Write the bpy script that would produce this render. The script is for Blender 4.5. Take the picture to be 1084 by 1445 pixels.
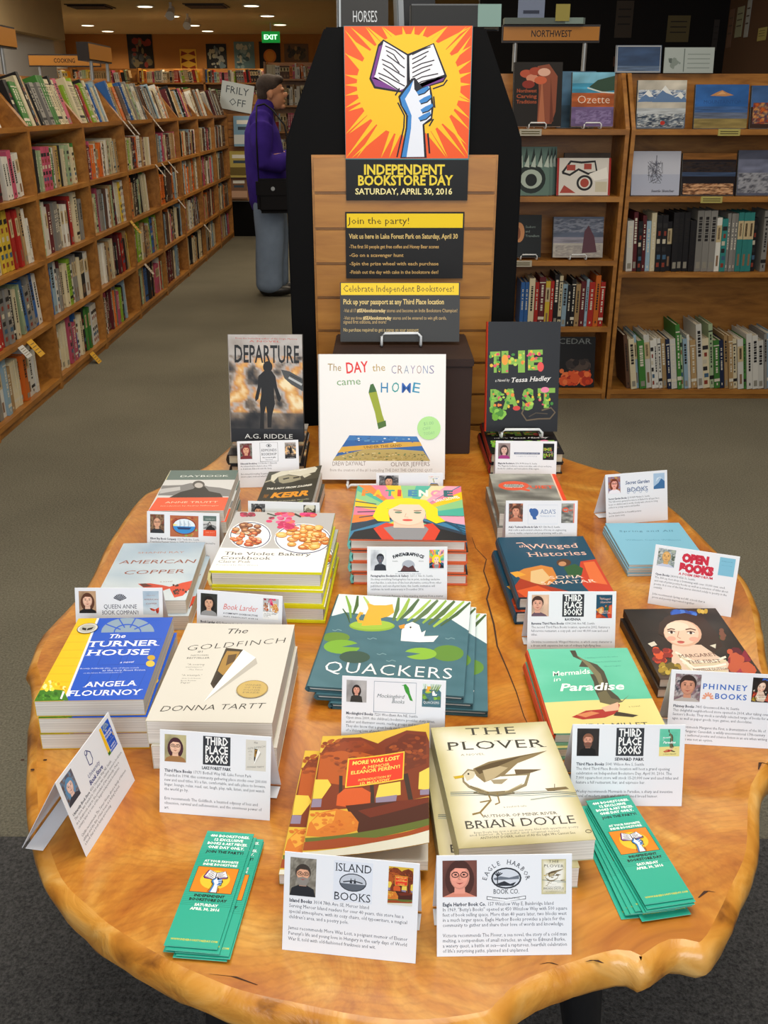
import bpy, bmesh, math, random
from mathutils import Matrix, Vector, Euler, noise, geometry

for _o in list(bpy.data.objects):
    bpy.data.objects.remove(_o)
SC = bpy.context.scene
COL = SC.collection
R = math.radians
rnd = random.Random(11)

# ------------------------------------------------------------------ camera
cam = bpy.data.cameras.new('camera')
cam.sensor_fit = 'VERTICAL'
cam.sensor_height = 24.0
cam.lens = 24.0 * 1350.0 / 1445.0
cam.clip_start = 0.05
cam.clip_end = 100
camo = bpy.data.objects.new('camera', cam)
COL.objects.link(camo)
camo.location = (0, 0, 1.5)
camo.rotation_euler = (R(90 - 23.03), 0, 0)
SC.camera = camo

# ------------------------------------------------------------------ light
world = bpy.data.worlds.new('world')
SC.world = world
world.use_nodes = True
world.node_tree.nodes['Background'].inputs[0].default_value = (0.85, 0.92, 1.0, 1)
world.node_tree.nodes['Background'].inputs[1].default_value = 0.10


def area(name, loc, size, power, color, aim=None, sy=None):
    l = bpy.data.lights.new(name, 'AREA')
    l.energy = power
    l.color = color
    l.shape = 'RECTANGLE'
    l.size = size
    l.size_y = sy or size
    o = bpy.data.objects.new(name, l)
    COL.objects.link(o)
    o.location = loc
    if aim:
        d = Vector(aim) - Vector(loc)
        o.rotation_euler = d.to_track_quat('-Z', 'Y').to_euler()
    return o


area('ceiling_panel_light', (0.1, 1.30, 2.78), 1.5, 52, (1.0, 0.95, 0.86), sy=1.9)
area('shop_window_light', (0.2, -2.2, 2.0), 3.0, 96, (0.86, 0.93, 1.0), aim=(0, 1.6, 0.6), sy=1.6)
area('aisle_area_light', (-0.6, 5.2, 2.78), 1.6, 46, (1.0, 0.88, 0.70), sy=3.2)
area('aisle_area_light', (-0.6, 9.6, 2.78), 1.6, 60, (1.0, 0.85, 0.64), sy=3.2)
area('aisle_area_light', (-3.1, 8.2, 2.78), 0.8, 75, (1.0, 0.95, 0.86), sy=5.0)  # added lamp without a fixture, brightens the pale left-hand partition
area('aisle_area_light', (1.5, 4.0, 2.78), 1.2, 17, (1.0, 0.90, 0.75), sy=1.2)

SC.view_settings.view_transform = 'Standard'
SC.view_settings.look = 'None'
SC.view_settings.exposure = 0.0
SC.view_settings.gamma = 1.0
SC.view_settings.use_curve_mapping = False


# ------------------------------------------------------------------ materials
def lin(c):
    if isinstance(c, str):
        c = c.lstrip('#')
        c = tuple(int(c[i:i + 2], 16) / 255 for i in (0, 2, 4))
    return tuple(x / 12.92 if x <= 0.04045 else ((x + 0.055) / 1.055) ** 2.4 for x in c[:3])


class NT:
    def __init__(s, name, rough=0.5, spec=0.5):
        s.m = bpy.data.materials.new(name)
        s.m.use_nodes = True
        s.t = s.m.node_tree
        s.b = s.t.nodes['Principled BSDF']
        s.b.inputs['Roughness'].default_value = rough
        s.b.inputs['Specular IOR Level'].default_value = spec

    def n(s, t, **kw):
        x = s.t.nodes.new(t)
        for k, v in kw.items():
            if k in x.inputs:
                x.inputs[k].default_value = v
            else:
                setattr(x, k, v)
        return x

    def l(s, a, b):
        s.t.links.new(a, b)

    def base(s, sock):
        s.l(sock, s.b.inputs['Base Color'])

    def ramp(s, fac, stops):
        r = s.n('ShaderNodeValToRGB')
        el = r.color_ramp.elements
        while len(el) < len(stops):
            el.new(0.5)
        for e, (p, c) in zip(el, stops):
            e.position = p
            e.color = (*lin(c), 1)
        s.l(fac, r.inputs[0])
        return r.outputs[0]

    def bump(s, h, strength=0.2, dist=0.002):
        b = s.n('ShaderNodeBump')
        b.inputs['Strength'].default_value = strength
        b.inputs['Distance'].default_value = dist
        s.l(h, b.inputs['Height'])
        s.l(b.outputs[0], s.b.inputs['Normal'])


def simple(name, c, rough=0.5, spec=0.5, metal=0.0, vary=0.08, scale=30.0):
    k = NT(name, rough, spec)
    k.b.inputs['Metallic'].default_value = metal
    tc = k.n('ShaderNodeTexCoord')
    no = k.n('ShaderNodeTexNoise', Scale=scale, Detail=3.0)
    k.l(tc.outputs['Object'], no.inputs['Vector'])
    c = lin(c)
    mix = k.n('ShaderNodeMix', data_type='RGBA')
    mix.inputs[6].default_value = (*[x * (1 - vary) for x in c], 1)
    mix.inputs[7].default_value = (*[min(1, x * (1 + vary)) for x in c], 1)
    k.l(no.outputs['Fac'], mix.inputs[0])
    k.base(mix.outputs[2])
    return k.m


def attr_mat(name, rough, coat=0.0, spec=0.5, objcol=False):
    k = NT(name, rough, spec)
    a = k.n('ShaderNodeAttribute', attribute_name='Col')
    if objcol:
        oi = k.n('ShaderNodeObjectInfo')
        mix = k.n('ShaderNodeMix', data_type='RGBA')
        k.l(a.outputs['Alpha'], mix.inputs[0])
        k.l(oi.outputs['Color'], mix.inputs[6])
        k.l(a.outputs['Color'], mix.inputs[7])
        k.base(mix.outputs[2])
    else:
        k.base(a.outputs['Color'])
    k.b.inputs['Coat Weight'].default_value = coat
    k.b.inputs['Coat Roughness'].default_value = 0.15
    return k.m


M = {}
M['print'] = attr_mat('printed_cover', 0.40, 0.03, 0.22)
M['gloss'] = attr_mat('glossy_print', 0.25, 0.3)
M['card'] = attr_mat('printed_card', 0.7, spec=0.3)
M['spine'] = attr_mat('shelved_book_cover', 0.55, spec=0.3, objcol=True)


def wood(name, stops, sx, rough, coat=0.0, axis='Z'):
    k = NT(name, rough)
    tc = k.n('ShaderNodeTexCoord')
    mp = k.n('ShaderNodeMapping')
    mp.inputs['Scale'].default_value = sx
    k.l(tc.outputs['Object'], mp.inputs['Vector'])
    no = k.n('ShaderNodeTexNoise', Scale=4.0, Detail=5.0, Roughness=0.6, Distortion=0.6)
    k.l(mp.outputs[0], no.inputs['Vector'])
    k.base(k.ramp(no.outputs['Fac'], stops))
    k.b.inputs['Coat Weight'].default_value = coat
    k.bump(no.outputs['Fac'], 0.05, 0.002)
    return k.m


M['shelf'] = wood('oak_shelf_wood', [(0.3, '#83541f'), (0.5, '#a36b2a'), (0.7, '#b67e38')], (1.2, 6, 6), 0.42)
M['slat'] = wood('maple_slatwall', [(0.3, '#965f1e'), (0.55, '#aa722a'), (0.75, '#b67e34')], (1.0, 6, 8), 0.4)


def table_wood():
    k = NT('live_edge_slab_wood', 0.28)
    tc = k.n('ShaderNodeTexCoord')
    mp = k.n('ShaderNodeMapping')
    mp.inputs['Location'].default_value = (-0.12, -1.15, 0)
    k.l(tc.outputs['Object'], mp.inputs['Vector'])
    ns = k.n('ShaderNodeTexNoise', Scale=2.2, Detail=2.0, Roughness=0.5)
    k.l(tc.outputs['Object'], ns.inputs['Vector'])
    vm = k.n('ShaderNodeVectorMath', operation='SCALE')
    vm.inputs['Scale'].default_value = 0.42
    k.l(ns.outputs['Color'], vm.inputs[0])
    ad = k.n('ShaderNodeVectorMath', operation='ADD')
    k.l(mp.outputs[0], ad.inputs[0])
    k.l(vm.outputs[0], ad.inputs[1])
    fl = k.n('ShaderNodeVectorMath', operation='MULTIPLY')
    fl.inputs[1].default_value = (1.0, 0.75, 0.0)
    k.l(ad.outputs[0], fl.inputs[0])
    wv = k.n('ShaderNodeTexWave', wave_type='RINGS', rings_direction='Z', Scale=34.0, Distortion=3.5, Detail=4.0)
    wv.inputs['Detail Scale'].default_value = 1.6
    k.l(fl.outputs[0], wv.inputs['Vector'])
    big = k.n('ShaderNodeTexNoise', Scale=4.0, Detail=6.0, Roughness=0.66, Distortion=1.6)
    k.l(ad.outputs[0], big.inputs['Vector'])
    fine = k.n('ShaderNodeTexNoise', Scale=60.0, Detail=4.0)
    k.l(ad.outputs[0], fine.inputs['Vector'])
    c1 = k.ramp(big.outputs['Fac'], [(0.26, '#8f4a12'), (0.40, '#b4691c'), (0.53, '#c8822a'), (0.64, '#d6993f'), (0.78, '#e6b664')])
    c2 = k.ramp(wv.outputs['Fac'], [(0.0, '#dcc8aa'), (0.4, '#ffffff'), (1.0, '#fff8ee')])
    mul = k.n('ShaderNodeMix', data_type='RGBA', blend_type='MULTIPLY')
    mul.inputs[0].default_value = 0.30
    k.l(c1, mul.inputs[6])
    k.l(c2, mul.inputs[7])
    c3 = k.ramp(fine.outputs['Fac'], [(0.25, '#d8cbb8'), (0.6, '#ffffff')])
    m2 = k.n('ShaderNodeMix', data_type='RGBA', blend_type='MULTIPLY')
    m2.inputs[0].default_value = 0.6
    k.l(mul.outputs[2], m2.inputs[6])
    k.l(c3, m2.inputs[7])
    k.base(m2.outputs[2])
    k.b.inputs['Coat Weight'].default_value = 0.35
    k.b.inputs['Coat Roughness'].default_value = 0.12
    k.bump(fine.outputs['Fac'], 0.06, 0.001)
    return k.m


M['slab'] = table_wood()


def bark():
    k = NT('slab_rim_wood', 0.4)
    tc = k.n('ShaderNodeTexCoord')
    n = k.n('ShaderNodeTexNoise', Scale=16.0, Detail=5.0, Distortion=1.0)
    k.l(tc.outputs['Object'], n.inputs['Vector'])
    k.base(k.ramp(n.outputs['Fac'], [(0.26, '#7d4a1a'), (0.40, '#bd7a2a'), (0.55, '#d3933c'), (0.75, '#e3b064')]))
    k.bump(n.outputs['Fac'], 0.5, 0.01)
    k.b.inputs['Coat Weight'].default_value = 0.3
    return k.m


M['rim'] = bark()
M['crack'] = simple('dark_wood_crack', '#3d1f0a', 0.8)


def carpet(name, a, b):
    k = NT(name, 0.95, 0.1)
    tc = k.n('ShaderNodeTexCoord')
    f = k.n('ShaderNodeTexNoise', Scale=160.0, Detail=3.0, Roughness=0.7)
    k.l(tc.outputs['Object'], f.inputs['Vector'])
    g = k.n('ShaderNodeTexNoise', Scale=1.3, Detail=3.0)
    k.l(tc.outputs['Object'], g.inputs['Vector'])
    md = k.n('ShaderNodeMath', operation='MULTIPLY_ADD')
    md.inputs[1].default_value = 0.35
    k.l(g.outputs['Fac'], md.inputs[0])
    k.l(f.outputs['Fac'], md.inputs[2])
    k.base(k.ramp(md.outputs[0], [(0.45, a), (0.9, b)]))
    k.bump(f.outputs['Fac'], 0.6, 0.004)
    return k.m


M['carpet'] = carpet('grey_brown_carpet', '#57544a', '#8f8a78')
M['carpet2'] = carpet('charcoal_carpet', '#303030', '#646260')


def pages():
    k = NT('book_pages', 0.8, 0.2)
    tc = k.n('ShaderNodeTexCoord')
    mp = k.n('ShaderNodeMapping')
    mp.inputs['Scale'].default_value = (3, 3, 900)
    k.l(tc.outputs['Object'], mp.inputs['Vector'])
    n = k.n('ShaderNodeTexNoise', Scale=1.0, Detail=2.0)
    k.l(mp.outputs[0], n.inputs['Vector'])
    k.base(k.ramp(n.outputs['Fac'], [(0.3, '#c4bfb6'), (0.7, '#ece8e0')]))
    return k.m


M['pages'] = pages()
M['page_cream'] = simple('cream_page_edges', '#cfc4ab', 0.8, 0.2)
M['black'] = simple('black_laminate', '#0c0b0b', 0.6, 0.08)
M['iron'] = simple('black_iron', '#121214', 0.35)
M['boxbrown'] = simple('dark_brown_cardboard', '#332420', 0.6, 0.3)
M['wire'] = simple('pale_wire_coating', '#dfe3e6', 0.3)
M['wall_tan'] = simple('tan_wall_paint', '#a8713a', 0.8, 0.2, vary=0.05, scale=3)
M['wall_white'] = simple('pale_grey_wall_paint', '#cfcdc6', 0.8, 0.2, vary=0.04, scale=3)
M['wall_dark'] = simple('dark_brown_wall_panel', '#0d0a09', 0.7, 0.2)
M['wall_brown'] = simple('brown_wall_paint', '#57402f', 0.8, 0.2, vary=0.05, scale=3)
M['ceiling'] = simple('tan_ceiling_tile', '#bda377', 0.9, 0.1, vary=0.06, scale=4)
M['metal'] = simple('grey_metal', '#9a9c9c', 0.4, metal=0.6)
M['darkbrown'] = simple('dark_sign_frame', '#21150f', 0.5)
M['jacket'] = simple('purple_fleece', '#3b2880', 0.9, 0.1, vary=0.25, scale=14)
M['jeans'] = simple('faded_denim', '#7f90a8', 0.9, 0.1, vary=0.25, scale=9)
M['skin'] = simple('skin', '#b98362', 0.55, 0.3)
M['hair'] = simple('dark_brown_hair', '#3a302b', 0.7, 0.2, vary=0.5, scale=60)
M['bag'] = simple('black_bag_fabric', '#0f0e12', 0.7, 0.2)
M['shoe'] = simple('black_leather', '#141212', 0.4)
M['white'] = simple('white_card_stock', '#e6e6e6', 0.7, 0.2, vary=0.02)


def emit(name, c, s):
    m = bpy.data.materials.new(name)
    m.use_nodes = True
    b = m.node_tree.nodes['Principled BSDF']
    b.inputs['Base Color'].default_value = (*lin(c), 1)
    b.inputs['Emission Color'].default_value = (*lin(c), 1)
    b.inputs['Emission Strength'].default_value = s
    return m


M['lamp'] = emit('lamp_diffuser', '#fff0cf', 3.0)
M['exit'] = emit('green_lit_sign', '#0f9a3c', .55)


# ------------------------------------------------------------------ object helpers
def props(o, label=None, cat=None, group=None, kind=None):
    if label: o['label'] = label
    if cat: o['category'] = cat
    if group: o['group'] = group
    if kind: o['kind'] = kind
    return o


def empty(name, label, cat, loc=(0, 0, 0), rot=(0, 0, 0), group=None):
    o = bpy.data.objects.new(name, None)
    o.empty_display_size = 0.05
    COL.objects.link(o)
    o.location = loc
    o.rotation_euler = rot
    return props(o, label, cat, group)


def link(name, me, parent=None, loc=None, rot=None):
    o = bpy.data.objects.new(name, me)
    COL.objects.link(o)
    if parent: o.parent = parent
    if loc: o.location = loc
    if rot: o.rotation_euler = rot
    return o


def copy_tree(o, parent=None):
    c = o.copy()
    COL.objects.link(c)
    if parent: c.parent = parent
    for ch in list(o.children):
        copy_tree(ch, c)
    return c


class MB:
    """collects shapes for one mesh, each face carrying a colour and a material slot"""
    def __init__(s):
        s.v = []; s.f = []; s.c = []; s.mi = []; s.sm = []

    def add(s, vs, fs, c='#ffffff', mi=0, a=1.0, smooth=False):
        b = len(s.v)
        s.v += [tuple(v) for v in vs]
        cc = (*lin(c), a)
        for f in fs:
            s.f.append([b + i for i in f]); s.c.append(cc); s.mi.append(mi); s.sm.append(smooth)

    def box(s, x0, x1, y0, y1, z0, z1, c='#ffffff', mi=0, a=1.0, mat=None):
        vs = [(x, y, z) for z in (z0, z1) for y in (y0, y1) for x in (x0, x1)]
        if mat: vs = [tuple(mat @ Vector(v)) for v in vs]
        s.add(vs, [(0, 2, 3, 1), (4, 5, 7, 6), (0, 1, 5, 4), (1, 3, 7, 5), (3, 2, 6, 7), (2, 0, 4, 6)], c, mi, a)

    def prism(s, pts, fn0, fn1, c='#ffffff', mi=0):
        n = len(pts)
        vs = [fn0(p) for p in pts] + [fn1(p) for p in pts]
        fs = [tuple(range(n - 1, -1, -1)), tuple(range(n, 2 * n))] + [(i, (i + 1) % n, n + (i + 1) % n, n + i) for i in range(n)]
        s.add(vs, fs, c, mi)

    def tube(s, pts, r, c='#ffffff', mi=0, n=8):
        pts = [Vector(p) for p in pts]
        if not isinstance(r, (list, tuple)): r = [r] * len(pts)
        vs = []
        for i, p in enumerate(pts):
            d = (pts[min(i + 1, len(pts) - 1)] - pts[max(i - 1, 0)]).normalized()
            ref = Vector((0, 0, 1)) if abs(d.z) < 0.9 else Vector((1, 0, 0))
            a = d.cross(ref).normalized(); b = d.cross(a)
            for k in range(n):
                t = 2 * math.pi * k / n
                vs.append(tuple(p + (a * math.cos(t) + b * math.sin(t)) * r[i]))
        fs = []
        for i in range(len(pts) - 1):
            for k in range(n):
                fs.append((i * n + k, i * n + (k + 1) % n, (i + 1) * n + (k + 1) % n, (i + 1) * n + k))
        s.add(vs, fs, c, mi, smooth=True)
        m = (len(pts) - 1) * n
        s.add(vs[:n], [tuple(range(n))], c, mi)
        s.add(vs[m:], [tuple(range(n))], c, mi)

    def mesh(s, name, mats):
        me = bpy.data.meshes.new(name)
        me.from_pydata(s.v, [], s.f)
        for m in (mats if isinstance(mats, (list, tuple)) else [mats]):
            me.materials.append(m)
        at = me.color_attributes.new('Col', 'FLOAT_COLOR', 'CORNER')
        buf = []
        for f, c in zip(s.f, s.c):
            if isinstance(c, list):
                for q in c: buf += list(q)
            else: buf += list(c) * len(f)
        at.data.foreach_set('color', buf)
        me.polygons.foreach_set('material_index', s.mi)
        me.polygons.foreach_set('use_smooth', s.sm)
        bm = bmesh.new(); bm.from_mesh(me)
        bmesh.ops.recalc_face_normals(bm, faces=bm.faces)
        bm.to_mesh(me); bm.free()
        me.update()
        return me


def bevel(me, w, seg=2):
    bm = bmesh.new(); bm.from_mesh(me)
    bmesh.ops.remove_doubles(bm, verts=bm.verts, dist=1e-5)
    es = [e for e in bm.edges if len(e.link_faces) == 2 and e.calc_face_angle(0) > 0.7]
    bmesh.ops.bevel(bm, geom=es, offset=w, segments=seg, affect='EDGES', clamp_overlap=True)
    bm.to_mesh(me); bm.free()
    return me


# ------------------------------------------------------------------ lettering
_tc = {}


def glyphs(s, bold=0.0, shear=0.0, space=1.0, res=2, serif=False):
    key = (s, bold, shear, space, res, serif)
    if key in _tc: return _tc[key]
    c = bpy.data.curves.new('lettering', 'FONT')
    c.body = s; c.resolution_u = res; c.offset = bold; c.shear = shear; c.space_character = space
    o = bpy.data.objects.new('lettering', c)
    me = o.to_mesh()
    vs = [(v.co.x, v.co.y) for v in me.vertices]
    fs = [tuple(p.vertices) for p in me.polygons]
    if serif:
        cnt = {}
        for f in fs:
            for i in range(len(f)):
                e = tuple(sorted((f[i], f[(i + 1) % len(f)])))
                cnt[e] = cnt.get(e, 0) + 1
        for (a, b), n in cnt.items():
            if n != 1: continue
            (xa, ya), (xb, yb) = vs[a], vs[b]
            if abs(ya - yb) > 0.004 or not 0.04 < abs(xa - xb) < 0.17: continue
            if abs(ya + bold) < 0.02 or abs(ya) < 0.02: y0, y1 = ya, ya + 0.035
            elif 0.45 < ya < 0.75: y0, y1 = ya - 0.035, ya
            else: continue
            x0, x1 = min(xa, xb) - 0.075, max(xa, xb) + 0.075
            k = len(vs)
            vs += [(x0, y0), (x1, y0), (x1, y1), (x0, y1)]
            fs.append((k, k + 1, k + 2, k + 3))
    o.to_mesh_clear()
    bpy.data.objects.remove(o); bpy.data.curves.remove(c)
    if not vs: vs = [(0, 0)]
    x0 = min(v[0] for v in vs); x1 = max(v[0] for v in vs)
    _tc[key] = (vs, fs, x0, max(x1, x0 + 1e-3))
    return _tc[key]


def homography(src, dst):
    A = []; B = []
    for (x, y), (u, v) in zip(src, dst):
        A.append([x, y, 1, 0, 0, 0, -u * x, -u * y]); B.append(u)
        A.append([0, 0, 0, x, y, 1, -v * x, -v * y]); B.append(v)
    n = 8
    for i in range(n):
        p = max(range(i, n), key=lambda r: abs(A[r][i]))
        A[i], A[p] = A[p], A[i]; B[i], B[p] = B[p], B[i]
        for r in range(n):
            if r != i:
                k = A[r][i] / A[i][i]
                A[r] = [a - k * b for a, b in zip(A[r], A[i])]; B[r] -= k * B[i]
    h = [B[i] / A[i][i] for i in range(n)]
    return lambda p: ((h[0] * p[0] + h[1] * p[1] + h[2]) / (h[6] * p[0] + h[7] * p[1] + 1),
                      (h[3] * p[0] + h[4] * p[1] + h[5]) / (h[6] * p[0] + h[7] * p[1] + 1))


class Art:
    """flat printed design, W x H units, drawn in layers; `quad` maps a traced frame onto it"""
    def __init__(s, W, H, bg=None, quad=None, rect=None):
        s.W, s.H = W, H
        s.it = []          # (verts2d, faces, colors-per-vertex or colour)
        if rect: quad = [(rect[0], rect[1]), (rect[2], rect[1]), (rect[2], rect[3]), (rect[0], rect[3])]
        s.m = homography(quad, [(0, H), (W, H), (W, 0), (0, 0)]) if quad else (lambda p: p)
        if bg: s.raw([(0, 0), (W, 0), (W, H), (0, H)], [(0, 1, 2, 3)], bg)

    def raw(s, vs, fs, c):
        s.it.append((vs, fs, c))

    def P(s, pts, c):
        pts = [s.m(p) for p in pts]
        s.raw(pts, [tuple(range(len(pts)))], c)

    def clipP(s, pts, c):
        s.P(pts, c)

    def B(s, x0, y0, x1, y1, c):
        s.P([(x0, y0), (x1, y0), (x1, y1), (x0, y1)], c)

    def E(s, x, y, rx, ry, c, n=20, a0=0, a1=360, rot=0):
        cr, sr = math.cos(R(rot)), math.sin(R(rot))
        full = a1 - a0 >= 360
        pts = []
        for i in range(n if full else n + 1):
            t = R(a0 + (a1 - a0) * i / n)
            dx, dy = rx * math.cos(t), ry * math.sin(t)
            pts.append((x + dx * cr - dy * sr, y + dx * sr + dy * cr))
        s.P(pts, c)

    def ring(s, x, y, rx, ry, w, c, n=28):
        o = [(x + rx * math.cos(R(360 * i / n)), y + ry * math.sin(R(360 * i / n))) for i in range(n)]
        i_ = [(x + (rx - w) * math.cos(R(360 * i / n)), y + (ry - w) * math.sin(R(360 * i / n))) for i in range(n)]
        pts = [s.m(p) for p in o + i_]
        s.raw(pts, [(k, (k + 1) % n, n + (k + 1) % n, n + k) for k in range(n)], c)

    def L(s, pts, w, c):
        n = len(pts); a = []; b = []
        for i, p in enumerate(pts):
            q0 = pts[max(i - 1, 0)]; q1 = pts[min(i + 1, n - 1)]
            dx, dy = q1[0] - q0[0], q1[1] - q0[1]
            l = math.hypot(dx, dy) or 1
            ww = w[i] if isinstance(w, (list, tuple)) else w
            a.append((p[0] - dy / l * ww / 2, p[1] + dx / l * ww / 2))
            b.append((p[0] + dy / l * ww / 2, p[1] - dx / l * ww / 2))
        vs = [s.m(p) for p in a + b]
        s.raw(vs, [(i, i + 1, n + i + 1, n + i) for i in range(n - 1)], c)

    def dots(s, x0, y0, x1, y1, n, r0, r1, cols, seed=1, sq=1.0):
        rr = random.Random(seed)
        for i in range(n):
            r = rr.uniform(r0, r1)
            s.E(rr.uniform(x0 + r, x1 - r), rr.uniform(y0 + r * sq, y1 - r * sq), r, r * sq, rr.choice(cols), n=7, rot=rr.uniform(0, 50) if sq == 1 else 0)

    def T(s, txt, p0, p1, c, h=None, bold=0.0, shear=0.0, serif=False, space=1.0, res=2):
        """text fitted on the baseline p0 -> p1 (traced points); h = letter height in design units (cap)"""
        a = s.m(p0); b = s.m(p1)
        w = math.hypot(b[0] - a[0], b[1] - a[1])
        vs, fs, x0, x1 = glyphs(txt, bold, shear, space, res, serif)
        k = w / (x1 - x0)
        ky = h / 0.69 if h else k
        ux, uy = (b[0] - a[0]) / w, (b[1] - a[1]) / w
        s.raw([(a[0] + ux * (x - x0) * k - uy * y * ky, a[1] + uy * (x - x0) * k + ux * y * ky) for x, y in vs], fs, c)

    def line(s, txt, x, y, size, c, bold=0.0, shear=0.0, align='l', res=1, serif=False, maxw=None, sx=1.0):
        vs, fs, x0, x1 = glyphs(txt, bold, shear, 1.0, res, serif)
        kx = size * sx
        if maxw and (x1 - x0) * kx > maxw: kx = maxw / (x1 - x0)
        o = {'l': 0, 'c': (x1 + x0) / 2 * kx, 'r': x1 * kx}[align]
        s.raw([(x + a * kx - o, y + b * size) for a, b in vs], fs, c)
        return x + x1 * kx - o

    def arc(s, txt, cx, cy, r, a0, a1, size, c, bold=0.0, serif=False, inside=False):
        n = len(txt)
        for i, ch in enumerate(txt):
            if ch == ' ': continue
            t = R(a0 + (a1 - a0) * i / max(1, n - 1))
            vs, fs, x0, x1 = glyphs(ch, bold, 0.0, 1.0, 1, serif)
            rot = t - math.pi / 2 if not inside else t + math.pi / 2
            px, py = cx + r * math.cos(t), cy + r * math.sin(t)
            cr, sr = math.cos(rot), math.sin(rot)
            s.raw([(px + ((x - (x0 + x1) / 2) * cr - y * sr) * size, py + ((x - (x0 + x1) / 2) * sr + y * cr) * size) for x, y in vs], fs, c)

    def N(s, x0, y0, x1, y1, ramp, scale=3.0, seed=0, nx=26, ny=26, ax=1.0, ay=1.0, contrast=1.0, mask=None):
        """soft mottled picture: a grid whose vertices take the ramp's colours by fractal noise"""
        cs = [lin(c) for c in ramp]
        vs = []; cl = []
        for j in range(ny + 1):
            for i in range(nx + 1):
                u, v = i / nx, j / ny
                vs.append(s.m((x0 + (x1 - x0) * u, y0 + (y1 - y0) * v)))
                f = noise.fractal(Vector((u * scale * ax + seed * 7.3, v * scale * ay, seed * 1.7)), 0.9, 2.1, 4) * .5 * contrast + .5
                if mask: f = mask(u, v, f)
                f = min(max(f, 0), .9999) * (len(cs) - 1)
                k = int(f); f -= k
                cl.append(tuple(a * (1 - f) + b * f for a, b in zip(cs[k], cs[k + 1])))
        s.raw(vs, [(j * (nx + 1) + i, j * (nx + 1) + i + 1, (j + 1) * (nx + 1) + i + 1, (j + 1) * (nx + 1) + i) for j in range(ny) for i in range(nx)], cl)

    def paste(s, other, x, y, w):
        k = w / other.W
        for vs, fs, c in other.it:
            s.raw([(x + a * k, y + b * k) for a, b in vs], fs, c)

    def into(s, mb, fn, step=2.5e-5, mi=0):
        """fn(x, y, lift) -> 3D point"""
        W, H = s.W, s.H
        lay = []
        for i, (vs, fs, c) in enumerate(s.it):
            xs = [v[0] for v in vs]; ys = [v[1] for v in vs]
            bb = (min(xs), max(xs), min(ys), max(ys))
            n = 1 + max((k for k, q in lay if q[0] < bb[1] and q[1] > bb[0] and q[2] < bb[3] and q[3] > bb[2]), default=0)
            lay.append((n, bb))
            lift = step * n
            cl = [(min(max(x, 0), W), min(max(y, 0), H)) for x, y in vs]
            if isinstance(c, list):
                b = len(mb.v)
                mb.v += [tuple(fn(x, y, lift)) for x, y in cl]
                for f in fs:
                    mb.f.append([b + k for k in f]); mb.c.append([(*c[k], 1) for k in f]); mb.mi.append(mi); mb.sm.append(False)
            else:
                mb.add([fn(x, y, lift) for x, y in cl], fs, c, mi)


def art_mesh(art, name, scale, step=2.5e-5, mat='card', thick=0.0):
    """a flat print of its own, origin at its lower left corner, facing +z"""
    mb = MB()
    if thick: mb.box(0, art.W * scale, 0, art.H * scale, -thick, 0, '#e8e8e6')
    art.into(mb, lambda x, y, l: (x * scale, y * scale, l), step)
    return mb.mesh(name, M[mat])


# ------------------------------------------------------------------ the room
def slab(name, x0, x1, y0, y1, z0, z1, mat, kind='structure'):
    mb = MB(); mb.box(x0, x1, y0, y1, z0, z1)
    o = link(name, mb.mesh(name, mat))
    o['kind'] = kind
    return o


XL, XR, YB, YF, ZC = -6.6, 2.6, 22.0, -3.0, 2.85
slab('floor', XL - .1, XR + .1, YF - .1, YB + .1, -0.1, 0, M['carpet'])
cp = MB()
cp.prism([(XL, YF), (XR, YF), (XR, 1.66), (XL, 1.70)], lambda p: (p[0], p[1], 0.0), lambda p: (p[0], p[1], 0.004))
o = link('trim_1', cp.mesh('trim_1', M['carpet2'])); o['kind'] = 'structure'
slab('ceiling', XL - .1, XR + .1, YF - .1, YB + .1, ZC, ZC + .1, M['ceiling'])
slab('wall_back', XL - .1, XR + .1, YB, YB + .1, 0, ZC, M['wall_tan'])
slab('wall_left', XL - .1, XL, YF, YB, 0, ZC, M['wall_white'])
slab('wall_right', XR, XR + .1, YF, YB, 0, ZC, M['wall_brown'])
slab('wall_front', XL - .1, XR + .1, YF - .1, YF, 0, ZC, M['wall_white'])
# dark partition behind the right-hand bookcases, and the pale partition behind the left-hand ones
slab('wall_side', 0.72, 2.6, 8.1, 8.2, 0, ZC, M['wall_dark'])
o = slab('wall_partition', -4.2, -4.1, 3.0, 13.2, 0, 2.24, M['wall_white'])
slab('trim_2', -4.2, -3.95, 3.0, 13.2, 2.24, ZC, M['ceiling'])


# ------------------------------------------------------------------ bookcases
def bay_meshes(w, shelves, depth=0.30, ledge=1.40, rake=0.0):
    """one bookcase bay, front edge at y = 0 facing -y, x from 0 to w"""
    d = {}
    prof = [(0, 0), (depth, 0), (depth, ledge + .26), (depth - .10, ledge + .26), (0.0, ledge)]
    for k, (a, b) in (('near', (0, .02)), ('far', (w - .02, w))):
        mb = MB(); mb.prism(prof, lambda p: (a, p[0], p[1]), lambda p: (b, p[0], p[1]))
        d[k] = mb.mesh('side_panel', M['shelf'])
    mb = MB(); mb.box(.02, w - .02, depth - .012, depth, .0, ledge + .26); d['back'] = mb.mesh('back_panel', M['shelf'])
    mb = MB(); mb.box(.02, w - .02, .012, .03, 0, .05); d['kick'] = mb.mesh('kick_board', M['shelf'])
    d['shelf'] = []
    for z in shelves:
        mb = MB(); k = (depth - .012) * math.tan(rake) if z == shelves[-1] else 0
        mb.prism([(0, z - .026), (depth - .012, z - .026 - k), (depth - .012, z - k), (0, z)], lambda p: (.02, p[0], p[1]), lambda p: (w - .02, p[0], p[1]))
        d['shelf'].append(mb.mesh('shelf', M['shelf']))
    return d


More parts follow.
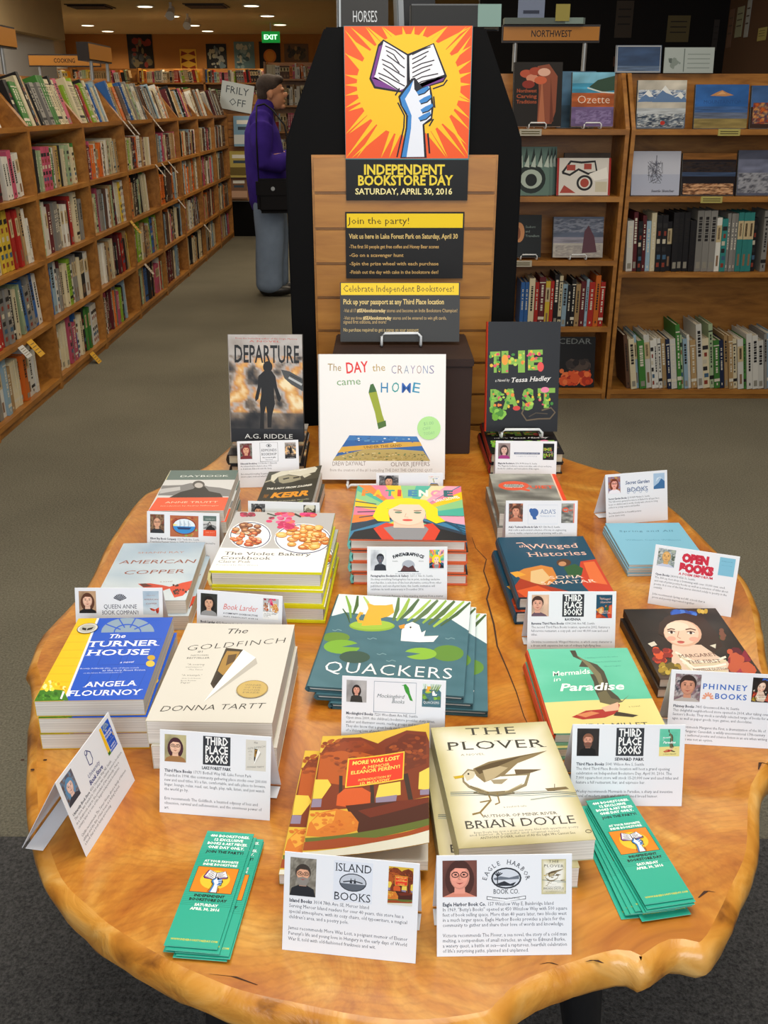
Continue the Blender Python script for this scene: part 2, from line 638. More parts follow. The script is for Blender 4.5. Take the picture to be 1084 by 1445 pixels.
def bay(d, loc, rz, label, group=None):
    r = empty('bookcase', label, 'bookcase', loc, (0, 0, rz), group)
    link('side_panel', d['near'], r); link('side_panel', d['far'], r)
    link('back_panel', d['back'], r); link('kick_board', d['kick'], r)
    for m in d['shelf']: link('shelf', m, r)
    return r


ORD = ['first', 'second', 'third', 'fourth', 'fifth', 'sixth', 'seventh', 'eighth', 'ninth', 'tenth', 'eleventh', 'twelfth', 'thirteenth', 'fourteenth',
       'fifteenth', 'sixteenth', 'seventeenth', 'eighteenth', 'nineteenth', 'twentieth', 'twenty-first', 'twenty-second', 'twenty-third', 'twenty-fourth',
       'twenty-fifth', 'twenty-sixth', 'twenty-seventh', 'twenty-eighth', 'twenty-ninth', 'thirtieth'] + ['thirty-' + k_ for k_ in ('first', 'second', 'third', 'fourth', 'fifth', 'sixth', 'seventh', 'eighth', 'ninth')] + ['fortieth'] + ['forty-' + k_ for k_ in ('first', 'second', 'third', 'fourth', 'fifth', 'sixth', 'seventh', 'eighth', 'ninth')]
SHELVES = [0.065, 0.39, 0.725, 1.06, 1.40]
BW = 0.98
LX = -1.85
RAKE = R(17)
dl = bay_meshes(BW, SHELVES, rake=RAKE)
for i in range(8):
    bay(dl, (LX, 4.37 + i * BW, 0), R(90), f'oak bookcase bay in the left aisle row, {ORD[i]} from the front of the shop', 'left aisle bookcases')
dr1 = bay_meshes(0.98, [0.055, 0.40, 0.75, 1.07, 1.39], ledge=1.39)
dr2 = bay_meshes(0.98, [0.055, 0.69, 1.07, 1.39], ledge=1.39)
bay(dr1, (0.245, 5.13, 0), 0, 'oak bookcase bay just behind the black kiosk, left of the pair')
bay(dr2, (1.235, 5.13, 0), 0, 'oak bookcase bay at the right edge with leaning white books below')

# ------------------------------------------------------------------ shelved books
PAL = {'cream': '#cfc3a2', 'white': '#d5d2c8', 'black': '#1c1a1c', 'red': '#a8281f', 'orange': '#cf6a22', 'yellow': '#d3b43a', 'green': '#3f7a34',
       'lime': '#86ad2e', 'blue': '#2f5f9e', 'navy': '#1f2a48', 'grey': '#85827c', 'brown': '#5f4230', 'teal': '#2f7f7a', 'purple': '#4f3a6a',
       'pink': '#b8506a', 'tan': '#a98a5e', 'maroon': '#5e1f24', 'pale blue': '#8fa9b8', 'pale green': '#9fb08a'}


def unit_book(style):
    """unit book, spine at y = 0 facing -y, x 0..1, y 0..1, z 0..1 (scaled per copy)"""
    mb = MB()
    mb.box(0, .1, 0, 1, 0, 1, a=0); mb.box(.9, 1, 0, 1, 0, 1, a=0); mb.box(.1, .9, 0, .02, 0, 1, a=0)
    mb.box(.1, .9, .02, .97, .015, .972, '#cfc6b0')
    e = -.004

    def q(x0, x1, z0, z1, c):
        mb.add([(x0, e, z0), (x1, e, z0), (x1, e, z1), (x0, e, z1)], [(0, 1, 2, 3)], c)
    rr = random.Random(style * 7 + 1)
    dark, light = '#23201f', '#d9d2be'
    ink = dark if style in (0, 2, 4, 6) else light
    if style in (0, 1, 4, 5):
        z = .84
        while z > .34:
            h = rr.uniform(.018, .05); q(.34, .68, z - h, z, ink); z -= h + rr.choice([.012, .012, .04])
        q(.4, .62, .06, .11, ink)
    if style in (2, 3):
        q(.2, .8, .05, .16, '#8f8a7c'); z = .9
        while z > .5:
            h = rr.uniform(.02, .05); q(.25, .75, z - h, z, ink); z -= h + .015
    if style in (4, 5):
        q(0, 1, .14, .2, ink); q(0, 1, .88, .9, ink)
    if style == 6:
        q(0, 1, .55, .86, '#c9b48a'); q(.3, .7, .6, .82, '#5a4630'); q(.3, .7, .1, .3, '#8a6a50')
    if style == 7:
        for k in range(6): q(rr.uniform(.05, .3), rr.uniform(.6, .95), .08 + k * .14, .16 + k * .14, rr.choice(['#c9c0a8', '#8a3a2a', '#40607a', '#b59a3a', '#2c2a2a']))
    return mb.mesh('shelved_book', M['spine'])


UB = [unit_book(i) for i in range(8)]
CAM_M = camo.matrix_basis.inverted()


def inview(p, pad=4):
    q = CAM_M @ Vector(p)
    if q.z > -0.1: return False
    x = 542 + 1350 * q.x / -q.z; y = 722.5 - 1350 * q.y / -q.z
    return -pad < x < 1084 + pad and -pad < y < 1445 + pad


stuff = MB()


def shelved(origin, rz, x, y, z, w, d, h, cname, style, lean=0.0, tilt=0.0, label=None, group=None, single=True):
    base = Matrix.Translation(origin) @ Matrix.Rotation(rz, 4, 'Z')
    loc = base @ Vector((x, y, z))
    rot = Euler((tilt, lean, rz))
    c = lin(PAL[cname])
    k = 1 + rnd.uniform(-.14, .14)
    c = tuple(min(1, v * k) for v in c)
    if single:
        o = bpy.data.objects.new('shelved_book', UB[style]); COL.objects.link(o)
        o.location = loc; o.rotation_euler = rot; o.scale = (w, d, h); o.color = (*c, 1)
        props(o, label, 'book', group)
        return o
    mt = Matrix.Translation(loc) @ rot.to_matrix().to_4x4() @ Matrix.Diagonal((w, d, h, 1))
    me = UB[style]
    cd = me.color_attributes['Col'].data
    b = len(stuff.v)
    stuff.v += [tuple(mt @ v.co) for v in me.vertices]
    for p in me.polygons:
        col = cd[p.loop_start].color
        stuff.f.append([b + i for i in p.vertices]); stuff.mi.append(0); stuff.sm.append(False)
        stuff.c.append((*c, 1) if col[3] < .5 else (col[0], col[1], col[2], 1))


def fill(origin, rz, x0, x1, z, cols, wr, hr, dr=(.17, .22), tilt=0.0, y=0.02, gap=.12, maxlean=9, seed=0):
    """a row of shelved books as parameters: (x, y, z, w, d, h, colour, style, lean)"""
    rr = random.Random(seed)
    out = []; x = x0
    prevh = .2
    lean_from = x0 + (x1 - x0) * rr.choice([.45, .6, .75, 2, 2])
    run = None
    lean_deg = rr.uniform(4, maxlean)
    while True:
        if run is None or run[0] <= 0:
            run = [rr.choice([1, 1, 1, 1, 1, 1, 2, 3]), rr.choice(cols), rr.uniform(*wr), rr.uniform(*hr), rr.uniform(*dr), rr.randrange(8)]
        run[0] -= 1
        _, c, w, h, d, st = run
        lean = 0.0
        if x > lean_from:
            lean = -R(lean_deg); step = w / math.cos(lean) + .002
            if not out or out[-1][8] == 0: x += max(h, .26) * math.sin(-lean) + .002
            x_here = x
        else:
            x_here = x; step = w + .0012
        if x_here + w * 1.1 > x1 - rr.uniform(0, gap): break
        out.append((x_here, y + rr.uniform(0, .02), z + (w * math.sin(-lean) * 0), w, d, h, c, st, lean))
        x += step
    return out


BRIGHT = ['cream', 'white', 'white', 'cream', 'white', 'cream', 'white', 'tan', 'black', 'red', 'orange', 'yellow', 'green', 'lime', 'blue', 'grey', 'grey', 'pink', 'tan', 'pale blue', 'pale green', 'pale green', 'maroon', 'black']
DULL = ['tan', 'brown', 'brown', 'cream', 'cream', 'grey', 'black', 'maroon', 'white', 'pale blue', 'orange', 'brown', 'pink', 'tan']
ROW = ['bottom shelf', 'fourth shelf down', 'third shelf down', 'second shelf down', 'top sloped ledge']
count = 0
LIMIT = 235
for b in range(8):
    org = Vector((LX, 4.37 + b * BW, 0))
    for r_ in range(4, -1, -1):
        sd = b * 10 + r_
        cols = BRIGHT if b < 2 else (BRIGHT + DULL if b < 4 else DULL)
        wr = (.028, .060) if b < 2 else (.022, .044)
        row = fill(org, R(90), .024, BW - .024, SHELVES[r_], cols, wr, (.22, (.29, .295, .30)[r_]) if r_ < 3 else ((.2, .228) if r_ == 3 else (.225, .285)), seed=sd, gap=.05 + .2 * (sd % 4 == 0), dr=(.17, .22) if r_ < 4 else (.12, .145),
                   y=.025 if r_ < 4 else .022)
        vis = []
        for t in row:
            lean = t[8] if r_ < 4 else 0
            p = (LX - t[1], org.y + t[0] + t[3], t[2] + t[5] * .6)
            if inview(p): vis.append(t)
        n = len(vis)
        for i, t in enumerate(vis):
            far = n - i
            single = count < LIMIT
            th = 'thick' if t[3] > .045 else ('slim' if t[3] < .032 else 'medium')
            lab = f'{th} {t[6]} book, {ORD[min(far, 30) - 1]} from the far upright, {ROW[r_]}, {["nearest", "second", "third", "fourth"][min(b, 3)]} left-aisle bay'
            shelved(org, R(90), t[0], t[1], t[2] + .0015 - (0 if r_ < 4 else t[1] * math.tan(RAKE)), t[3], t[4], t[5], t[6], t[7], t[8] if r_ < 4 else 0, 0 if r_ < 4 else -RAKE, lab,
                    f'books on the {ROW[r_]} of the {["nearest", "second", "third", "fourth"][min(b, 3)]} left-aisle bay', single)
            count += single

# right-hand bays: spines
o1 = Vector((0.245, 5.13, 0)); o2 = Vector((1.235, 5.13, 0))
x = .485
rowd = [('blue', .02, .235), ('blue', .02, .235), ('cream', .03, .255), ('red', .02, .235), ('maroon', .032, .262), ('yellow', .024, .24), ('red', .018, .24), ('black', .024, .275),
        ('cream', .018, .268), ('pale blue', .024, .225), ('black', .02, .22), ('black', .02, .25), ('tan', .024, .225), ('maroon', .026, .24), ('pale blue', .014, .25),
        ('red', .03, .235), ('orange', .026, .27), ('red', .024, .235), ('brown', .026, .23)]
for i, (c, w, h) in enumerate(rowd):
    if x + w > .955: break
    shelved(o1, 0, x, .02, .401, w, .18, h, c, [1, 1, 0, 1, 5, 6, 1, 3, 4, 2, 1, 5, 0, 1, 0, 1, 0, 5, 1][i], 0, 0,
            f'upright {c} book, {ORD[i]} from the left on the bookcase shelf right of the kiosk', 'spines on the shelf right of the kiosk')
    x += w + .002
row = fill(o2, 0, .045, .93, .69, ['black', 'grey', 'grey', 'white', 'cream', 'black', 'black', 'teal', 'grey', 'navy', 'white', 'pale blue', 'black', 'maroon'], (.016, .036), (.25, .31), gap=.02, maxlean=6, seed=77)
row = [t for t in row if inview((o2.x + t[0] + t[3] / 2, 5.13, .8))]
for i, t in enumerate(row):
    shelved(o2, 0, t[0], t[1], t[2] + .001, t[3], .2, t[5], t[6], t[7], -R(3), 0, f'tall {t[6]} book, {ORD[i]} from the left on the middle shelf of the right-edge bookcase', 'middle shelf of the right-edge bookcase')
rr = random.Random(5)
x = .11; i = 0
while x < .90:
    w = rr.choice([.014, .018, .022, .03, .036]); h = rr.choice([.27, .28, .3, .31, .36]); c = rr.choice(['white', 'cream', 'white', 'white', 'grey', 'pale green', 'navy', 'pale blue', 'tan', 'green', 'cream'])
    if i == 0: c, w = 'brown', .02
    th = R(9)
    shelved(o2, 0, x, .0 + rr.uniform(0, .025), .056, w, .24, h, c, rr.randrange(8), -th, 0, f'leaning {c} volume, {ORD[i]} from the left on the bottom shelf, right-edge bookcase', 'leaning books on the bottom right shelf')
    x += w / math.cos(th) + .002; i += 1


# far bookcases along the back of the shop, end cap of the left row
def plain_case(name, label, cat, x0, x1, y, zs, top, mat):
    r = empty(name, label, cat, ((x0 + x1) / 2, y, 0))
    cx = (x0 + x1) / 2
    mb = MB(); mb.box(x0 - cx, x1 - cx, .28, .30, 0, top); link('back_panel', mb.mesh('back_panel', mat), r)
    n = max(1, round((x1 - x0) / 1.0))
    for i in range(n + 1):
        mb = MB(); xx = x0 - cx + (x1 - x0) * i / n; mb.box(xx - .015, xx + .015, 0, .28, 0, top); link('upright', mb.mesh('upright', mat), r)
    for z in zs:
        mb = MB(); mb.box(x0 - cx, x1 - cx, 0, .28, z - .025, z); link('shelf', mb.mesh('shelf', mat), r)
    return r


for (x0, x1, y, lab, sd) in ((-6.3, -1.9, 17.5, 'long oak bookcase across the back of the shop, behind the left aisle', 300), (-1.7, 1.3, 15.0, 'oak bookcase at the back, to the right of the person', 400)):
    zs = [.1, .45, .8, 1.15, 1.5, 1.85]
    plain_case('bookcase', lab, 'bookcase', x0, x1, y, zs, 2.07, M['shelf'])
    n = max(1, round((x1 - x0)))
    for i in range(n):
        for k, z in enumerate(zs):
            a = (x1 - x0) / n
            for t in fill(None, 0, x0 + a * i + .02, x0 + a * (i + 1) - .02, z, BRIGHT if sd == 300 else DULL + ['red', 'orange', 'white', 'black'], (.02, .045), (.19, .28) if k < 5 else (.15, .2), seed=sd + i * 7 + k, gap=.1):
                if inview((t[0], y, z + .15)):
                    shelved(Vector((0, y, 0)), 0, t[0], t[1], t[2] + .001, t[3], t[4], t[5], t[6], t[7], t[8], 0, single=False)
so = link('distant_shelved_books', stuff.mesh('distant_shelved_books', M['spine']))
props(so, 'small distant spines filling the far aisle bays and back bookcases', 'books', None, 'stuff')

# ------------------------------------------------------------------ live-edge table
RIM = [(-0.389, 2.354), (-0.436, 2.168), (-0.52, 2.028), (-0.546, 1.96), (-0.553, 1.746), (-0.543, 1.548), (-0.565, 1.38), (-0.556, 1.277), (-0.545, 1.251), (-0.52, 1.188), (-0.484, 1.059), (-0.443, 0.941), (-0.416, 0.888), (-0.375, 0.818), (-0.326, 0.772), (-0.284, 0.739), (-0.227, 0.704), (-0.159, 0.671), (-0.095, 0.653), (0.012, 0.632), (0.1, 0.642), (0.124, 0.660), (0.142, 0.677), (0.192, 0.698), (0.241, 0.715), (0.264, 0.706), (0.302, 0.728), (0.334, 0.725), (0.365, 0.758), (0.398, 0.806), (0.438, 0.869), (0.483, 0.981), (0.545, 1.059), (0.575, 1.158), (0.602, 1.281), (0.631, 1.38), (0.655, 1.475), (0.667, 1.582), (0.654, 1.702), (0.643, 1.809), (0.626, 1.915), (0.567, 2.129), (0.52, 2.154), (0.44, 2.25), (0.41, 2.35), (0.27, 2.44), (0.12, 2.50), (-0.1, 2.505), (-0.25, 2.48), (-0.34, 2.43)]
TT = 0.70


def catmull(pts, n):
    out = []
    L_ = len(pts)
    for i in range(L_):
        p0, p1, p2, p3 = (Vector(pts[(i + k - 1) % L_]) for k in range(4))
        for j in range(n):
            t = j / n
            out.append(.5 * ((2 * p1) + (p2 - p0) * t + (2 * p0 - 5 * p1 + 4 * p2 - p3) * t * t + (3 * p1 - p0 - 3 * p2 + p3) * t ** 3))
    return out


def table():
    r = empty('live_edge_table', 'wooden slab table with a wavy natural edge, covered in books and cards', 'table', (0, 1.5, 0))
    pts = catmull(RIM, 4)
    n = len(pts)
    nor = []
    for i in range(n):
        d = pts[(i + 1) % n] - pts[i - 1]
        nor.append(Vector((d.y, -d.x)).normalized())
    rr = random.Random(3)
    amp = [rr.uniform(-1, 1) for _ in range(n)]
    amp = [(amp[i - 1] + 2 * amp[i] + amp[(i + 1) % n]) / 4 for i in range(n)]
    rings = [(-.016, 0), (-.008, -.002), (-.002, -.008), (.0, -.018), (-.001, -.030), (-.008, -.042), (-.022, -.052), (-.05, -.056)]
    vs = []
    for k, (off, dz) in enumerate(rings):
        for i in range(n):
            w = amp[i] * (.004 if 1 < k < 6 else .001) * math.sin(k * 1.3 + i * .35)
            p = pts[i] + nor[i] * (off + w)
            vs.append((p.x, p.y - 1.5, TT + dz))
    mb = MB()
    tv, _e, tf = geometry.delaunay_2d_cdt([Vector(v[:2]) for v in vs[:n]], [], [list(range(n))], 1, 1e-5)[:3]
    mb.add([(v.x, v.y, TT) for v in tv], [tuple(f) for f in tf], mi=0)
    mb.add(vs[-n:], [tuple(range(n))], mi=0)
    fs = []
    for k in range(len(rings) - 1):
        for i in range(n):
            fs.append((k * n + i, k * n + (i + 1) % n, (k + 1) * n + (i + 1) % n, (k + 1) * n + i))
    mb.add(vs, fs, mi=1, smooth=True)

    def crack(pl, w):
        a = []; b_ = []
        for i, p in enumerate(pl):
            ww = w * (1 - abs(2 * i / (len(pl) - 1) - 1) * .7)
            a.append((p[0] - ww, p[1] - 1.5, TT + .0003)); b_.append((p[0] + ww, p[1] - 1.5, TT + .0003))
        m = len(pl)
        mb.add(a + b_, [(i, i + 1, m + i + 1, m + i) for i in range(m - 1)], mi=2)
    crack([(.177, 1.75), (.180, 1.70), (.196, 1.65), (.186, 1.60), (.190, 1.53), (.181, 1.49), (.184, 1.40), (.182, 1.33), (.190, 1.26), (.196, 1.20), (.199, 1.14), (.206, 1.09)], .0016)
    crack([(.53, 1.40), (.545, 1.36), (.55, 1.33), (.565, 1.30)], .0014)
    crack([(.205, .715), (.214, .717), (.222, .713)], .004); crack([(.158, .712), (.168, .714), (.176, .711)], .0025)
    crack([(.345, .80), (.357, .81), (.366, .808)], .003); crack([(-.175, .70), (-.15, .697), (-.125, .687)], .003); crack([(.49, 1.02), (.498, 1.035), (.51, 1.03)], .0025)
    for x, y in ((-.48, 1.04), (-.46, 1.02), (-.45, 1.04), (-.51, 1.30), (-.5, 1.6), (-.47, 1.66), (-.43, 1.78)):
        mb.add([(x + .003 * math.cos(t * 1.05), y - 1.5 + .002 * math.sin(t * 1.05), TT + .0003) for t in range(6)], [tuple(range(6))], mi=2)
    link('slab_top', mb.mesh('slab_top', [M['slab'], M['rim'], M['crack']]), r)
    for x, y in ((-.168, .752), (.222, .80), (-.30, 2.1), (.38, 2.0)):
        mb = MB()
        mb.tube([(x, y - 1.5, TT - .056), (x, y - 1.5, TT - .10), (x * 1.05, y - 1.5, .5), (x * 1.1, y - 1.5 - .01, .2), (x * 1.12, y - 1.51, 0.004)], [.035, .028, .022, .02, .028], n=12)
        link('leg', mb.mesh('leg', M['iron']), r)
    mb = MB(); mb.tube([(-.183, -.756, .25), (.242, -.708, .25)], .011); link('stretcher', mb.mesh('stretcher', M['iron']), r)
    return r


table()


# ------------------------------------------------------------------ black kiosk
def kiosk():
    r = empty('display_kiosk', 'tall black display stand with chamfered top and wooden slatwall front', 'display stand', (.05, 2.56, 0))
    half = [(0, .298), (1.36, .298), (1.42, .294), (1.47, .276), (1.577, .232), (1.672, .193)]
    prof = [(-w, z) for z, w in half] + [(w, z) for z, w in reversed(half)]
    mb = MB()
    mb.prism(prof, lambda p: (p[0], 0, p[1]), lambda p: (p[0], .42, p[1]))
    link('body', bevel(mb.mesh('body', M['black']), .004), r)
    mb = MB()
    x0, x1 = -.232, .236
    mb.box(x0, x1, -.010, -.0005, .45, 1.386, mi=1)
    z = 1.380
    while z > .5:
        mb.box(x0 + .006, x1 - .006, -.022, -.010, z - .080, z, mi=0); z -= .0875
    link('slatwall_panel', mb.mesh('slatwall_panel', [M['slat'], M['slat']]), r)
    return r


kiosk()

# ------------------------------------------------------------------ ceiling fittings, back wall
for i, (x, y) in enumerate([(-5.56, 16.1), (-3.52, 15.88), (-5.47, 17.84), (-3.46, 17.57), (-5.4, 19.51), (-5.43, 21.0), (-3.47, 19.51), (-3.46, 20.95), (-1.94, 15.77), (-1.88, 19.35), (-1.9, 17.5)]):
    r = empty('ceiling_light', f'round recessed ceiling light, {["left", "middle", "right"][0 if x < -5 else (1 if x < -3 else 2)]} row, {ORD[i // 2]} pair back', 'ceiling light', (x, y, ZC), group='recessed ceiling lights')
    r['label'] = 'round recessed light in the tan ceiling at the back of the shop'
    mb = MB(); mb.tube([(0, 0, -.002), (0, 0, -.014)], .13, n=20); link('trim_ring', mb.mesh('trim_ring', M['white']), r)
    mb = MB(); mb.tube([(0, 0, -.0141), (0, 0, -.018)], .105, n=20); link('diffuser', mb.mesh('diffuser', M['lamp']), r)
    l_ = bpy.data.lights.new('recessed_lamp', 'SPOT'); l_.energy = 105; l_.color = (1.0, .84, .60); l_.spot_size = 2.7; l_.spot_blend = .7; l_.shadow_soft_size = .08
    lo = bpy.data.objects.new('recessed_lamp', l_); COL.objects.link(lo); lo.location = (x, y, ZC - .03)
for x, y, lab in ((-4.33, 15.9, 'dark slotted air vent in the tan ceiling, left one'), (-2.6, 15.8, 'dark slotted air vent in the tan ceiling, right one')):
    r = empty('air_vent', lab, 'air vent', (x, y, ZC))
    mb = MB(); mb.box(-.3, .3, -.3, .3, -.012, -.001); link('frame', mb.mesh('frame', M['darkbrown']), r)
    mb = MB()
    for k in range(6): mb.box(-.27, .27, -.26 + k * .09, -.22 + k * .09, -.03, -.012)
    link('slats', mb.mesh('slats', M['darkbrown']), r)
for x, y, lab in ((-3.04, 15.35, 'pale track spotlight hanging from the ceiling, front one'), (-3.15, 17.2, 'pale track spotlight hanging from the ceiling, rear one')):
    r = empty('track_spotlight', lab, 'spotlight', (x, y, ZC))
    mb = MB(); mb.tube([(0, 0, -.001), (0, 0, -.10)], .02); link('stem', mb.mesh('stem', M['white']), r)
    mb = MB(); mb.tube([(0, .07, -.08), (.0, -.07, -.17), (0, -.09, -.182)], [.045, .06, .065], n=14); link('lamp_head', mb.mesh('lamp_head', M['white']), r)

es = empty('exit_sign', 'green lit EXIT sign hanging near the back wall', 'exit sign', (-2.02, 19.0, 2.62))
mb = MB(); mb.box(-.16, .16, 0, .05, -.09, .09); link('housing', mb.mesh('housing', M['exit']), es)
vs, fs, g0, g1 = glyphs('EXIT', .03)
mb = MB(); k = .24 / (g1 - g0)
mb.add([((x - (g0 + g1) / 2) * k, -.004, (y - .34) * k * .9) for x, y in vs], fs); link('lettering', mb.mesh('lettering', emit('pale_green_letters', '#c8ffd8', 1.6)), es)
mb = MB(); mb.box(-.01, .01, .02, .04, .09, ZC - 2.621); link('hanger', mb.mesh('hanger', M['metal']), es)

POSTERS = [(-5.05, .52, .66, 2.52, '#15110f', ['#7a2a1c', '#3a3a3a', '#6a5a3a'], 'black poster with dark red shapes on the back wall, leftmost'),
           (-4.07, .34, .42, 2.36, '#d9a63a', ['#8c3a20', '#6a2c18', '#c9803a'], 'yellow and brown patterned poster on the back wall'),
           (-3.98 + .5, .42, .5, 2.42, '#14161a', ['#8a8a80', '#5a6a70', '#a09a80'], 'black poster with pale figures on the back wall'),
           (-2.78 - .12, .42, .56, 2.43, '#5d7a80', ['#8aa0a0', '#3a5258', '#b0b0a0'], 'grey-blue poster on the back wall'),
           (-2.35 - .02, .44, .56, 2.43, '#15120f', ['#c9741f'], 'black poster with an orange disc on the back wall'),
           (-1.82, .5, .34, 2.5, '#6b4a2a', ['#33251a', '#94703f', '#4a3522'], 'wide brown patterned poster on the back wall')]


def wall_posters():
    for i, (x, w, h, z, bg, cs, lab) in enumerate(POSTERS):
        a = Art(100, 100 * h / w, bg)
        rr = random.Random(i + 50)
        if i == 4: a.E(50, 66, 30, 30, cs[0]); a.E(50, 66, 22, 22, '#d98a2a')
        elif i == 1:
            for sx in (0, 1):
                for k in range(3): a.P([(50, 20 + 40 * k), (5 + 90 * sx, 5 + 40 * k), (10 + 80 * sx, 35 + 40 * k)], cs[k % 2])
        else:
            for k in range(26): a.E(rr.uniform(15, 85), rr.uniform(15, a.H - 15), rr.uniform(4, 14), rr.uniform(4, 16), rr.choice(cs), n=7)
        mb = MB(); s_ = w / 100
        mb.box(-w / 2, w / 2, 0, .012, -h / 2, h / 2, bg)
        a.into(mb, lambda p, q, l: ((p - 50) * s_, -l, q * s_ - h / 2), step=8e-5)
        o = link('wall_poster', mb.mesh('wall_poster', M['print']), None, (x, YB - .013, z)); props(o, lab, 'poster')


wall_posters()


# ------------------------------------------------------------------ signs on the bookcases
def sign(name, label, loc, rz, w, h, text=None, post=0.0, t=.03, tw=.6, box=0.0):
    r = empty(name, label, 'sign', loc, (0, 0, rz))
    mb = MB(); mb.box(-w / 2, w / 2, 0, t + box, 0, h); link('frame', mb.mesh('frame', M['darkbrown']), r)
    a = Art(100, 100 * (h - .02) / (w - .01), '#b0752e')
    if text:
        vs, fs, x0, x1 = glyphs(text, .015)
        k = tw * 100 / (x1 - x0)
        a.raw([(50 - tw * 50 + (x - x0) * k, a.H / 2 - .34 * k * 1.3 + y * k * 1.3) for x, y in vs], fs, '#231209')
    mb = MB(); s_ = (w - .01) / 100
    mb.box(-w / 2 + .005, w / 2 - .005, -.006, -.0005, .01, h - .01, '#b0752e')
    a.into(mb, lambda p, q, l: (p * s_ - w / 2 + .005, -.006 - l, q * s_ + .01), step=8e-5); link('wooden_face', mb.mesh('wooden_face', M['print']), r)
    if post:
        for sx in ((-1, 1) if w > .45 else (0,)):
            mb = MB(); mb.tube([(sx * w * .36, t / 2, -post), (sx * w * .36, t / 2, 0)], .012); link('post', mb.mesh('post', M['metal']), r)
    return r


sign('section_sign', 'wooden NORTHWEST sign above the right-hand bookcases', (.84, 5.36, 1.79), 0, .49, .082, 'NORTHWEST', post=.13, tw=.42)
sign('section_sign', 'wooden section sign at the far left edge above the aisle', (-2.04, 5.70, 1.785), R(90), .40, .11, None, post=.13, tw=.22)
sign('section_sign', 'dark-framed box sign on a post above the second aisle bay', (-2.0, 7.47, 1.78), R(90), .58, .115, None, post=.12, tw=.16, box=.05)
sign('section_sign', 'long low wooden sign lying behind the left aisle books', (-2.57, 8.5, 1.785), R(8), .56, .092, 'COOKING', post=.084, tw=.30)
bk = empty('bookcase', 'pale tall cabinet behind the left aisle carrying the long sign', 'cabinet', (-2.57, 8.5, 0), (0, 0, R(8)))
mb = MB(); mb.box(-.32, .32, .0, .3, 0, 1.70); link('carcass', mb.mesh('carcass', M['shelf']), bk)
mb = MB(); mb.box(-.3, .3, -.01, -.0005, .05, 1.65); link('front_panel', mb.mesh('front_panel', M['wall_white']), bk)

# end cap of the left row
ec = empty('end_cap_rack', 'wooden slatwall end rack at the far end of the left aisle', 'display rack', (-1.70, 12.3, 0))
mb = MB()
mb.box(-.2, .2, .02, .06, .42, 1.62)
for k in range(13): mb.box(-.2, .2, 0, .02, .43 + k * .09, .51 + k * .09)
link('slatwall_panel', mb.mesh('slatwall_panel', M['shelf']), ec)
mb = MB(); mb.box(-.2, .2, .0, .25, 0, .41); link('base', mb.mesh('base', M['black']), ec)
a = Art(100, 80, '#c9d2d4'); a.line('FRILY', 50, 48, 30, '#4a5560', align='c'); a.line('OFF', 54, 14, 30, '#4a5560', align='c')
mb = MB(); mb.box(-.19, .19, 0, .01, 0, .3, '#c9d2d4')
a.into(mb, lambda p, q, l: (p * .0038 - .19, -l, q * .0038), step=8e-5)
o = link('paper_sign', mb.mesh('paper_sign', M['card']), None, (-1.76, 12.262, 1.44), (R(-4), R(10), 0)); props(o, 'pale paper sign reading OFF propped on the end rack', 'sign')
for (x, z, w, h, bg, c2, lab) in ((-1.66, 1.05, .25, .34, '#7fa6c4', '#d4dcdf', 'blue and white paperback faced out on the end rack'), (-1.74, .70, .24, .3, '#b9a85a', '#6a5a2a', 'yellow-green paperback faced out on the end rack'), (-1.76, .45, .2, .25, '#7a5a44', '#c09a80', 'brown paperback faced out low on the end rack')):
    a = Art(100, 130, bg); a.B(0, 10, 100, 50, c2); a.B(15, 95, 85, 112, '#e8e8e0'); a.B(20, 70, 80, 84, '#3a4a5a')
    mb = MB(); mb.box(-w / 2, w / 2, 0, .03, 0, h, '#c9c0a8'); s_ = w / 100
    a.into(mb, lambda p, q, l: ((p - 50) * s_, -l, q * h / 130), step=8e-5)
    o = link('faced_out_book', mb.mesh('faced_out_book', M['print']), None, (x, 12.195, z), (R(-10), 0, 0)); props(o, lab, 'book')


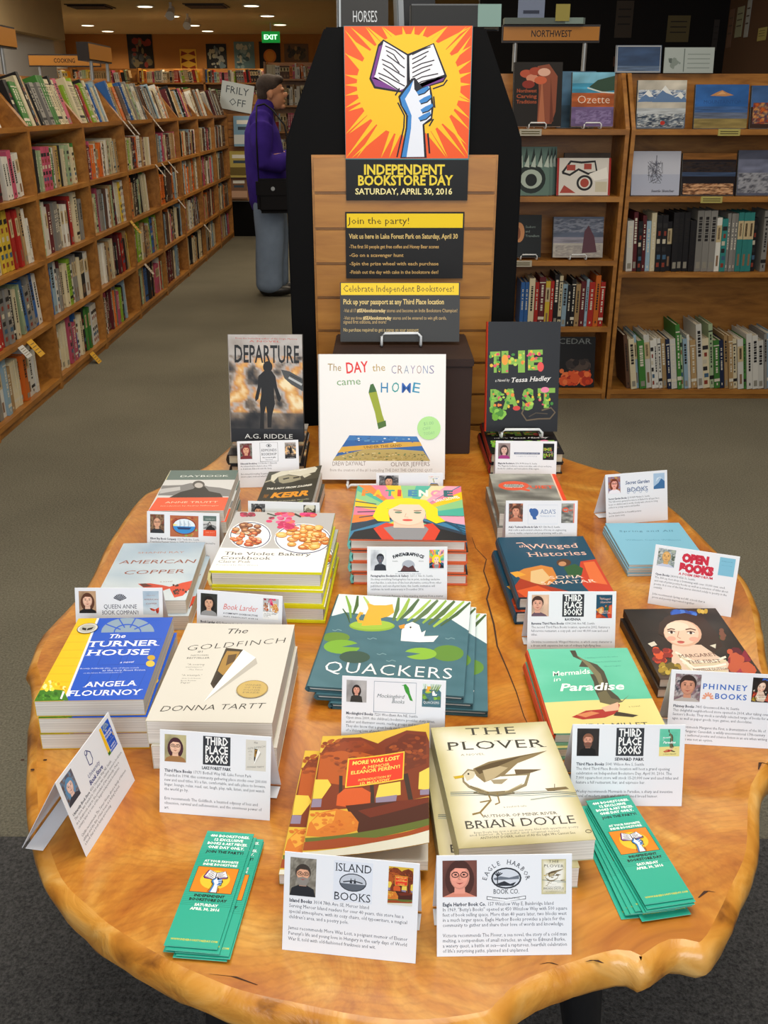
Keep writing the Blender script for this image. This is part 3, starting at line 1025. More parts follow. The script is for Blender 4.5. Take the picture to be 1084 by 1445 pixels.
# ------------------------------------------------------------------ cover designs
def art_turner():
    a = Art(100, 154, '#1f56c6', quad=[(275, 37), (665, 40), (540, 382), (75, 392)])
    a.P([(275, 37), (354, 37), (205, 390), (75, 392)], '#f5c31a')
    for i in range(9):
        y = 70 + i * 34
        a.L([(275 - (y - 37) * .56, y), (350 - (y - 37) * .42, y)], 1.6, '#e0a80e')
    a.P([(352, 37), (362, 37), (214, 388), (203, 390)], '#dfe6ee')
    for q in ([(400, 130), (480, 130), (440, 235), (350, 237)], [(505, 130), (615, 128), (560, 235), (465, 235)],
              [(330, 262), (415, 260), (380, 345), (285, 348)], [(450, 260), (555, 258), (515, 342), (410, 345)]):
        a.L(q + [q[0]], 3, '#184aae')
    a.E(478, 99, 110, 60, '#8aa0b4', a0=180, a1=360)
    for t in (216, 252, 288, 324):
        a.L([(478 + 35 * math.cos(R(t)), 99 + 20 * math.sin(R(t))), (478 + 110 * math.cos(R(t)), 99 + 60 * math.sin(R(t)))], 5, '#1f56c6')
    a.L([(478 + 55 * math.cos(R(t)), 99 + 32 * math.sin(R(t))) for t in range(180, 361, 12)], 5, '#1f56c6')
    a.T('The', (400, 123), (468, 122), '#ffffff', serif=True, bold=.01, shear=.15)
    a.T('TURNER', (305, 159), (608, 156), '#ffffff', h=10.5, serif=True, bold=.015)
    a.T('HOUSE', (300, 196), (562, 194), '#ffffff', h=10.5, serif=True, bold=.015)
    a.T('a novel', (445, 229), (502, 227), '#ffffff', shear=.2)
    a.T('fluently, brilliantly alive, one of those novels', (275, 254), (522, 251), '#dbe6f7', res=1)
    a.T('as the very finest fiction', (370, 263), (548, 261), '#dbe6f7', res=1)
    a.T('on the Home Recommended book"', (290, 273), (455, 270), '#dbe6f7', res=1)
    a.T('ANGELA', (287, 331), (513, 323), '#ffffff', h=8.6, serif=True, bold=.012)
    a.T('FLOURNOY', (218, 369), (530, 361), '#ffffff', h=8.6, serif=True, bold=.012)
    a.E(574, 207, 16, 11, '#caa42a'); a.E(570, 232, 18, 13, '#e0bf46')
    a.P([(75, 392), (100, 345), (150, 340), (205, 345), (225, 388)], '#3e7a1f')
    a.dots(85, 345, 215, 388, 40, 4, 8, ['#2c6015', '#579a2c', '#467f22'], 3)
    a.dots(110, 300, 220, 352, 34, 4, 9, ['#ffe14a', '#f7c91f', '#fff0a0', '#e0a80e'], 4)
    a.L([(232, 340), (222, 362)], 6, '#ffffff'); a.L([(205, 350), (192, 382)], 8, '#ffffff')
    return a


def art_goldfinch():
    a = Art(100, 154, '#d8d4ca', quad=[(735, 65), (1180, 66), (1104, 485), (555, 482)])
    K = '#38342f'
    a.T('The', (900, 107), (985, 103), K, shear=.3)
    a.T('GOLDFINCH', (733, 179), (1150, 140), K, h=8.8, shear=.22, bold=-.012, space=1.1)
    a.T('#1', (775, 186), (795, 186), K, res=1)
    a.T('NATIONAL', (747, 201), (823, 199), K, res=1)
    a.T('BESTSELLER', (730, 213), (826, 211), K, res=1)
    for i, (t, x0, x1, y) in enumerate([('"A soaring', 732, 805, 240), ('masterpiece."', 725, 800, 250), ('-The Times', 735, 798, 261),
                                        ('"A triumph."', 708, 795, 286), ('-New York Review', 706, 790, 298), ('Book Review', 705, 770, 308), ('Paper', 705, 745, 318)]):
        a.T(t, (x0, y), (x1, y - 1), '#6a655d', res=1)
    a.P([(895, 165), (968, 172), (950, 225), (900, 300), (845, 338), (832, 318), (868, 232)], '#3a2f22')
    a.P([(900, 178), (955, 180), (930, 235), (885, 282), (862, 262), (880, 215)], '#a9823d')
    a.P([(905, 196), (942, 190), (932, 222), (896, 240)], '#5d4424')
    a.P([(868, 268), (890, 285), (858, 322), (842, 318)], '#2a2118')
    a.P([(968, 172), (1022, 205), (804, 397)], '#f7f6f2')
    a.P([(1022, 205), (1030, 230), (804, 397)], '#b8b3aa')
    a.T('DONNA TARTT', (615, 441), (1073, 421), K, h=7.5, shear=.25, bold=-.01)
    return a


def art_copper():
    a = Art(100, 151, '#b7c7d4', quad=[(455, 440), (800, 442), (701, 686), (322, 690)])
    a.N(300, 438, 830, 700, ['#93abc0', '#afc1cf', '#c7d3db', '#d3dade'], 2.5, 6, 20, 24, 1, 1.4, 1.0, lambda u, v, f: f * .5 + v * .5)
    a.T('SHANN RAY', (512, 487), (708, 487), '#b4806c', h=4.5)
    a.T('AMERICAN', (430, 531), (752, 531), '#8f4a34', h=9.5, shear=.1)
    a.T('COPPER', (450, 577), (702, 573), '#8f4a34', h=9.5, shear=.1)
    a.T('a novel', (600, 612), (650, 611), '#8f6a5c', res=1)
    a.P([(508, 617), (560, 616), (610, 624), (652, 634), (600, 650), (540, 640)], '#c8452c')
    a.P([(516, 617), (540, 616), (570, 628), (530, 632)], '#5a2a20')
    a.P([(636, 632), (690, 615), (736, 606), (722, 640), (690, 668), (655, 676)], '#d2482c')
    a.dots(650, 618, 725, 665, 14, 3, 6, ['#3a1d18', '#6a2a1e'], 5)
    return a


def art_daybook():
    a = Art(100, 152, '#d0d0cf', quad=[(655, 115), (945, 115), (870, 288), (548, 288)])
    a.P([(655, 115), (945, 115), (928, 156), (630, 156)], '#60746f')
    a.P([(655, 115), (640, 115), (615, 156), (632, 156)], '#e5d75a')
    a.P([(592, 222), (614, 180), (640, 180), (700, 178), (735, 170), (770, 172), (810, 185), (860, 190), (908, 200), (898, 228)], '#7d7d7e')
    a.P([(600, 195), (690, 185), (690, 200), (600, 215)], '#b9b9b9')
    a.P([(640, 232), (690, 208), (745, 195), (760, 182), (795, 184), (812, 205), (860, 215), (870, 232)], '#262626')
    a.E(770, 176, 26, 16, '#55514f'); a.E(770, 180, 18, 11, '#bdb8b4')
    a.P([(590, 232), (898, 232), (870, 288), (548, 288)], '#ee5a36')
    a.T('DAYBOOK', (693, 144), (900, 143), '#e9eeea', h=6.5)
    a.T('ANNE TRUITT', (620, 256), (845, 255), '#f9d0b4', h=6)
    a.T('Introduction by Audrey Niffenegger', (600, 270), (850, 269), '#f7bfa0', res=1)
    return a


def art_kerr():
    a = Art(100, 170, '#37372e', quad=[(440, 237), (940, 163), (912, 440), (350, 552)])
    a.P([(440, 237), (940, 163), (930, 260), (398, 330)], '#4c4a3e')
    a.P([(470, 262), (560, 220), (700, 195), (880, 168), (905, 185), (890, 215), (800, 235), (760, 250), (640, 240), (540, 268), (500, 315), (470, 305)], '#dedac6')
    a.P([(540, 268), (640, 245), (760, 255), (770, 275), (690, 300), (600, 318), (560, 310)], '#a29c82')
    a.P([(590, 278), (650, 264), (655, 272), (600, 288)], '#2c2a22'); a.P([(690, 262), (750, 252), (752, 262), (695, 272)], '#2c2a22')
    a.P([(770, 240), (830, 225), (860, 235), (800, 262)], '#d4cfb9')
    a.L([(410, 330), (470, 305), (520, 320)], 10, '#b9b39a')
    a.T('AUTHOR OF FIELD GRAY', (640, 222), (815, 193), '#ffffff', h=4, bold=.02, res=1)
    a.T('THE LADY FROM ZAGREB', (437, 386), (880, 322), '#f1eee0', h=8, bold=.03)
    a.T('KERR', (497, 447), (868, 398), '#e79a26', h=22, bold=.05, serif=True)
    a.T('PHILIP', (420, 460), (466, 452), '#c17b1c', h=16)
    a.T('A BERNIE GUNTHER NOVEL', (405, 494), (880, 432), '#cfcaa9', h=4.5, res=1)
    a.P([(540, 492), (700, 462), (760, 470), (680, 490)], '#cfd0a8')
    a.P([(780, 455), (830, 440), (820, 470), (775, 480)], '#7b8a4c')
    a.T('Internationally bestselling author', (415, 515), (700, 470), '#bfbba0', h=4, res=1)
    return a


def art_violet():
    a = Art(100, 134, '#f4f3f0', quad=[(285, 48), (1040, 48), (950, 545), (85, 545)])
    a.P([(285, 48), (1040, 48), (990, 352), (170, 352)], '#b9b8b8')
    a.E(395, 245, 165, 118, '#f4f3f2'); a.ring(395, 245, 155, 110, 7, '#3a4a78')
    a.E(800, 268, 222, 130, '#f4f3f2'); a.ring(800, 268, 212, 122, 7, '#3a4a78')
    rr = random.Random(8)
    for i in range(46):
        x, y = rr.uniform(230, 470), rr.uniform(145, 330)
        if ((x - 370) / 135) ** 2 + ((y - 235) / 98) ** 2 > 1: continue
        r = rr.uniform(22, 36)
        c = rr.choice(['#8c4f2c', '#a9653a', '#c0834f', '#93502f'] if y < 215 else ['#d9602a', '#e07a38', '#c6491f', '#ead0b0'])
        a.E(x, y, r, r * .6, '#5e2f18'); a.E(x, y - 2, r * .9, r * .5, c); a.E(x, y - 5, r * .5, r * .2, '#d9a878')
    for i in range(60):
        x, y = rr.uniform(600, 1000), rr.uniform(145, 345)
        if ((x - 815) / 195) ** 2 + ((y - 258) / 105) ** 2 > 1: continue
        r = rr.uniform(26, 48)
        c = rr.choice(['#e8a24a', '#dd8a34', '#f0bd62', '#e59a54', '#c96f28'])
        a.E(x, y, r, r * .55, '#a2551e'); a.E(x, y - 2, r * .92, r * .48, c); a.E(x - 4, y - 6, r * .5, r * .2, '#f6d596')
    a.dots(290, 50, 440, 95, 14, 14, 30, ['#8c1d3a', '#c02a58', '#7a1730'], 9, .6)
    for c, x, y, w, h in (('#e0316e', 640, 120, 130, 38), ('#d62a66', 690, 165, 70, 35), ('#ea4a3a', 660, 62, 80, 18), ('#e23a80', 830, 65, 60, 20)):
        rr2 = random.Random(int(x))
        for i in range(16):
            t = rr2.uniform(0, 6.28); k = rr2.uniform(.2, 1)
            a.E(x + w * k * math.cos(t), y + h * k * math.sin(t), 24, 12, rr2.choice([c, '#f05f92', '#c3205a', '#f0705a']))
    a.L([(520, 60), (590, 80), (540, 100)], 12, '#2f3a2c'); a.L([(730, 60), (780, 85)], 14, '#34302c')
    a.T('The Violet Bakery', (195, 411), (862, 408), '#2b2b2b', h=6.3, serif=True)
    a.T('Cookbook', (170, 449), (562, 446), '#2b2b2b', h=6.3, serif=True)
    a.T('Claire Ptak', (152, 478), (406, 475), '#6b6b6b', h=5, serif=True)
    a.T('Foreword by Alice Waters', (140, 501), (460, 499), '#9a9a9a', h=2.6, res=1)
    return a


def art_patience():
    a = Art(100, 128, '#f3b6c6', quad=[(628, 728), (1060, 728), (1068, 968), (575, 968)])
    cx, cy = 822, 860
    cols = ['#f2a7bd', '#4bb39e', '#f2c81f', '#e8833a', '#3d7fa6', '#f6d9a8', '#8fc98a', '#ef7d9b', '#2b3f52']
    for i in range(44):
        t0 = i * 360 / 44; t1 = t0 + 360 / 44
        a.P([(cx, cy), (cx + 420 * math.cos(R(t0)), cy + 260 * math.sin(R(t0))), (cx + 420 * math.cos(R(t1)), cy + 260 * math.sin(R(t1)))], cols[(i * 4) % 9])
    for i in range(5):
        a.L([(930 + i * 25, 870 + i * 7), (1066, 905 + i * 12)], 5, '#1f4f6a')
        a.L([(605 + 6 * i, 800 + i * 24), (700, 812 + i * 16)], 4, '#274a66')
    a.P([(575, 968), (598, 935), (700, 912), (800, 905), (930, 908), (1066, 945), (1068, 968)], '#20242a')
    a.P([(680, 920), (735, 893), (770, 900), (770, 968), (712, 968)], '#d8432e')
    a.P([(960, 925), (930, 893), (890, 900), (870, 968), (935, 968)], '#d8432e')
    a.P([(722, 916), (765, 908), (900, 908), (912, 920), (880, 968), (765, 968)], '#8e8f95')
    a.P([(768, 880), (890, 880), (895, 915), (765, 915)], '#f0c8b0')
    a.P([(680, 868), (705, 820), (740, 792), (830, 783), (910, 792), (955, 830), (955, 860), (985, 885), (945, 895), (905, 875), (905, 830), (745, 830), (752, 890), (700, 888)], '#f6dc16')
    a.E(826, 850, 78, 55, '#f4d2bc')
    a.P([(745, 840), (760, 800), (830, 790), (905, 800), (910, 845), (880, 812), (800, 812)], '#f6dc16')
    a.E(790, 848, 16, 5, '#6f8a74'); a.E(870, 848, 16, 5, '#6f8a74')
    a.L([(770, 838), (805, 840)], 3, '#7a5a36'); a.L([(855, 840), (888, 838)], 3, '#7a5a36')
    a.E(826, 882, 22, 5, '#d9534a'); a.L([(822, 852), (815, 868), (830, 870)], 2.5, '#c79a84')
    for ch, x, c in zip('PATIENCE', (640, 688, 738, 790, 835, 880, 930, 985), ('#e58a2e', '#f0c020', '#3aa58a', '#d9402e', '#3f86b4', '#f4f0e6', '#ef92b0', '#2d6a72')):
        a.T(ch, (x, 774), (x + (16 if ch == 'I' else 40), 774), c, h=15, bold=.05)
    a.T('DAN CLOWES', (950, 800), (1054, 780), '#f7f7f7', h=6, bold=.02)
    return a


def art_quackers():
    a = Art(100, 127, '#4b7480', quad=[(300, 537), (858, 567), (825, 965), (160, 930)])
    a.P([(300, 537), (858, 567), (850, 690), (760, 665), (560, 650), (330, 640), (262, 630)], '#dfecec')
    a.P([(262, 632), (330, 615), (560, 640), (770, 640), (850, 690), (845, 760), (250, 700)], '#4b7480')
    a.N(150, 690, 870, 970, ['#446c78', '#4b7480', '#527c88'], 6, 3, 20, 16, 1, 3, 1)
    for i, (x0, y0, x1, y1, c, w) in enumerate([(330, 545, 350, 640, '#86b048', 14), (380, 545, 360, 625, '#4c6b3a', 16), (405, 548, 430, 600, '#b9cf6a', 12),
            (555, 552, 530, 650, '#5d7a4a', 18), (600, 556, 545, 650, '#9dbd4e', 18), (640, 558, 560, 645, '#56704a', 18), (690, 562, 590, 650, '#a9c653', 14),
            (720, 562, 610, 660, '#60784f', 20), (755, 564, 655, 660, '#8fb34a', 16), (790, 566, 680, 665, '#5a7446', 20), (830, 566, 700, 675, '#a5c452', 18), (855, 572, 730, 670, '#4f6a44', 14), (315, 600, 345, 660, '#3e5a36', 8)]):
        a.L([(x0, y0), ((x0 + x1) / 2 + 6, (y0 + y1) / 2), (x1, y1)], [w * .5, w, w * .5], c)
    a.E(440, 672, 98, 24, '#8fb53d'); a.E(440, 668, 92, 20, '#a3c548')
    a.P([(395, 672), (410, 630), (425, 600), (422, 575), (450, 585), (500, 585), (528, 580), (535, 615), (510, 632), (478, 640), (482, 668)], '#f0b33c')
    a.L([(400, 655), (385, 655), (378, 640), (392, 618), (402, 622)], 12, '#f0b33c')
    a.P([(562, 735), (566, 690), (585, 665), (612, 655), (640, 668), (650, 700), (668, 690), (660, 715), (722, 712), (700, 738), (640, 740)], '#fbfbf8')
    a.P([(553, 672), (580, 664), (578, 682), (560, 684)], '#ee9a33'); a.E(604, 678, 4, 4, '#222222')
    a.E(345, 720, 0.1, 0.1, '#4b7480')
    a.E(285, 722, 60, 22, '#6c8f3a'); a.E(310, 762, 78, 30, '#7fb23c'); a.P([(310, 762), (388, 745), (392, 765)], '#4b7480')
    a.E(365, 805, 66, 26, '#3f5a4e'); a.E(760, 785, 66, 34, '#66913f'); a.E(645, 788, 68, 25, '#8fbf44'); a.P([(645, 788), (575, 780), (580, 802)], '#4b7480')
    for x, y in ((440, 725), (480, 790), (290, 690), (520, 818), (770, 722)):
        a.L([(x - 20, y), (x - 8, y + 4), (x + 4, y - 2), (x + 20, y + 3)], 3, '#7fa3ab')
    a.T('QUACKERS', (232, 868), (775, 893), '#fbfbfb', h=13, bold=-.005, space=1.1)
    return a


def art_more():
    a = Art(100, 160, '#d9b33c', quad=[(218, 125), (655, 68), (648, 650), (115, 690)])
    a.P([(205, 210), (230, 165), (300, 125), (370, 120), (440, 150), (470, 130), (560, 95), (640, 110), (655, 160), (655, 420), (150, 470)], '#7b3418')
    a.P([(205, 215), (250, 180), (330, 175), (420, 205), (430, 300), (300, 345), (190, 330)], '#b2551f')
    a.P([(215, 200), (290, 140), (380, 135), (430, 175), (380, 190), (290, 185)], '#8c3c1a')
    a.P([(470, 170), (560, 110), (640, 130), (640, 260), (540, 290), (470, 230)], '#6b2d16')
    a.P([(182, 325), (232, 320), (245, 345), (205, 410), (168, 415)], '#e6c64a'); a.P([(168, 415), (205, 412), (200, 450), (160, 455)], '#8d8099')
    a.P([(440, 345), (530, 335), (530, 400), (425, 405)], '#e8cc55'); a.P([(425, 405), (515, 398), (510, 428), (425, 430)], '#8d8099')
    a.P([(610, 300), (655, 280), (653, 390), (605, 380)], '#e8cc55'); a.P([(612, 385), (653, 385), (653, 412), (612, 410)], '#8d8099')
    a.L([(285, 300), (280, 430)], 14, '#3a2a22'); a.L([(410, 330), (412, 430)], 16, '#3a2a22'); a.L([(552, 300), (572, 430)], 20, '#3a2a22')
    a.P([(262, 440), (268, 390), (300, 360), (370, 355), (405, 380), (402, 430), (330, 450)], '#d05a26')
    a.P([(300, 440), (400, 430), (650, 428), (650, 540), (350, 575)], '#4a2115')
    a.P([(350, 465), (520, 430), (650, 425), (650, 450), (400, 500)], '#6e2a17')
    a.P([(135, 590), (150, 530), (190, 480), (260, 455), (320, 470), (352, 520), (345, 560), (250, 590)], '#d3792a')
    a.P([(160, 520), (200, 480), (260, 465), (250, 510), (180, 560)], '#e4a63c')
    a.P([(130, 600), (350, 570), (650, 530), (650, 565), (420, 600), (130, 640)], '#5f6b2c')
    a.P([(125, 620), (300, 590), (420, 600), (560, 582), (650, 562), (650, 590), (400, 625), (120, 660)], '#9c4720')
    a.P([(118, 668), (400, 625), (560, 605), (650, 588), (648, 650), (115, 690)], '#d9d8c9')
    rr = random.Random(5)
    for i in range(150):
        x, y = rr.uniform(210, 640), rr.uniform(130, 320)
        a.E(x, y, rr.uniform(6, 18), rr.uniform(4, 9), rr.choice(['#8a3d1a', '#95451c', '#7a3417', '#a5521f', '#83391a']), n=9, rot=rr.uniform(-30, 30)) if (x - 300) ** 2 / 12000 + (y - 210) ** 2 / 7000 < 1 or (x - 570) ** 2 / 5500 + (y - 200) ** 2 / 8000 < 1 else None
    for i in range(40):
        a.E(rr.uniform(160, 340), rr.uniform(480, 570), rr.uniform(6, 14), rr.uniform(4, 9), rr.choice(['#d37c2c', '#cc7226', '#dc9236', '#c46522']), n=9)
    a.P([(316, 220), (550, 193), (543, 327), (300, 357)], '#f0c23a')
    a.P([(321, 225), (545, 199), (538, 322), (306, 351)], '#e03c22')
    for t, p, q, h, b in (('MORE WAS LOST', (333, 250), (528, 229), 5.2, .03), ('A MEMOIR', (372, 270), (486, 257), 4.2, 0), ('ELEANOR PERÉNYI', (326, 294), (528, 271), 4.6, .015),
                          ('INTRODUCTION BY', (355, 326), (492, 311), 3, 0), ('J.D. McCLATCHY', (360, 343), (485, 328), 3.2, .02)):
        a.T(t, p, q, '#f8de6a', h=h, bold=b)
    return a


def art_plover():
    a = Art(100, 145, '#e9e3cd', quad=[(20, 117), (380, 93), (533, 462), (100, 505)])
    def vig(u, v, f):
        e = min(u, 1 - u, v * 1.1, (1 - v) * 1.1)
        return min(1, e * 4.2) * .8 + f * .25
    a.m0 = a.m; a.m = lambda p: (p[0], p[1])
    a.N(0, 0, 100, 145, ['#b3a873', '#cfc69c', '#e3dcc2', '#efebdd', '#f3f0e6'], 3, 2, 22, 30, 1, 1, 1, vig)
    a.m = a.m0
    a.T('THE', (132, 139), (286, 132), '#45433b', h=10, serif=True, space=1.2)
    a.T('PLOVER', (68, 188), (381, 172), '#45433b', h=11, serif=True, space=1.1)
    a.T('A NOVEL', (112, 205), (188, 200), '#8a8674', h=2.6, res=1)
    for y, c, w in ((327, '#6d7a76', 3), (333, '#8d9893', 2), (322, '#5d6a66', 2)):
        a.L([(76, y), (180, y - 4), (300, y - 5), (400, y - 12), (480, y - 8)], w, c)
    a.L([(330, 340), (400, 328), (470, 326)], 4, '#a9b0a6')
    a.P([(375, 303), (440, 296), (450, 303), (385, 312)], '#7b6a4a'); a.L([(405, 300), (405, 288)], 2, '#6a5a3e')
    a.P([(114, 266), (133, 246), (162, 250), (188, 256), (245, 262), (330, 255), (318, 296), (254, 326), (188, 330), (134, 306), (116, 288)], '#8f8262')
    a.P([(120, 265), (135, 252), (160, 255), (185, 262), (240, 268), (320, 262), (310, 290), (250, 318), (190, 322), (140, 300), (122, 285)], '#f4f1e8')
    a.P([(120, 265), (138, 251), (160, 255), (150, 275), (130, 285)], '#d2c8ac'); a.P([(150, 300), (200, 318), (260, 312), (305, 288), (300, 296), (250, 318), (190, 322)], '#b7ab8a')
    a.P([(86, 271), (118, 266), (122, 273), (92, 279)], '#c9a92c'); a.E(135, 262, 3, 3, '#23201a')
    a.P([(150, 245), (200, 222), (280, 205), (382, 184), (340, 205), (290, 225), (250, 262), (185, 288), (160, 268)], '#8b7a58')
    a.P([(155, 245), (210, 225), (290, 205), (380, 185), (300, 205), (220, 240), (170, 262)], '#5c4c34')
    a.P([(180, 250), (235, 235), (260, 240), (215, 275), (190, 285)], '#b9a884')
    a.P([(280, 245), (365, 243), (330, 255), (285, 262)], '#6a5a42'); a.P([(205, 280), (260, 275), (240, 292), (215, 292)], '#a4977a')
    a.L([(195, 320), (205, 345), (170, 385), (145, 392)], 6, '#8f7a4a'); a.L([(170, 385), (180, 398)], 4, '#8f7a4a')
    a.L([(225, 320), (232, 352), (218, 358)], 5, '#8f7a4a'); a.L([(205, 345), (170, 352)], 4, '#8f7a4a')
    a.L([(140, 300), (190, 320), (250, 316)], 3, '#77694c'); a.L([(150, 322), (225, 330), (280, 320)], 5, '#77705a')
    a.T('a seabird tale', (245, 368), (318, 362), '#8a8674', h=2, res=1)
    a.T('AUTHOR OF MINK RIVER', (178, 402), (415, 384), '#6d6958', h=3, serif=True, res=1)
    a.T('BRIAN DOYLE', (125, 440), (472, 411), '#4b4840', h=8.6, serif=True)
    a.T('Brian Doyle has spun a great sea story, filled with apparitions, poetry', (150, 455), (480, 425), '#8a8674', h=2.2, res=1)
    a.T('and humor. A beautiful and original novel', (135, 464), (420, 440), '#8a8674', h=2.2, res=1)
    a.T('ANTHONY DOERR, author of All the Light We Cannot See', (170, 472), (470, 445), '#55503f', h=2.4, res=1)
    a.ring(510, 436, 10, 6, 2.5, '#6a6248')
    return a


def art_mermaids():
    a = Art(100, 140, '#6ccfae', quad=[(215, 705), (570, 705), (732, 1018), (318, 1018)])
    a.N(190, 700, 760, 910, ['#54b897', '#66c6a6', '#78d0b4'], 2, 8, 14, 12)
    a.P([(280, 903), (420, 897), (676, 893), (732, 1018), (318, 1018)], '#e8da8e')
    a.P([(365, 712), (385, 712), (395, 735), (430, 752), (465, 765), (490, 790), (505, 825), (515, 860), (545, 885), (560, 905), (520, 915), (480, 900), (460, 860), (455, 830), (440, 800), (470, 800), (440, 775), (400, 772), (410, 750), (378, 735)], '#4a4636')
    a.P([(390, 730), (440, 760), (478, 800), (495, 850), (480, 850), (462, 810), (430, 770)], '#7d7656')
    a.P([(470, 870), (500, 860), (520, 890), (560, 900), (585, 878), (560, 905), (520, 915), (480, 905)], '#6c6548')
    a.P([(380, 958), (430, 935), (500, 930), (540, 905), (552, 915), (545, 945), (500, 962), (420, 968)], '#b0332c')
    a.P([(395, 950), (450, 938), (480, 945), (430, 960)], '#d98a5a'); a.P([(485, 925), (545, 905), (550, 935), (500, 940)], '#e2b89a')
    a.P([(540, 940), (620, 955), (600, 962), (530, 955)], '#3c3226')
    a.T('Mermaids', (308, 806), (445, 797), '#f4fbf5', h=8, shear=.35, bold=.012)
    a.T('in', (312, 826), (340, 822), '#f4fbf5', h=6, shear=.35)
    a.T('Paradise', (335, 861), (570, 858), '#f8fdf8', h=12, shear=.35, bold=.02)
    a.T('a dazzling novel from the author', (420, 742), (540, 738), '#3f8f78', h=2, res=1)
    a.T('of How the Dead Dream and', (450, 758), (550, 755), '#3f8f78', h=2, res=1)
    a.T('Ghost Lights', (490, 774), (550, 772), '#3f8f78', h=2, res=1)
    a.T('a novel', (585, 925), (625, 923), '#8a7c46', h=2.4, res=1)
    a.T('LYDIA MILLET', (400, 1000), (660, 996), '#4a4636', h=6)
    return a


def art_winged():
    a = Art(100, 149, '#1c4b63', quad=[(95, 298), (397, 290), (522, 548), (178, 548)])
    a.P([(160, 450), (190, 430), (250, 415), (290, 425), (310, 470), (280, 500), (220, 495), (180, 470)], '#d1853a')
    a.P([(215, 440), (255, 430), (285, 470), (250, 500), (215, 490)], '#e0bd86')
    a.P([(390, 400), (450, 390), (522, 548), (440, 548), (400, 500), (385, 440)], '#c8412a')
    a.P([(400, 405), (440, 400), (490, 500), (430, 490)], '#e0703c')
    a.P([(330, 425), (370, 410), (400, 430), (395, 460), (350, 465)], '#2f5b34')
    a.E(330, 405, 26, 16, '#5a3a24'); a.E(325, 410, 14, 10, '#c08a62')
    a.P([(120, 500), (180, 470), (230, 490), (300, 510), (420, 548), (178, 548)], '#a83a20')
    a.P([(150, 520), (240, 500), (300, 530), (200, 548)], '#d85a2a')
    a.P([(140, 445), (170, 440), (200, 455), (165, 465)], '#e5a23a')
    C = '#f3c3b0'
    a.T('the', (172, 340), (206, 338), C, h=6, shear=.2)
    a.T('Winged', (205, 345), (384, 340), C, h=12, serif=True)
    a.T('Histories', (205, 380), (413, 371), C, h=12, serif=True)
    a.L([(160, 322), (180, 320), (215, 350)], 3, C)
    a.T('SOFIA', (285, 474), (405, 470), '#f5d9c8', h=7, serif=True)
    a.T('SAMATAR', (255, 497), (452, 489), '#f5d9c8', h=7, serif=True)
    return a


def art_quiet():
    a = Art(100, 152, '#85857f', quad=[(85, 68), (320, 63), (440, 320), (115, 320)])
    a.N(70, 60, 450, 330, ['#5f5f5b', '#7a7a75', '#96968f', '#b3b3aa'], 5, 4, 30, 30, .6, 1.6, 1.5)
    a.P([(306, 63), (320, 63), (440, 320), (418, 320)], '#e8502f'); a.P([(302, 63), (307, 63), (420, 320), (413, 320)], '#f2c9b4')
    a.ring(172, 133, 58, 27, 17, '#e05a3c'); a.L([(185, 148), (235, 160)], 10, '#e05a3c')
    a.T('the power of', (136, 128), (206, 127), '#f1f1ec', h=2.6, bold=.02, res=1)
    a.T('introverts in a', (134, 136), (210, 135), '#f1f1ec', h=2.6, bold=.02, res=1)
    a.T('noisy world', (140, 144), (204, 143), '#f1f1ec', h=2.6, bold=.02, res=1)
    a.T('UIET', (236, 147), (330, 145), '#e05a3c', h=11, bold=.03)
    return a


def art_spring():
    a = Art(100, 125, '#80bdd6', quad=[(80, 565), (800, 555), (1086, 992), (320, 1070)])
    a.T('Spring and All', (228, 667), (760, 650), '#35708f', h=5.2, serif=True, shear=.1, space=1.15)
    a.T('William Carlos Williams', (288, 768), (826, 745), '#4f8fae', h=3.6, serif=True)
    return a


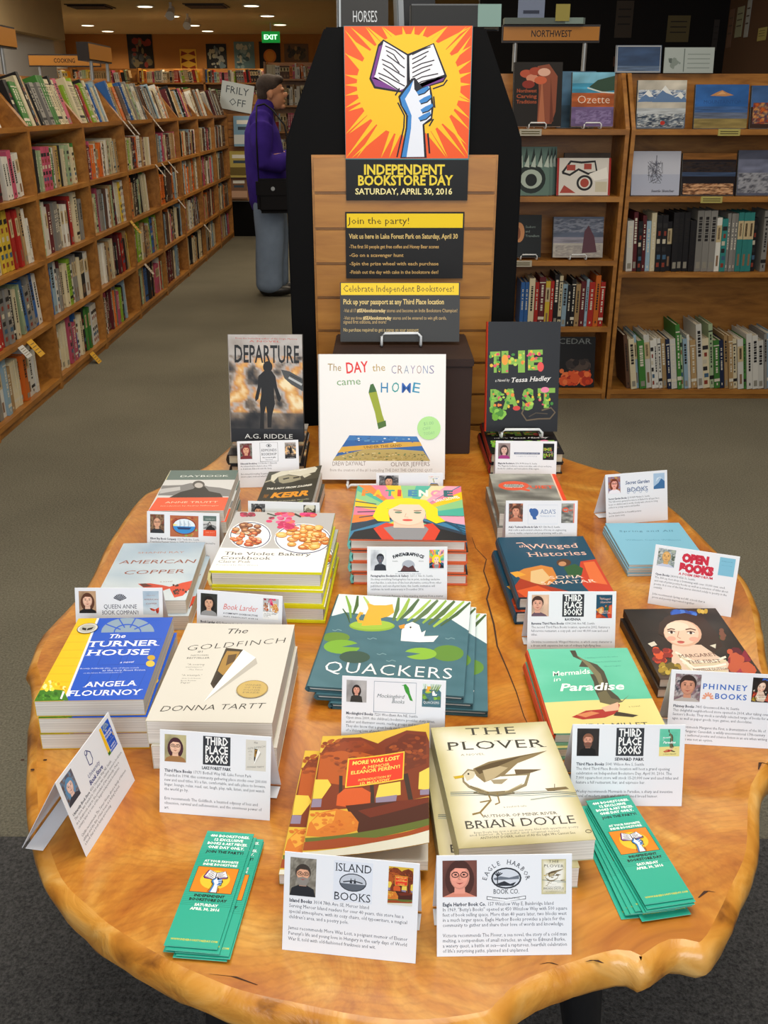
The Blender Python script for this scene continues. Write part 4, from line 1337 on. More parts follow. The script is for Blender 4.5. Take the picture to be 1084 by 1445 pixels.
def art_margaret():
    a = Art(100, 138, '#2a211d', quad=[(580, 560), (905, 553), (1065, 803), (690, 832)])
    a.N(560, 548, 1080, 840, ['#191412', '#2a211d', '#3f332c', '#53443a'], 2.5, 5, 20, 20, 1, 1, 1.2)
    a.dots(745, 558, 850, 592, 26, 8, 16, ['#2f5fbf', '#4a7bd0', '#24489a'], 6, .7); a.dots(840, 555, 880, 575, 8, 5, 9, ['#c9a23a', '#d8b75a'], 7)
    a.P([(698, 650), (706, 610), (740, 582), (800, 572), (865, 588), (905, 640), (925, 690), (890, 715), (850, 700), (760, 690)], '#38251d')
    a.P([(745, 690), (850, 688), (905, 728), (965, 762), (930, 805), (800, 805), (738, 765)], '#e3c8b2')
    a.E(786, 648, 68, 50, '#dcae92'); a.E(782, 645, 62, 46, '#ecc9b0'); a.E(770, 622, 40, 16, '#f3d8c2')
    a.E(745, 668, 16, 9, '#e3a993'); a.E(826, 668, 18, 9, '#e3a993')
    a.P([(716, 632), (730, 600), (790, 590), (850, 606), (858, 650), (872, 690), (880, 640), (860, 590), (790, 575), (725, 590)], '#38251d')
    a.L([(732, 636), (746, 631), (760, 634)], 4, '#5a3a2c'); a.L([(798, 633), (816, 629), (834, 634)], 4, '#5a3a2c')
    for x in (747, 816):
        a.E(x, 645, 13, 5, '#f1e4da'); a.E(x, 645, 5, 5, '#3a2620'); a.L([(x - 14, 642), (x, 639), (x + 14, 643)], 3, '#4a2e24')
    a.L([(774, 640), (767, 662), (778, 667)], 3, '#c08a70'); a.E(778, 680, 14, 4, '#b5443c'); a.E(778, 683, 10, 3, '#c9605a')
    for i in range(5):
        a.L([(755 + i * 8, 720 + i * 12), (820, 755 + i * 12), (890, 750 + i * 10), (935, 730 + i * 14)], 8, ['#f2ead8', '#dccfae', '#f6f0e2'][i % 3])
    a.dots(655, 700, 750, 770, 16, 12, 22, ['#c2402c', '#d9572f', '#8d2a22'], 8, .7); a.dots(680, 760, 780, 820, 26, 8, 14, ['#a98c2c', '#c7ad42', '#6d5c22'], 9)
    a.dots(930, 690, 1040, 800, 24, 10, 24, ['#8c2436', '#a63448', '#5e1a28', '#c25a3a'], 10); a.dots(910, 610, 940, 690, 6, 6, 12, ['#7a4a36', '#3a4a2a'], 12)
    a.P([(655, 690), (680, 680), (690, 694), (668, 702)], '#d9d2c0'); a.P([(880, 690), (902, 683), (900, 700)], '#d9d2c0')
    W = '#f0e8da'
    a.T('MARGARET', (770, 742), (905, 728), '#6d3d2e', h=6, serif=True)
    a.T('THE FIRST', (800, 764), (920, 752), '#6d3d2e', h=6, serif=True)
    a.T('DANIELLE DUTTON', (820, 792), (945, 780), '#6d3d2e', h=4)
    return a


def art_departure():
    a = Art(100, 146, '#a98a68', quad=[(60, 112), (372, 105), (385, 558), (82, 562)])
    def smoke(u, v, f):
        if v < .2: return .42 + f * .12
        if v > .72: return f * .5 * (1 - (v - .72) / .28 * .8)
        d = math.hypot((u - .62) * 1.2, v - .5)
        return f * 1.15 + .28 - d * .7
    a.N(58, 104, 390, 565, ['#1d1d20', '#3f3b3a', '#7a6a5a', '#b9b4b0', '#c98a48', '#e3b066', '#f4e2b8'], 4.2, 3, 40, 56, 1.0, 1.3, 1.5, smoke)
    a.P([(285, 255), (320, 262), (376, 292), (378, 345), (330, 318), (300, 292)], '#4a4c4d')
    a.L([(318, 288), (374, 318)], 9, '#b9bcbc'); a.L([(322, 276), (370, 298)], 4, '#2f3030')
    a.B(82, 505, 388, 562, '#202024')
    a.E(229, 245, 20, 24, '#171414')
    a.P([(214, 262), (246, 262), (262, 285), (270, 330), (288, 375), (282, 392), (272, 385), (256, 330), (258, 372), (262, 400), (250, 450), (248, 500), (232, 500), (230, 440), (224, 410), (216, 450), (218, 505), (200, 505), (202, 440), (198, 400), (204, 360), (202, 330), (192, 380), (180, 392), (178, 375), (188, 330), (190, 285)], '#171414')
    a.T('From the bestselling author of the Origin Mystery', (92, 130), (352, 128), '#b23a34', h=2.2, res=1)
    a.T('A NOVEL', (150, 142), (280, 141), '#c24a3a', h=2.4, res=1)
    a.T('DEPARTURE', (90, 228), (361, 226), '#151515', h=23, bold=.015)
    a.T('A.G. RIDDLE', (138, 546), (338, 545), '#ecebe8', h=6.2)
    return a


def art_crayons():
    a = Art(100, 100, '#efeeec', quad=[(447, 186), (980, 178), (982, 712), (458, 722)])
    a.T('The', (483, 256), (540, 256), '#a58a4e', h=5.6)
    a.T('DAY', (563, 266), (655, 258), '#e0312f', h=8.4, bold=.015)
    a.T('the', (672, 256), (726, 252), '#b59a56', h=5.6)
    for i, (ch, c) in enumerate(zip('CRAYONS', ['#8f8aa8', '#a3877a', '#8a9ab0', '#9c8fb0', '#a38a86', '#7f94b8', '#8a86a8'])):
        a.T(ch, (752 + i * 26.5, 264 - i * .4), (772 + i * 26.5, 264 - i * .4), c, h=6.5, bold=-.008)
    a.T('came', (523, 318), (623, 312), '#74a06a', h=5.6)
    for i, (ch, c) in enumerate(zip('HOME', ['#1f7db0', '#2a9a9a', '#2a63b4', '#3292b8'])):
        a.T(ch, (708 + i * 44, 345 - (i % 2) * 4), (738 + i * 44 + (8 if ch == 'M' else 0), 345), c, h=7.8, bold=.005)
    # plain green wax stick
    a.P([(656, 345), (690, 338), (716, 440), (733, 488), (700, 502), (684, 430)], '#9aa72c')
    a.P([(658, 338), (664, 312), (676, 308), (688, 334), (690, 342), (657, 348)], '#3e6a34')
    a.P([(694, 476), (730, 464), (733, 488), (700, 502)], '#4a6f2a')
    a.P([(578, 530), (862, 530), (920, 634), (508, 640)], '#2b62a6')
    a.P([(578, 530), (862, 530), (872, 548), (566, 552)], '#3a78b8')
    a.P([(548, 580), (700, 566), (770, 556), (876, 553), (885, 570), (640, 590), (528, 606)], '#d9a93e')
    a.P([(520, 622), (640, 590), (760, 585), (890, 592), (920, 634), (508, 640)], '#b9a35e')
    a.dots(530, 600, 900, 636, 120, 2, 6, ['#8c7a3e', '#d6c58a', '#6f6a3c', '#a58e50', '#5e7a4a'], 31, .5)
    a.dots(600, 534, 850, 560, 30, 3, 8, ['#2a5590', '#e6eef2', '#5d93c0'], 32, .4)
    a.T('UNDER THE SAND', (640, 586), (800, 574), '#8c5f1a', h=2, bold=.02, res=1)
    a.T('DREW DAYWALT', (508, 662), (648, 658), '#8e7f78', h=3.4)
    a.T('OLIVER JEFFERS', (754, 660), (918, 655), '#8e7f78', h=3.4)
    a.T('from the creators of the #1 bestselling THE DAY THE CRAYONS QUIT', (497, 686), (930, 680), '#a39a94', h=2.4, res=1)
    return a


def art_past():
    a = Art(100, 148, '#141418', quad=[(750, 52), (1062, 60), (1040, 520), (738, 512)])
    G = ['#5aa83a', '#8cc84a', '#3e8a34', '#e8c23a', '#e0506a', '#f08a3a', '#b8d85a']

    def floral(ch, x0, x1, y, h, k):
        a.T(ch, (x0, y), (x1, y), '#86b84a', h=h, bold=.05, serif=True)
        rr = random.Random(k)
        for i in range(16):
            a.E(rr.uniform(x0, x1), y - rr.uniform(0, h * 3.0), rr.uniform(4, 9), rr.uniform(4, 9), rr.choice(G), n=7)
    floral('T', 757, 800, 262, 25, 1); floral('H', 805, 905, 264, 26, 2); floral('E', 918, 982, 256, 24, 3)
    floral('P', 757, 800, 418, 25, 4); floral('A', 808, 878, 418, 25, 5); floral('S', 892, 942, 422, 26, 6); floral('T', 958, 1032, 416, 24, 7)
    a.E(972, 248, 14, 20, '#e8514e'); a.E(820, 215, 14, 22, '#f0a03a'); a.E(868, 418, 16, 10, '#d9443e'); a.E(990, 345, 18, 12, '#ef86a8')
    a.dots(745, 405, 830, 470, 22, 8, 16, ['#6fae2f', '#4f9030', '#8cc84a'], 33)
    a.L([(905, 410), (890, 440), (910, 470), (960, 465), (1010, 465), (1032, 440), (1015, 420), (975, 430)], 6, '#6b5a44')
    a.L([(920, 455), (950, 440), (1000, 445)], 4, '#4f4436')
    a.T('a Novel by', (778, 306), (840, 305), '#e9e7e2', h=3.6, shear=.2)
    a.T('Tessa Hadley', (848, 310), (1018, 306), '#f4f2ee', h=6.2, shear=.25, serif=True, bold=.01)
    return a


# ---- the hand-and-book emblem of the poster and the bookmarks
def emblem(a, P, ray=True, lw=1.0):
    """draws in the poster's traced frame through P((x, y))"""
    def poly(pts, c): a.P([P(p) for p in pts], c)
    def ln(pts, w, c): a.L([P(p) for p in pts], w * lw, c)
    if ray:
        poly([(377, 112), (915, 112), (888, 672), (380, 668)], '#ee5a22')
        cx, cy = 645, 360
        rr = random.Random(2)
        n = 46
        for i in range(n):
            t = 2 * math.pi * i / n
            k = rr.uniform(.9, 1.35) if i % 2 else rr.uniform(.7, 1.0)
            d = 0.035
            pts = [(cx + 190 * math.cos(t - .066), cy + 190 * math.sin(t - .066)), (cx + 390 * k * math.cos(t), cy + 390 * k * math.sin(t)),
                   (cx + 190 * math.cos(t + .066), cy + 190 * math.sin(t + .066))]
            pts = [(min(max(x, 379), 910), min(max(y, 114), 668)) for x, y in pts]
            poly(pts, '#f3c01c')
        poly([(cx + 218 * math.cos(R(i * 12)), cy + 215 * math.sin(R(i * 12))) for i in range(30)], '#f3c01c')
    else:
        poly([(377, 112), (915, 112), (888, 672), (380, 668)], '#f08a1e')
        poly([(645 + 190 * math.cos(R(i * 15)), 390 + 210 * math.sin(R(i * 15))) for i in range(24)], '#f8c634')
    K = '#16121c'
    poly([(518, 190), (540, 168), (642, 230), (752, 184), (805, 325), (790, 350), (640, 395), (600, 392), (500, 375), (480, 335)], K)
    poly([(522, 198), (536, 190), (502, 318), (610, 350), (655, 390), (700, 368), (795, 330), (786, 345), (640, 392), (505, 366), (488, 330)], '#7c3a8c')
    poly([(541, 176), (638, 236), (636, 372), (602, 385), (500, 325), (505, 318)], '#f2f0f4')
    poly([(648, 238), (748, 190), (794, 318), (700, 352), (650, 372)], '#f2f0f4')
    ln([(643, 236), (642, 380)], 7, K)
    for i in range(8):
        y = 208 + i * 19
        x0 = 548 - i * 5
        ln([(x0 + (i % 3) * 8, y - 12), (x0 + 40, y + 6), (628 - (i % 2) * 22, y + 44)], 5, '#2a2430')
        ln([(660, y + 26), (700, y + 6), (738 + i * 5 - (i % 3) * 14, y - 8)], 5, '#2a2430')
    poly([(670, 330), (655, 335), (625, 375), (600, 410), (608, 445), (632, 490), (630, 540), (606, 668), (716, 668), (708, 530), (740, 510), (748, 450), (742, 400), (735, 362), (700, 370)], K)
    poly([(666, 340), (630, 385), (610, 412), (618, 445), (640, 490), (636, 545), (616, 664), (706, 664), (700, 528), (735, 500), (738, 452), (730, 366), (680, 395), (668, 380)], '#e6ebf6')
    poly([(664, 342), (628, 386), (608, 414), (616, 448), (640, 488), (636, 545), (612, 664), (632, 664), (652, 545), (655, 490), (628, 420), (650, 385)], '#3d86cc')
    for x, y in ((706, 385), (716, 422), (722, 460), (712, 494)):
        poly([(x - 30, y + 6), (x - 8, y - 8), (x + 20, y - 20), (x + 24, y - 6), (x + 4, y + 10), (x - 20, y + 22)], '#3d86cc')
        ln([(x - 22, y + 20), (x + 4, y + 12), (x + 26, y - 8)], 5, K)
    ln([(588, 405), (606, 375)], 6, K); ln([(598, 435), (625, 490), (622, 540), (592, 664)], 6, K)
    ln([(748, 410), (752, 458)], 6, K); ln([(728, 535), (746, 505)], 6, K); ln([(722, 565), (728, 650)], 7, K); ln([(745, 378), (790, 362), (806, 340)], 6, K)


def art_poster():
    a = Art(100, 129, '#141312', quad=[(375, 110), (917, 112), (883, 848), (380, 843)])
    a.P([(375, 110), (917, 112), (892, 678), (378, 672)], '#3f7f86')
    emblem(a, lambda p: p)
    Y = '#e9cf3e'
    a.T('INDEPENDENT', (455, 735), (790, 738), Y, h=7.4, bold=.03)
    a.T('BOOKSTORE DAY', (430, 780), (824, 783), Y, h=7.4, bold=.03)
    a.T('SATURDAY, APRIL 30, 2016', (418, 818), (820, 822), '#f0e3a0', h=4.6, bold=.02)
    return a


def art_bookmark():
    a = Art(100, 300, '#2fae93')
    for i in range(44):
        a.B(0, 98 + i * 4.5, 100, 99.4 + i * 4.5, '#279a82')
    W, K = '#f2faf6', '#10322a'
    for t, y in (('400 BOOKSTORES.', 284), ('12 EXCLUSIVE', 273), ('BOOKS & ART PIECES.', 262), ('ONE DAY ONLY.', 251)):
        a.line(t, 52, y, 10, W, bold=.04, align='c', maxw=84)
    a.line('JOIN THE PARTY!', 52, 238, 10, K, bold=.04, align='c', maxw=84)
    a.line('AT YOUR FAVORITE', 52, 212, 8.5, W, bold=.04, align='c', maxw=70)
    a.line('INDIE BOOKSTORE', 52, 203, 8.5, W, bold=.04, align='c', maxw=70)
    h = homography([(377, 112), (915, 112), (888, 672), (380, 668)], [(10, 198), (92, 198), (92, 132), (10, 132)])
    a.B(9, 131, 93, 199, '#3c2a20')
    emblem(a, h, ray=False, lw=.15)
    a.it = [(v, f, c) for v, f, c in a.it]
    a.line('INDEPENDENT', 52, 120, 9, K, bold=.05, align='c')
    a.line('BOOKSTORE DAY', 52, 110, 9, K, bold=.05, align='c', maxw=84)
    a.line('SATURDAY', 52, 97, 9, W, bold=.04, align='c'); a.line('APRIL 30, 2016', 52, 87, 9, W, bold=.04, align='c')
    a.line('WWW.INDIEBOOKSTOREDAY.COM', 52, 14, 6, '#d5cf3e', bold=.03, align='c', maxw=88)
    return a


# ------------------------------------------------------------------ books on the table
def warp(me, W, t, curl):
    bm = bmesh.new(); bm.from_mesh(me)
    for k in range(1, 9):
        bmesh.ops.bisect_plane(bm, geom=bm.verts[:] + bm.edges[:] + bm.faces[:], dist=1e-7, plane_co=(-W / 2 + W * k / 9, 0, 0), plane_no=(1, 0, 0))
    for v in bm.verts:
        if v.co.z > t - .00075:
            u = max(0, (v.co.x + W / 2) / W) * 9
            i = min(int(u + 1e-6), 8); f = u - i
            v.co.z += curl * ((1 - f) * (i / 9) ** 1.6 + f * ((i + 1) / 9) ** 1.6)
    bm.to_mesh(me); bm.free()


def book_meshes(W, H, t, art, spine='#cccccc', hard=False, edge=None, curl=0.0, mat='print', page='pages', right=None, bt=.0028):
    edge = edge or spine
    mb = MB(); x0, x1, y0, y1 = -W / 2, W / 2, -H / 2, H / 2
    if hard:
        b = bt
        mb.box(x0, x1, y0, y1, 0, b, edge); mb.box(x0, x1, y0, y1, t - b, t, edge)
        pts = [(x0 + .002, 0), (x0 - .002, t * .15), (x0 - .004, t * .5), (x0 - .002, t * .85), (x0 + .002, t), (x0 + .003, t - b), (x0 + .0005, t * .5), (x0 + .003, b)]
        mb.prism(pts, lambda p: (p[0], y0, p[1]), lambda p: (p[0], y1, p[1]), spine)
    else:
        b = .0006
        mb.box(x0, x1, y0, y1, 0, b, edge); mb.box(x0, x1, y0, y1, t - b, t, edge); mb.box(x0 - .0006, x0, y0, y1, 0, t, spine)
    mb2 = MB()
    i = .0035 if hard else .0006
    mb2.box(x0 + (.003 if hard else .0002), x1 - i, y0 + i, y1 - i, b + .0001, t - b - .0001)
    s_ = W / art.W
    art.into(mb, lambda x, y, l: (x * s_ - W / 2, y * H / art.H - H / 2, t + l))
    cv = mb.mesh('cover', M[mat])
    if curl: warp(cv, W, t, curl)
    return cv, mb2.mesh('page_block', M[page])


def book(kind, ms, label, loc, rot, group=None):
    r = empty(kind, label, 'book', loc, rot, group)
    link('cover', ms[0], r); link('page_block', ms[1], r)
    return r


def stack(kind, desc, ms, ms_top, n, t, c, rz, offs=None, group=None):
    """n copies, the top one at c; offs = list of (dx, dy, drot) from the top downwards"""
    rr = random.Random(int(abs(c[0]) * 1000) + n)
    top = None
    for k in range(n):
        d = offs[k] if offs and k < len(offs) else ((0, 0, 0) if k == 0 else (rr.uniform(-.002, .002), rr.uniform(-.002, .002), rr.uniform(-.8, .8)))
        z = TT + .0004 + (n - 1 - k) * (t + .0002)
        lab = f'topmost {desc}' if k == 0 else f'{ORD[k]} copy down, {desc}'
        if n == 1: lab = desc
        bk_ = book(kind, ms_top if k == 0 else ms, lab, (c[0] + d[0], c[1] + d[1], z), (0, 0, R(rz + d[2])), group)
        top = top or bk_
    return top


def sticker(root, name, art, x, y, w, t, label):
    """a round label stuck on the front cover; x, y = its centre in the book's own frame"""
    cover = [c for c in root.children if c.name.split('.')[0] == 'cover'][0]
    mb = MB(); k = w / art.W
    art.into(mb, lambda p, q, l: (x + (p - art.W / 2) * k, y + (q - art.H / 2) * k, t + .0011 + l))
    o = link(name, mb.mesh(name, M['gloss']), cover)
    o['label'] = label


A = {}
for k_, f_ in (('turner', art_turner), ('goldfinch', art_goldfinch), ('copper', art_copper), ('daybook', art_daybook), ('kerr', art_kerr), ('violet', art_violet),
               ('patience', art_patience), ('quackers', art_quackers), ('more', art_more), ('plover', art_plover), ('mermaids', art_mermaids), ('winged', art_winged),
               ('quiet', art_quiet), ('spring', art_spring), ('margaret', art_margaret), ('departure', art_departure), ('crayons', art_crayons), ('past', art_past)):
    A[k_] = f_()

A['wave'] = Art(100, 130, '#a9c3dc'); A['wave'].P([(0, 0), (100, 0), (100, 60), (70, 85), (45, 50), (0, 20)], '#3f6f9f'); A['wave'].P([(20, 60), (55, 95), (80, 80), (60, 100), (30, 90)], '#d5e2ee')
m_ = book_meshes(.143, .219, .0222, A['daybook'], '#e2e2de', right='#cfd6e8')
stack('paperback_book', 'grey and orange paperback at the back left of the table', m_, m_, 4, .0222, (-.378, 1.787), 0.6, [(0, 0, 0), (.003, -.004, .5), (-.002, .002, -.4), (.002, -.003, .3)], 'grey and orange paperbacks')
m_ = book_meshes(.150, .226, .0258, A['copper'], '#c8d2da')
stack('paperback_book', 'pale blue paperback with a red butterfly, left side of the table', m_, m_, 2, .0258, (-.404, 1.500), 1.8, [(0, 0, 0), (.006, -.005, -1.2)], 'pale blue butterfly paperbacks')
m_ = book_meshes(.144, .222, .0245, A['turner'], '#e3b417')
tb_ = stack('paperback_book', 'blue and yellow paperback with white serif title, left table edge', m_, m_, 3, .0245, (-.394, 1.180), 1.5, [(0, 0, 0), (.004, -.004, -.5), (.003, -.005, -.3)], 'blue and yellow paperbacks')
m_ = book_meshes(.163, .252, .0358, A['goldfinch'], '#d2c9b0')
gb_ = stack('paperback_book', 'thick cream paperback with a torn-paper picture, left front', m_, m_, 2, .0358, (-.221, 1.150), -1.6, [(0, 0, 0), (.004, -.004, .3)], 'thick cream paperbacks')
m0 = book_meshes(.118, .205, .0245, A['kerr'], '#3c3b32')
m1 = book_meshes(.118, .205, .0245, A['kerr'], '#3c3b32', curl=.017)
stack('paperback_book', 'dark paperback with orange author name and curled cover, behind the cookbooks', m0, m1, 2, .0245, (-.200, 1.890), -2.0, [(0, 0, 0), (.004, -.006, -1)], 'dark orange-lettered paperbacks')
m_ = book_meshes(.186, .248, .0315, A['violet'], '#efe6a0', hard=True, edge='#e2dc1e', bt=.0045)
stack('hardcover_book', 'white cookbook with pastry plates and yellow board edges', m_, m_, 3, .0315, (-.190, 1.532), -2.4, [(0, 0, 0), (.004, -.002, -.9), (.005, .0, -.5)], 'white pastry cookbooks')
m0 = book_meshes(.209, .262, .0218, A['patience'], '#6fc0ba', hard=True, edge='#d9663e')
stack('hardcover_book', 'colourful hardcover with a blonde woman and rays, centre of the table', m0, m0, 4, .0218, (.047, 1.678), -2.0, [(0, 0, 0), (.002, -.003, .6), (.0, -.002, .2), (.003, -.004, .5)], 'colourful ray-patterned hardcovers')
m_ = book_meshes(.225, .284, .0098, A['quackers'], '#3d6470', hard=True, edge='#3f6570')
stack('picture_book', 'teal picture book with lily pads and white title, centre of the table', m_, m_, 3, .0098, (.018, 1.298), -6.8, [(0, 0, 0), (.011, -.004, .8), (.030, -.010, 1.6)], 'teal lily-pad picture books')
m0 = book_meshes(.141, .222, .0145, A['more'], '#b88a2c')
m1 = book_meshes(.141, .222, .0145, A['more'], '#b88a2c', curl=.026)
stack('paperback_book', 'autumn-tree paperback with a red title panel, front centre', m0, m1, 2, .0145, (-.016, .938), -2.6, [(0, 0, 0), (-.024, -.012, -.6)], 'autumn-tree paperbacks')
m_ = book_meshes(.152, .220, .0285, A['plover'], '#b5ae84')
stack('paperback_book', 'cream paperback with a flying seabird, front right of centre', m_, m_, 2, .0285, (.147, .929), 5.3, [(0, 0, 0), (-.013, -.008, -2.5)], 'cream seabird paperbacks')
m_ = book_meshes(.152, .212, .0195, A['mermaids'], '#cf4a24', hard=True, edge='#7fb89c')
stack('hardcover_book', 'mint green hardcover with a mermaid tail and red spine', m_, m_, 2, .0195, (.297, 1.152), 1.4, [(0, 0, 0), (-.002, -.004, .6)], 'mint green hardcovers')
m_ = book_meshes(.163, .240, .0235, A['winged'], '#26485c', hard=True, edge='#1f3c4e')
stack('hardcover_book', 'dark blue hardcover with red and orange wings, right of the crack', m_, m_, 2, .0235, (.301, 1.530), 2.2, [(0, 0, 0), (-.006, -.006, .6)], 'dark blue winged hardcovers')
m_ = book_meshes(.144, .220, .0285, A['quiet'], '#77776f')
stack('paperback_book', 'grey mottled paperback with a big orange-red Q, right rear', m_, m_, 2, .0285, (.302, 1.850), -0.6, [(0, 0, 0), (-.005, -.004, .8)], 'grey mottled paperbacks')
m_ = book_meshes(.149, .190, .0054, A['spring'], '#8fb8c8')
stack('paperback_book', 'thin pale blue paperback by the right rear table edge', m_, m_, 4, .0054, (.524, 1.677), 1.0, [(0, 0, 0), (-.002, -.002, .5), (-.003, -.001, .3), (-.003, -.002, .9)], 'thin pale blue paperbacks')
m_ = book_meshes(.153, .211, .0142, A['margaret'], '#2c2420')
stack('paperback_book', 'dark paperback with a lady in a lace collar, right table edge', m_, m_, 2, .0142, (.478, 1.297), 1.2, [(0, 0, 0), (-.004, -.004, .7)], 'dark portrait paperbacks')
se = Art(100, 100); se.E(50, 50, 50, 50, '#3a3a38', 32); se.E(50, 50, 47, 47, '#d8d6cc', 32); se.E(50, 50, 38, 38, '#b9b7ac', 28)
se.P([(24, 58), (48, 48), (76, 60), (74, 38), (48, 26), (26, 38)], '#1d1d1d'); se.L([(49, 48), (49, 27)], 3, '#d8d6cc')
hT = homography([(275, 37), (665, 40), (540, 382), (75, 392)], [(-.072, .111), (.072, .111), (.072, -.111), (-.072, -.111)])
p_ = hT((300, 82)); sticker(tb_, 'award_seal', se, p_[0] + .004, p_[1], .031, .0245, 'round silver award seal with an open book')
se = Art(100, 100); se.E(50, 50, 50, 50, '#8f7320', 32); se.E(50, 50, 46, 46, '#bb9a36', 32)
for t, y in (('WINNER', 68), ('OF THE', 54), ('PULITZER', 40), ('PRIZE', 26)): se.T(t, (24, y), (76, y), '#5f4b12', h=8, res=1)
hT = homography([(735, 65), (1180, 66), (1104, 485), (555, 482)], [(-.0815, .126), (.0815, .126), (.0815, -.126), (-.0815, -.126)])
p_ = hT((1012, 341)); sticker(gb_, 'award_seal', se, p_[0], p_[1], .043, .0358, 'round gold award seal')
# the two flat stacks that carry the standing copies
mD = book_meshes(.172, .235, .0250, A['departure'], '#2e2a28', hard=True, edge='#2b2b2d', page='page_cream')
stack('hardcover_book', 'flat dark hardcover under the standing smoky-cover book', mD, mD, 2, .0250, (-.279, 2.222), 0, [(0, 0, 0), (.004, -.003, 1)], 'flat smoky-cover hardcovers')
mP = book_meshes(.172, .235, .0250, A['past'], '#8a2c22', hard=True, edge='#1f1f22', page='page_cream')
stack('hardcover_book', 'flat black flowery hardcover under the standing black book', mP, mP, 2, .0250, (.336, 2.232), 0, [(0, 0, 0), (-.004, -.004, 1)], 'flat black flowery hardcovers')


def standing(kind, label, W, H, t, art, x, y0, z0, tilt, rz=0, **kw):
    ms = book_meshes(W, H, t, art, **kw)
    rot = Euler((R(90 - tilt), 0, R(rz)))
    m = rot.to_matrix()
    loc = Vector((x, y0, z0)) + m @ Vector((0, H / 2, -t))
    return book(kind, ms, label, loc, rot)


def easel(label, x, y, z, w, h, tilt, lip=.03, lipw=.09, lipz=.0):
    """wire stand: front lip loop, two feet and a raked back loop; y is the plane of the book's lower edge"""
    r = empty('wire_easel', label, 'easel', (x, y, z))
    q = .0035
    mb = MB()
    hw = lipw / 2
    mb.tube([(-hw, .012, q), (-hw, -.020, q), (-hw, -.026, q + .004), (-hw, -.026, lip - .008), (-hw + .008, -.026, lip), (hw - .008, -.026, lip), (hw, -.026, lip - .008), (hw, -.026, q + .004), (hw, -.020, q), (hw, .012, q)], .0034)
    link('front_lip', mb.mesh('front_lip', M['wire']), r)
    mb = MB()
    s_, c_ = math.sin(R(tilt)), math.cos(R(tilt))
    o_ = .034
    mb.tube([(-hw, .010, q), (-hw, o_ + .004, q), (-hw, o_ + .008 + s_ * h * .5, c_ * h * .5), (-hw + .01, o_ + .008 + s_ * h * .56, c_ * h * .56), (hw - .01, o_ + .008 + s_ * h * .56, c_ * h * .56),
             (hw, o_ + .008 + s_ * h * .5, c_ * h * .5), (hw, o_ + .004, q), (hw, .010, q)], .003)
    mb.tube([(0, o_ + .008 + s_ * h * .56, c_ * h * .56), (0, o_ + .03 + s_ * h * .56, q)], .003)
    link('back_frame', mb.mesh('back_frame', M['wire']), r)
    return r


standing('hardcover_book', 'standing hardcover with a dark figure walking into orange smoke', .172, .251, .026, A['departure'], -.2765, 2.155, .7645, 12, 0, spine='#b9b4ac', hard=True, edge='#3a3836', page='page_cream')
easel('wire easel behind the standing smoky-cover book', -.2765, 2.160, .7513, .1, .2, 12, lip=.0075, lipw=.11)
standing('hardcover_book', 'standing black hardcover with flowery green lettering', .174, .264, .028, A['past'], .337, 2.232, .7650, 12, 0, spine='#d8442c', hard=True, edge='#1c1c20', page='page_cream')
easel('wire easel with a raised front lip holding the black flowery book', .335, 2.237, .7513, .1, .2, 12, lip=.026, lipw=.098)
cb_ = standing('picture_book', 'large standing white picture book with a green wax stick', .284, .283, .012, A['crayons'], -.003, 2.043, .7122, 14, 0, spine='#dedbd4', hard=True, edge='#e4e3e0')
se = Art(100, 100); se.E(50, 50, 50, 50, '#92cf55', 32)
se.T('$1.00', (28, 62), (70, 66), '#5fa23a', h=13); se.T('OFF', (24, 40), (58, 43), '#5fa23a', h=13); se.T('TODAY', (28, 20), (76, 25), '#5fa23a', h=12)
sticker(cb_, 'price_sticker', se, .284 * ((911 - 452) / 528 - .5), .283 * (.5 - (494 - 182) / 534), .053, .012, 'round bright green price sticker')
easel('wire easel under the large white picture book', -.003, 2.046, TT + .0012, .1, .24, 14, lip=.0065, lipw=.16)


def shade(c, k):
    c = c.lstrip('#')
    return '#' + ''.join('%02x' % int(min(255, int(c[i:i + 2], 16) * k)) for i in (0, 2, 4))


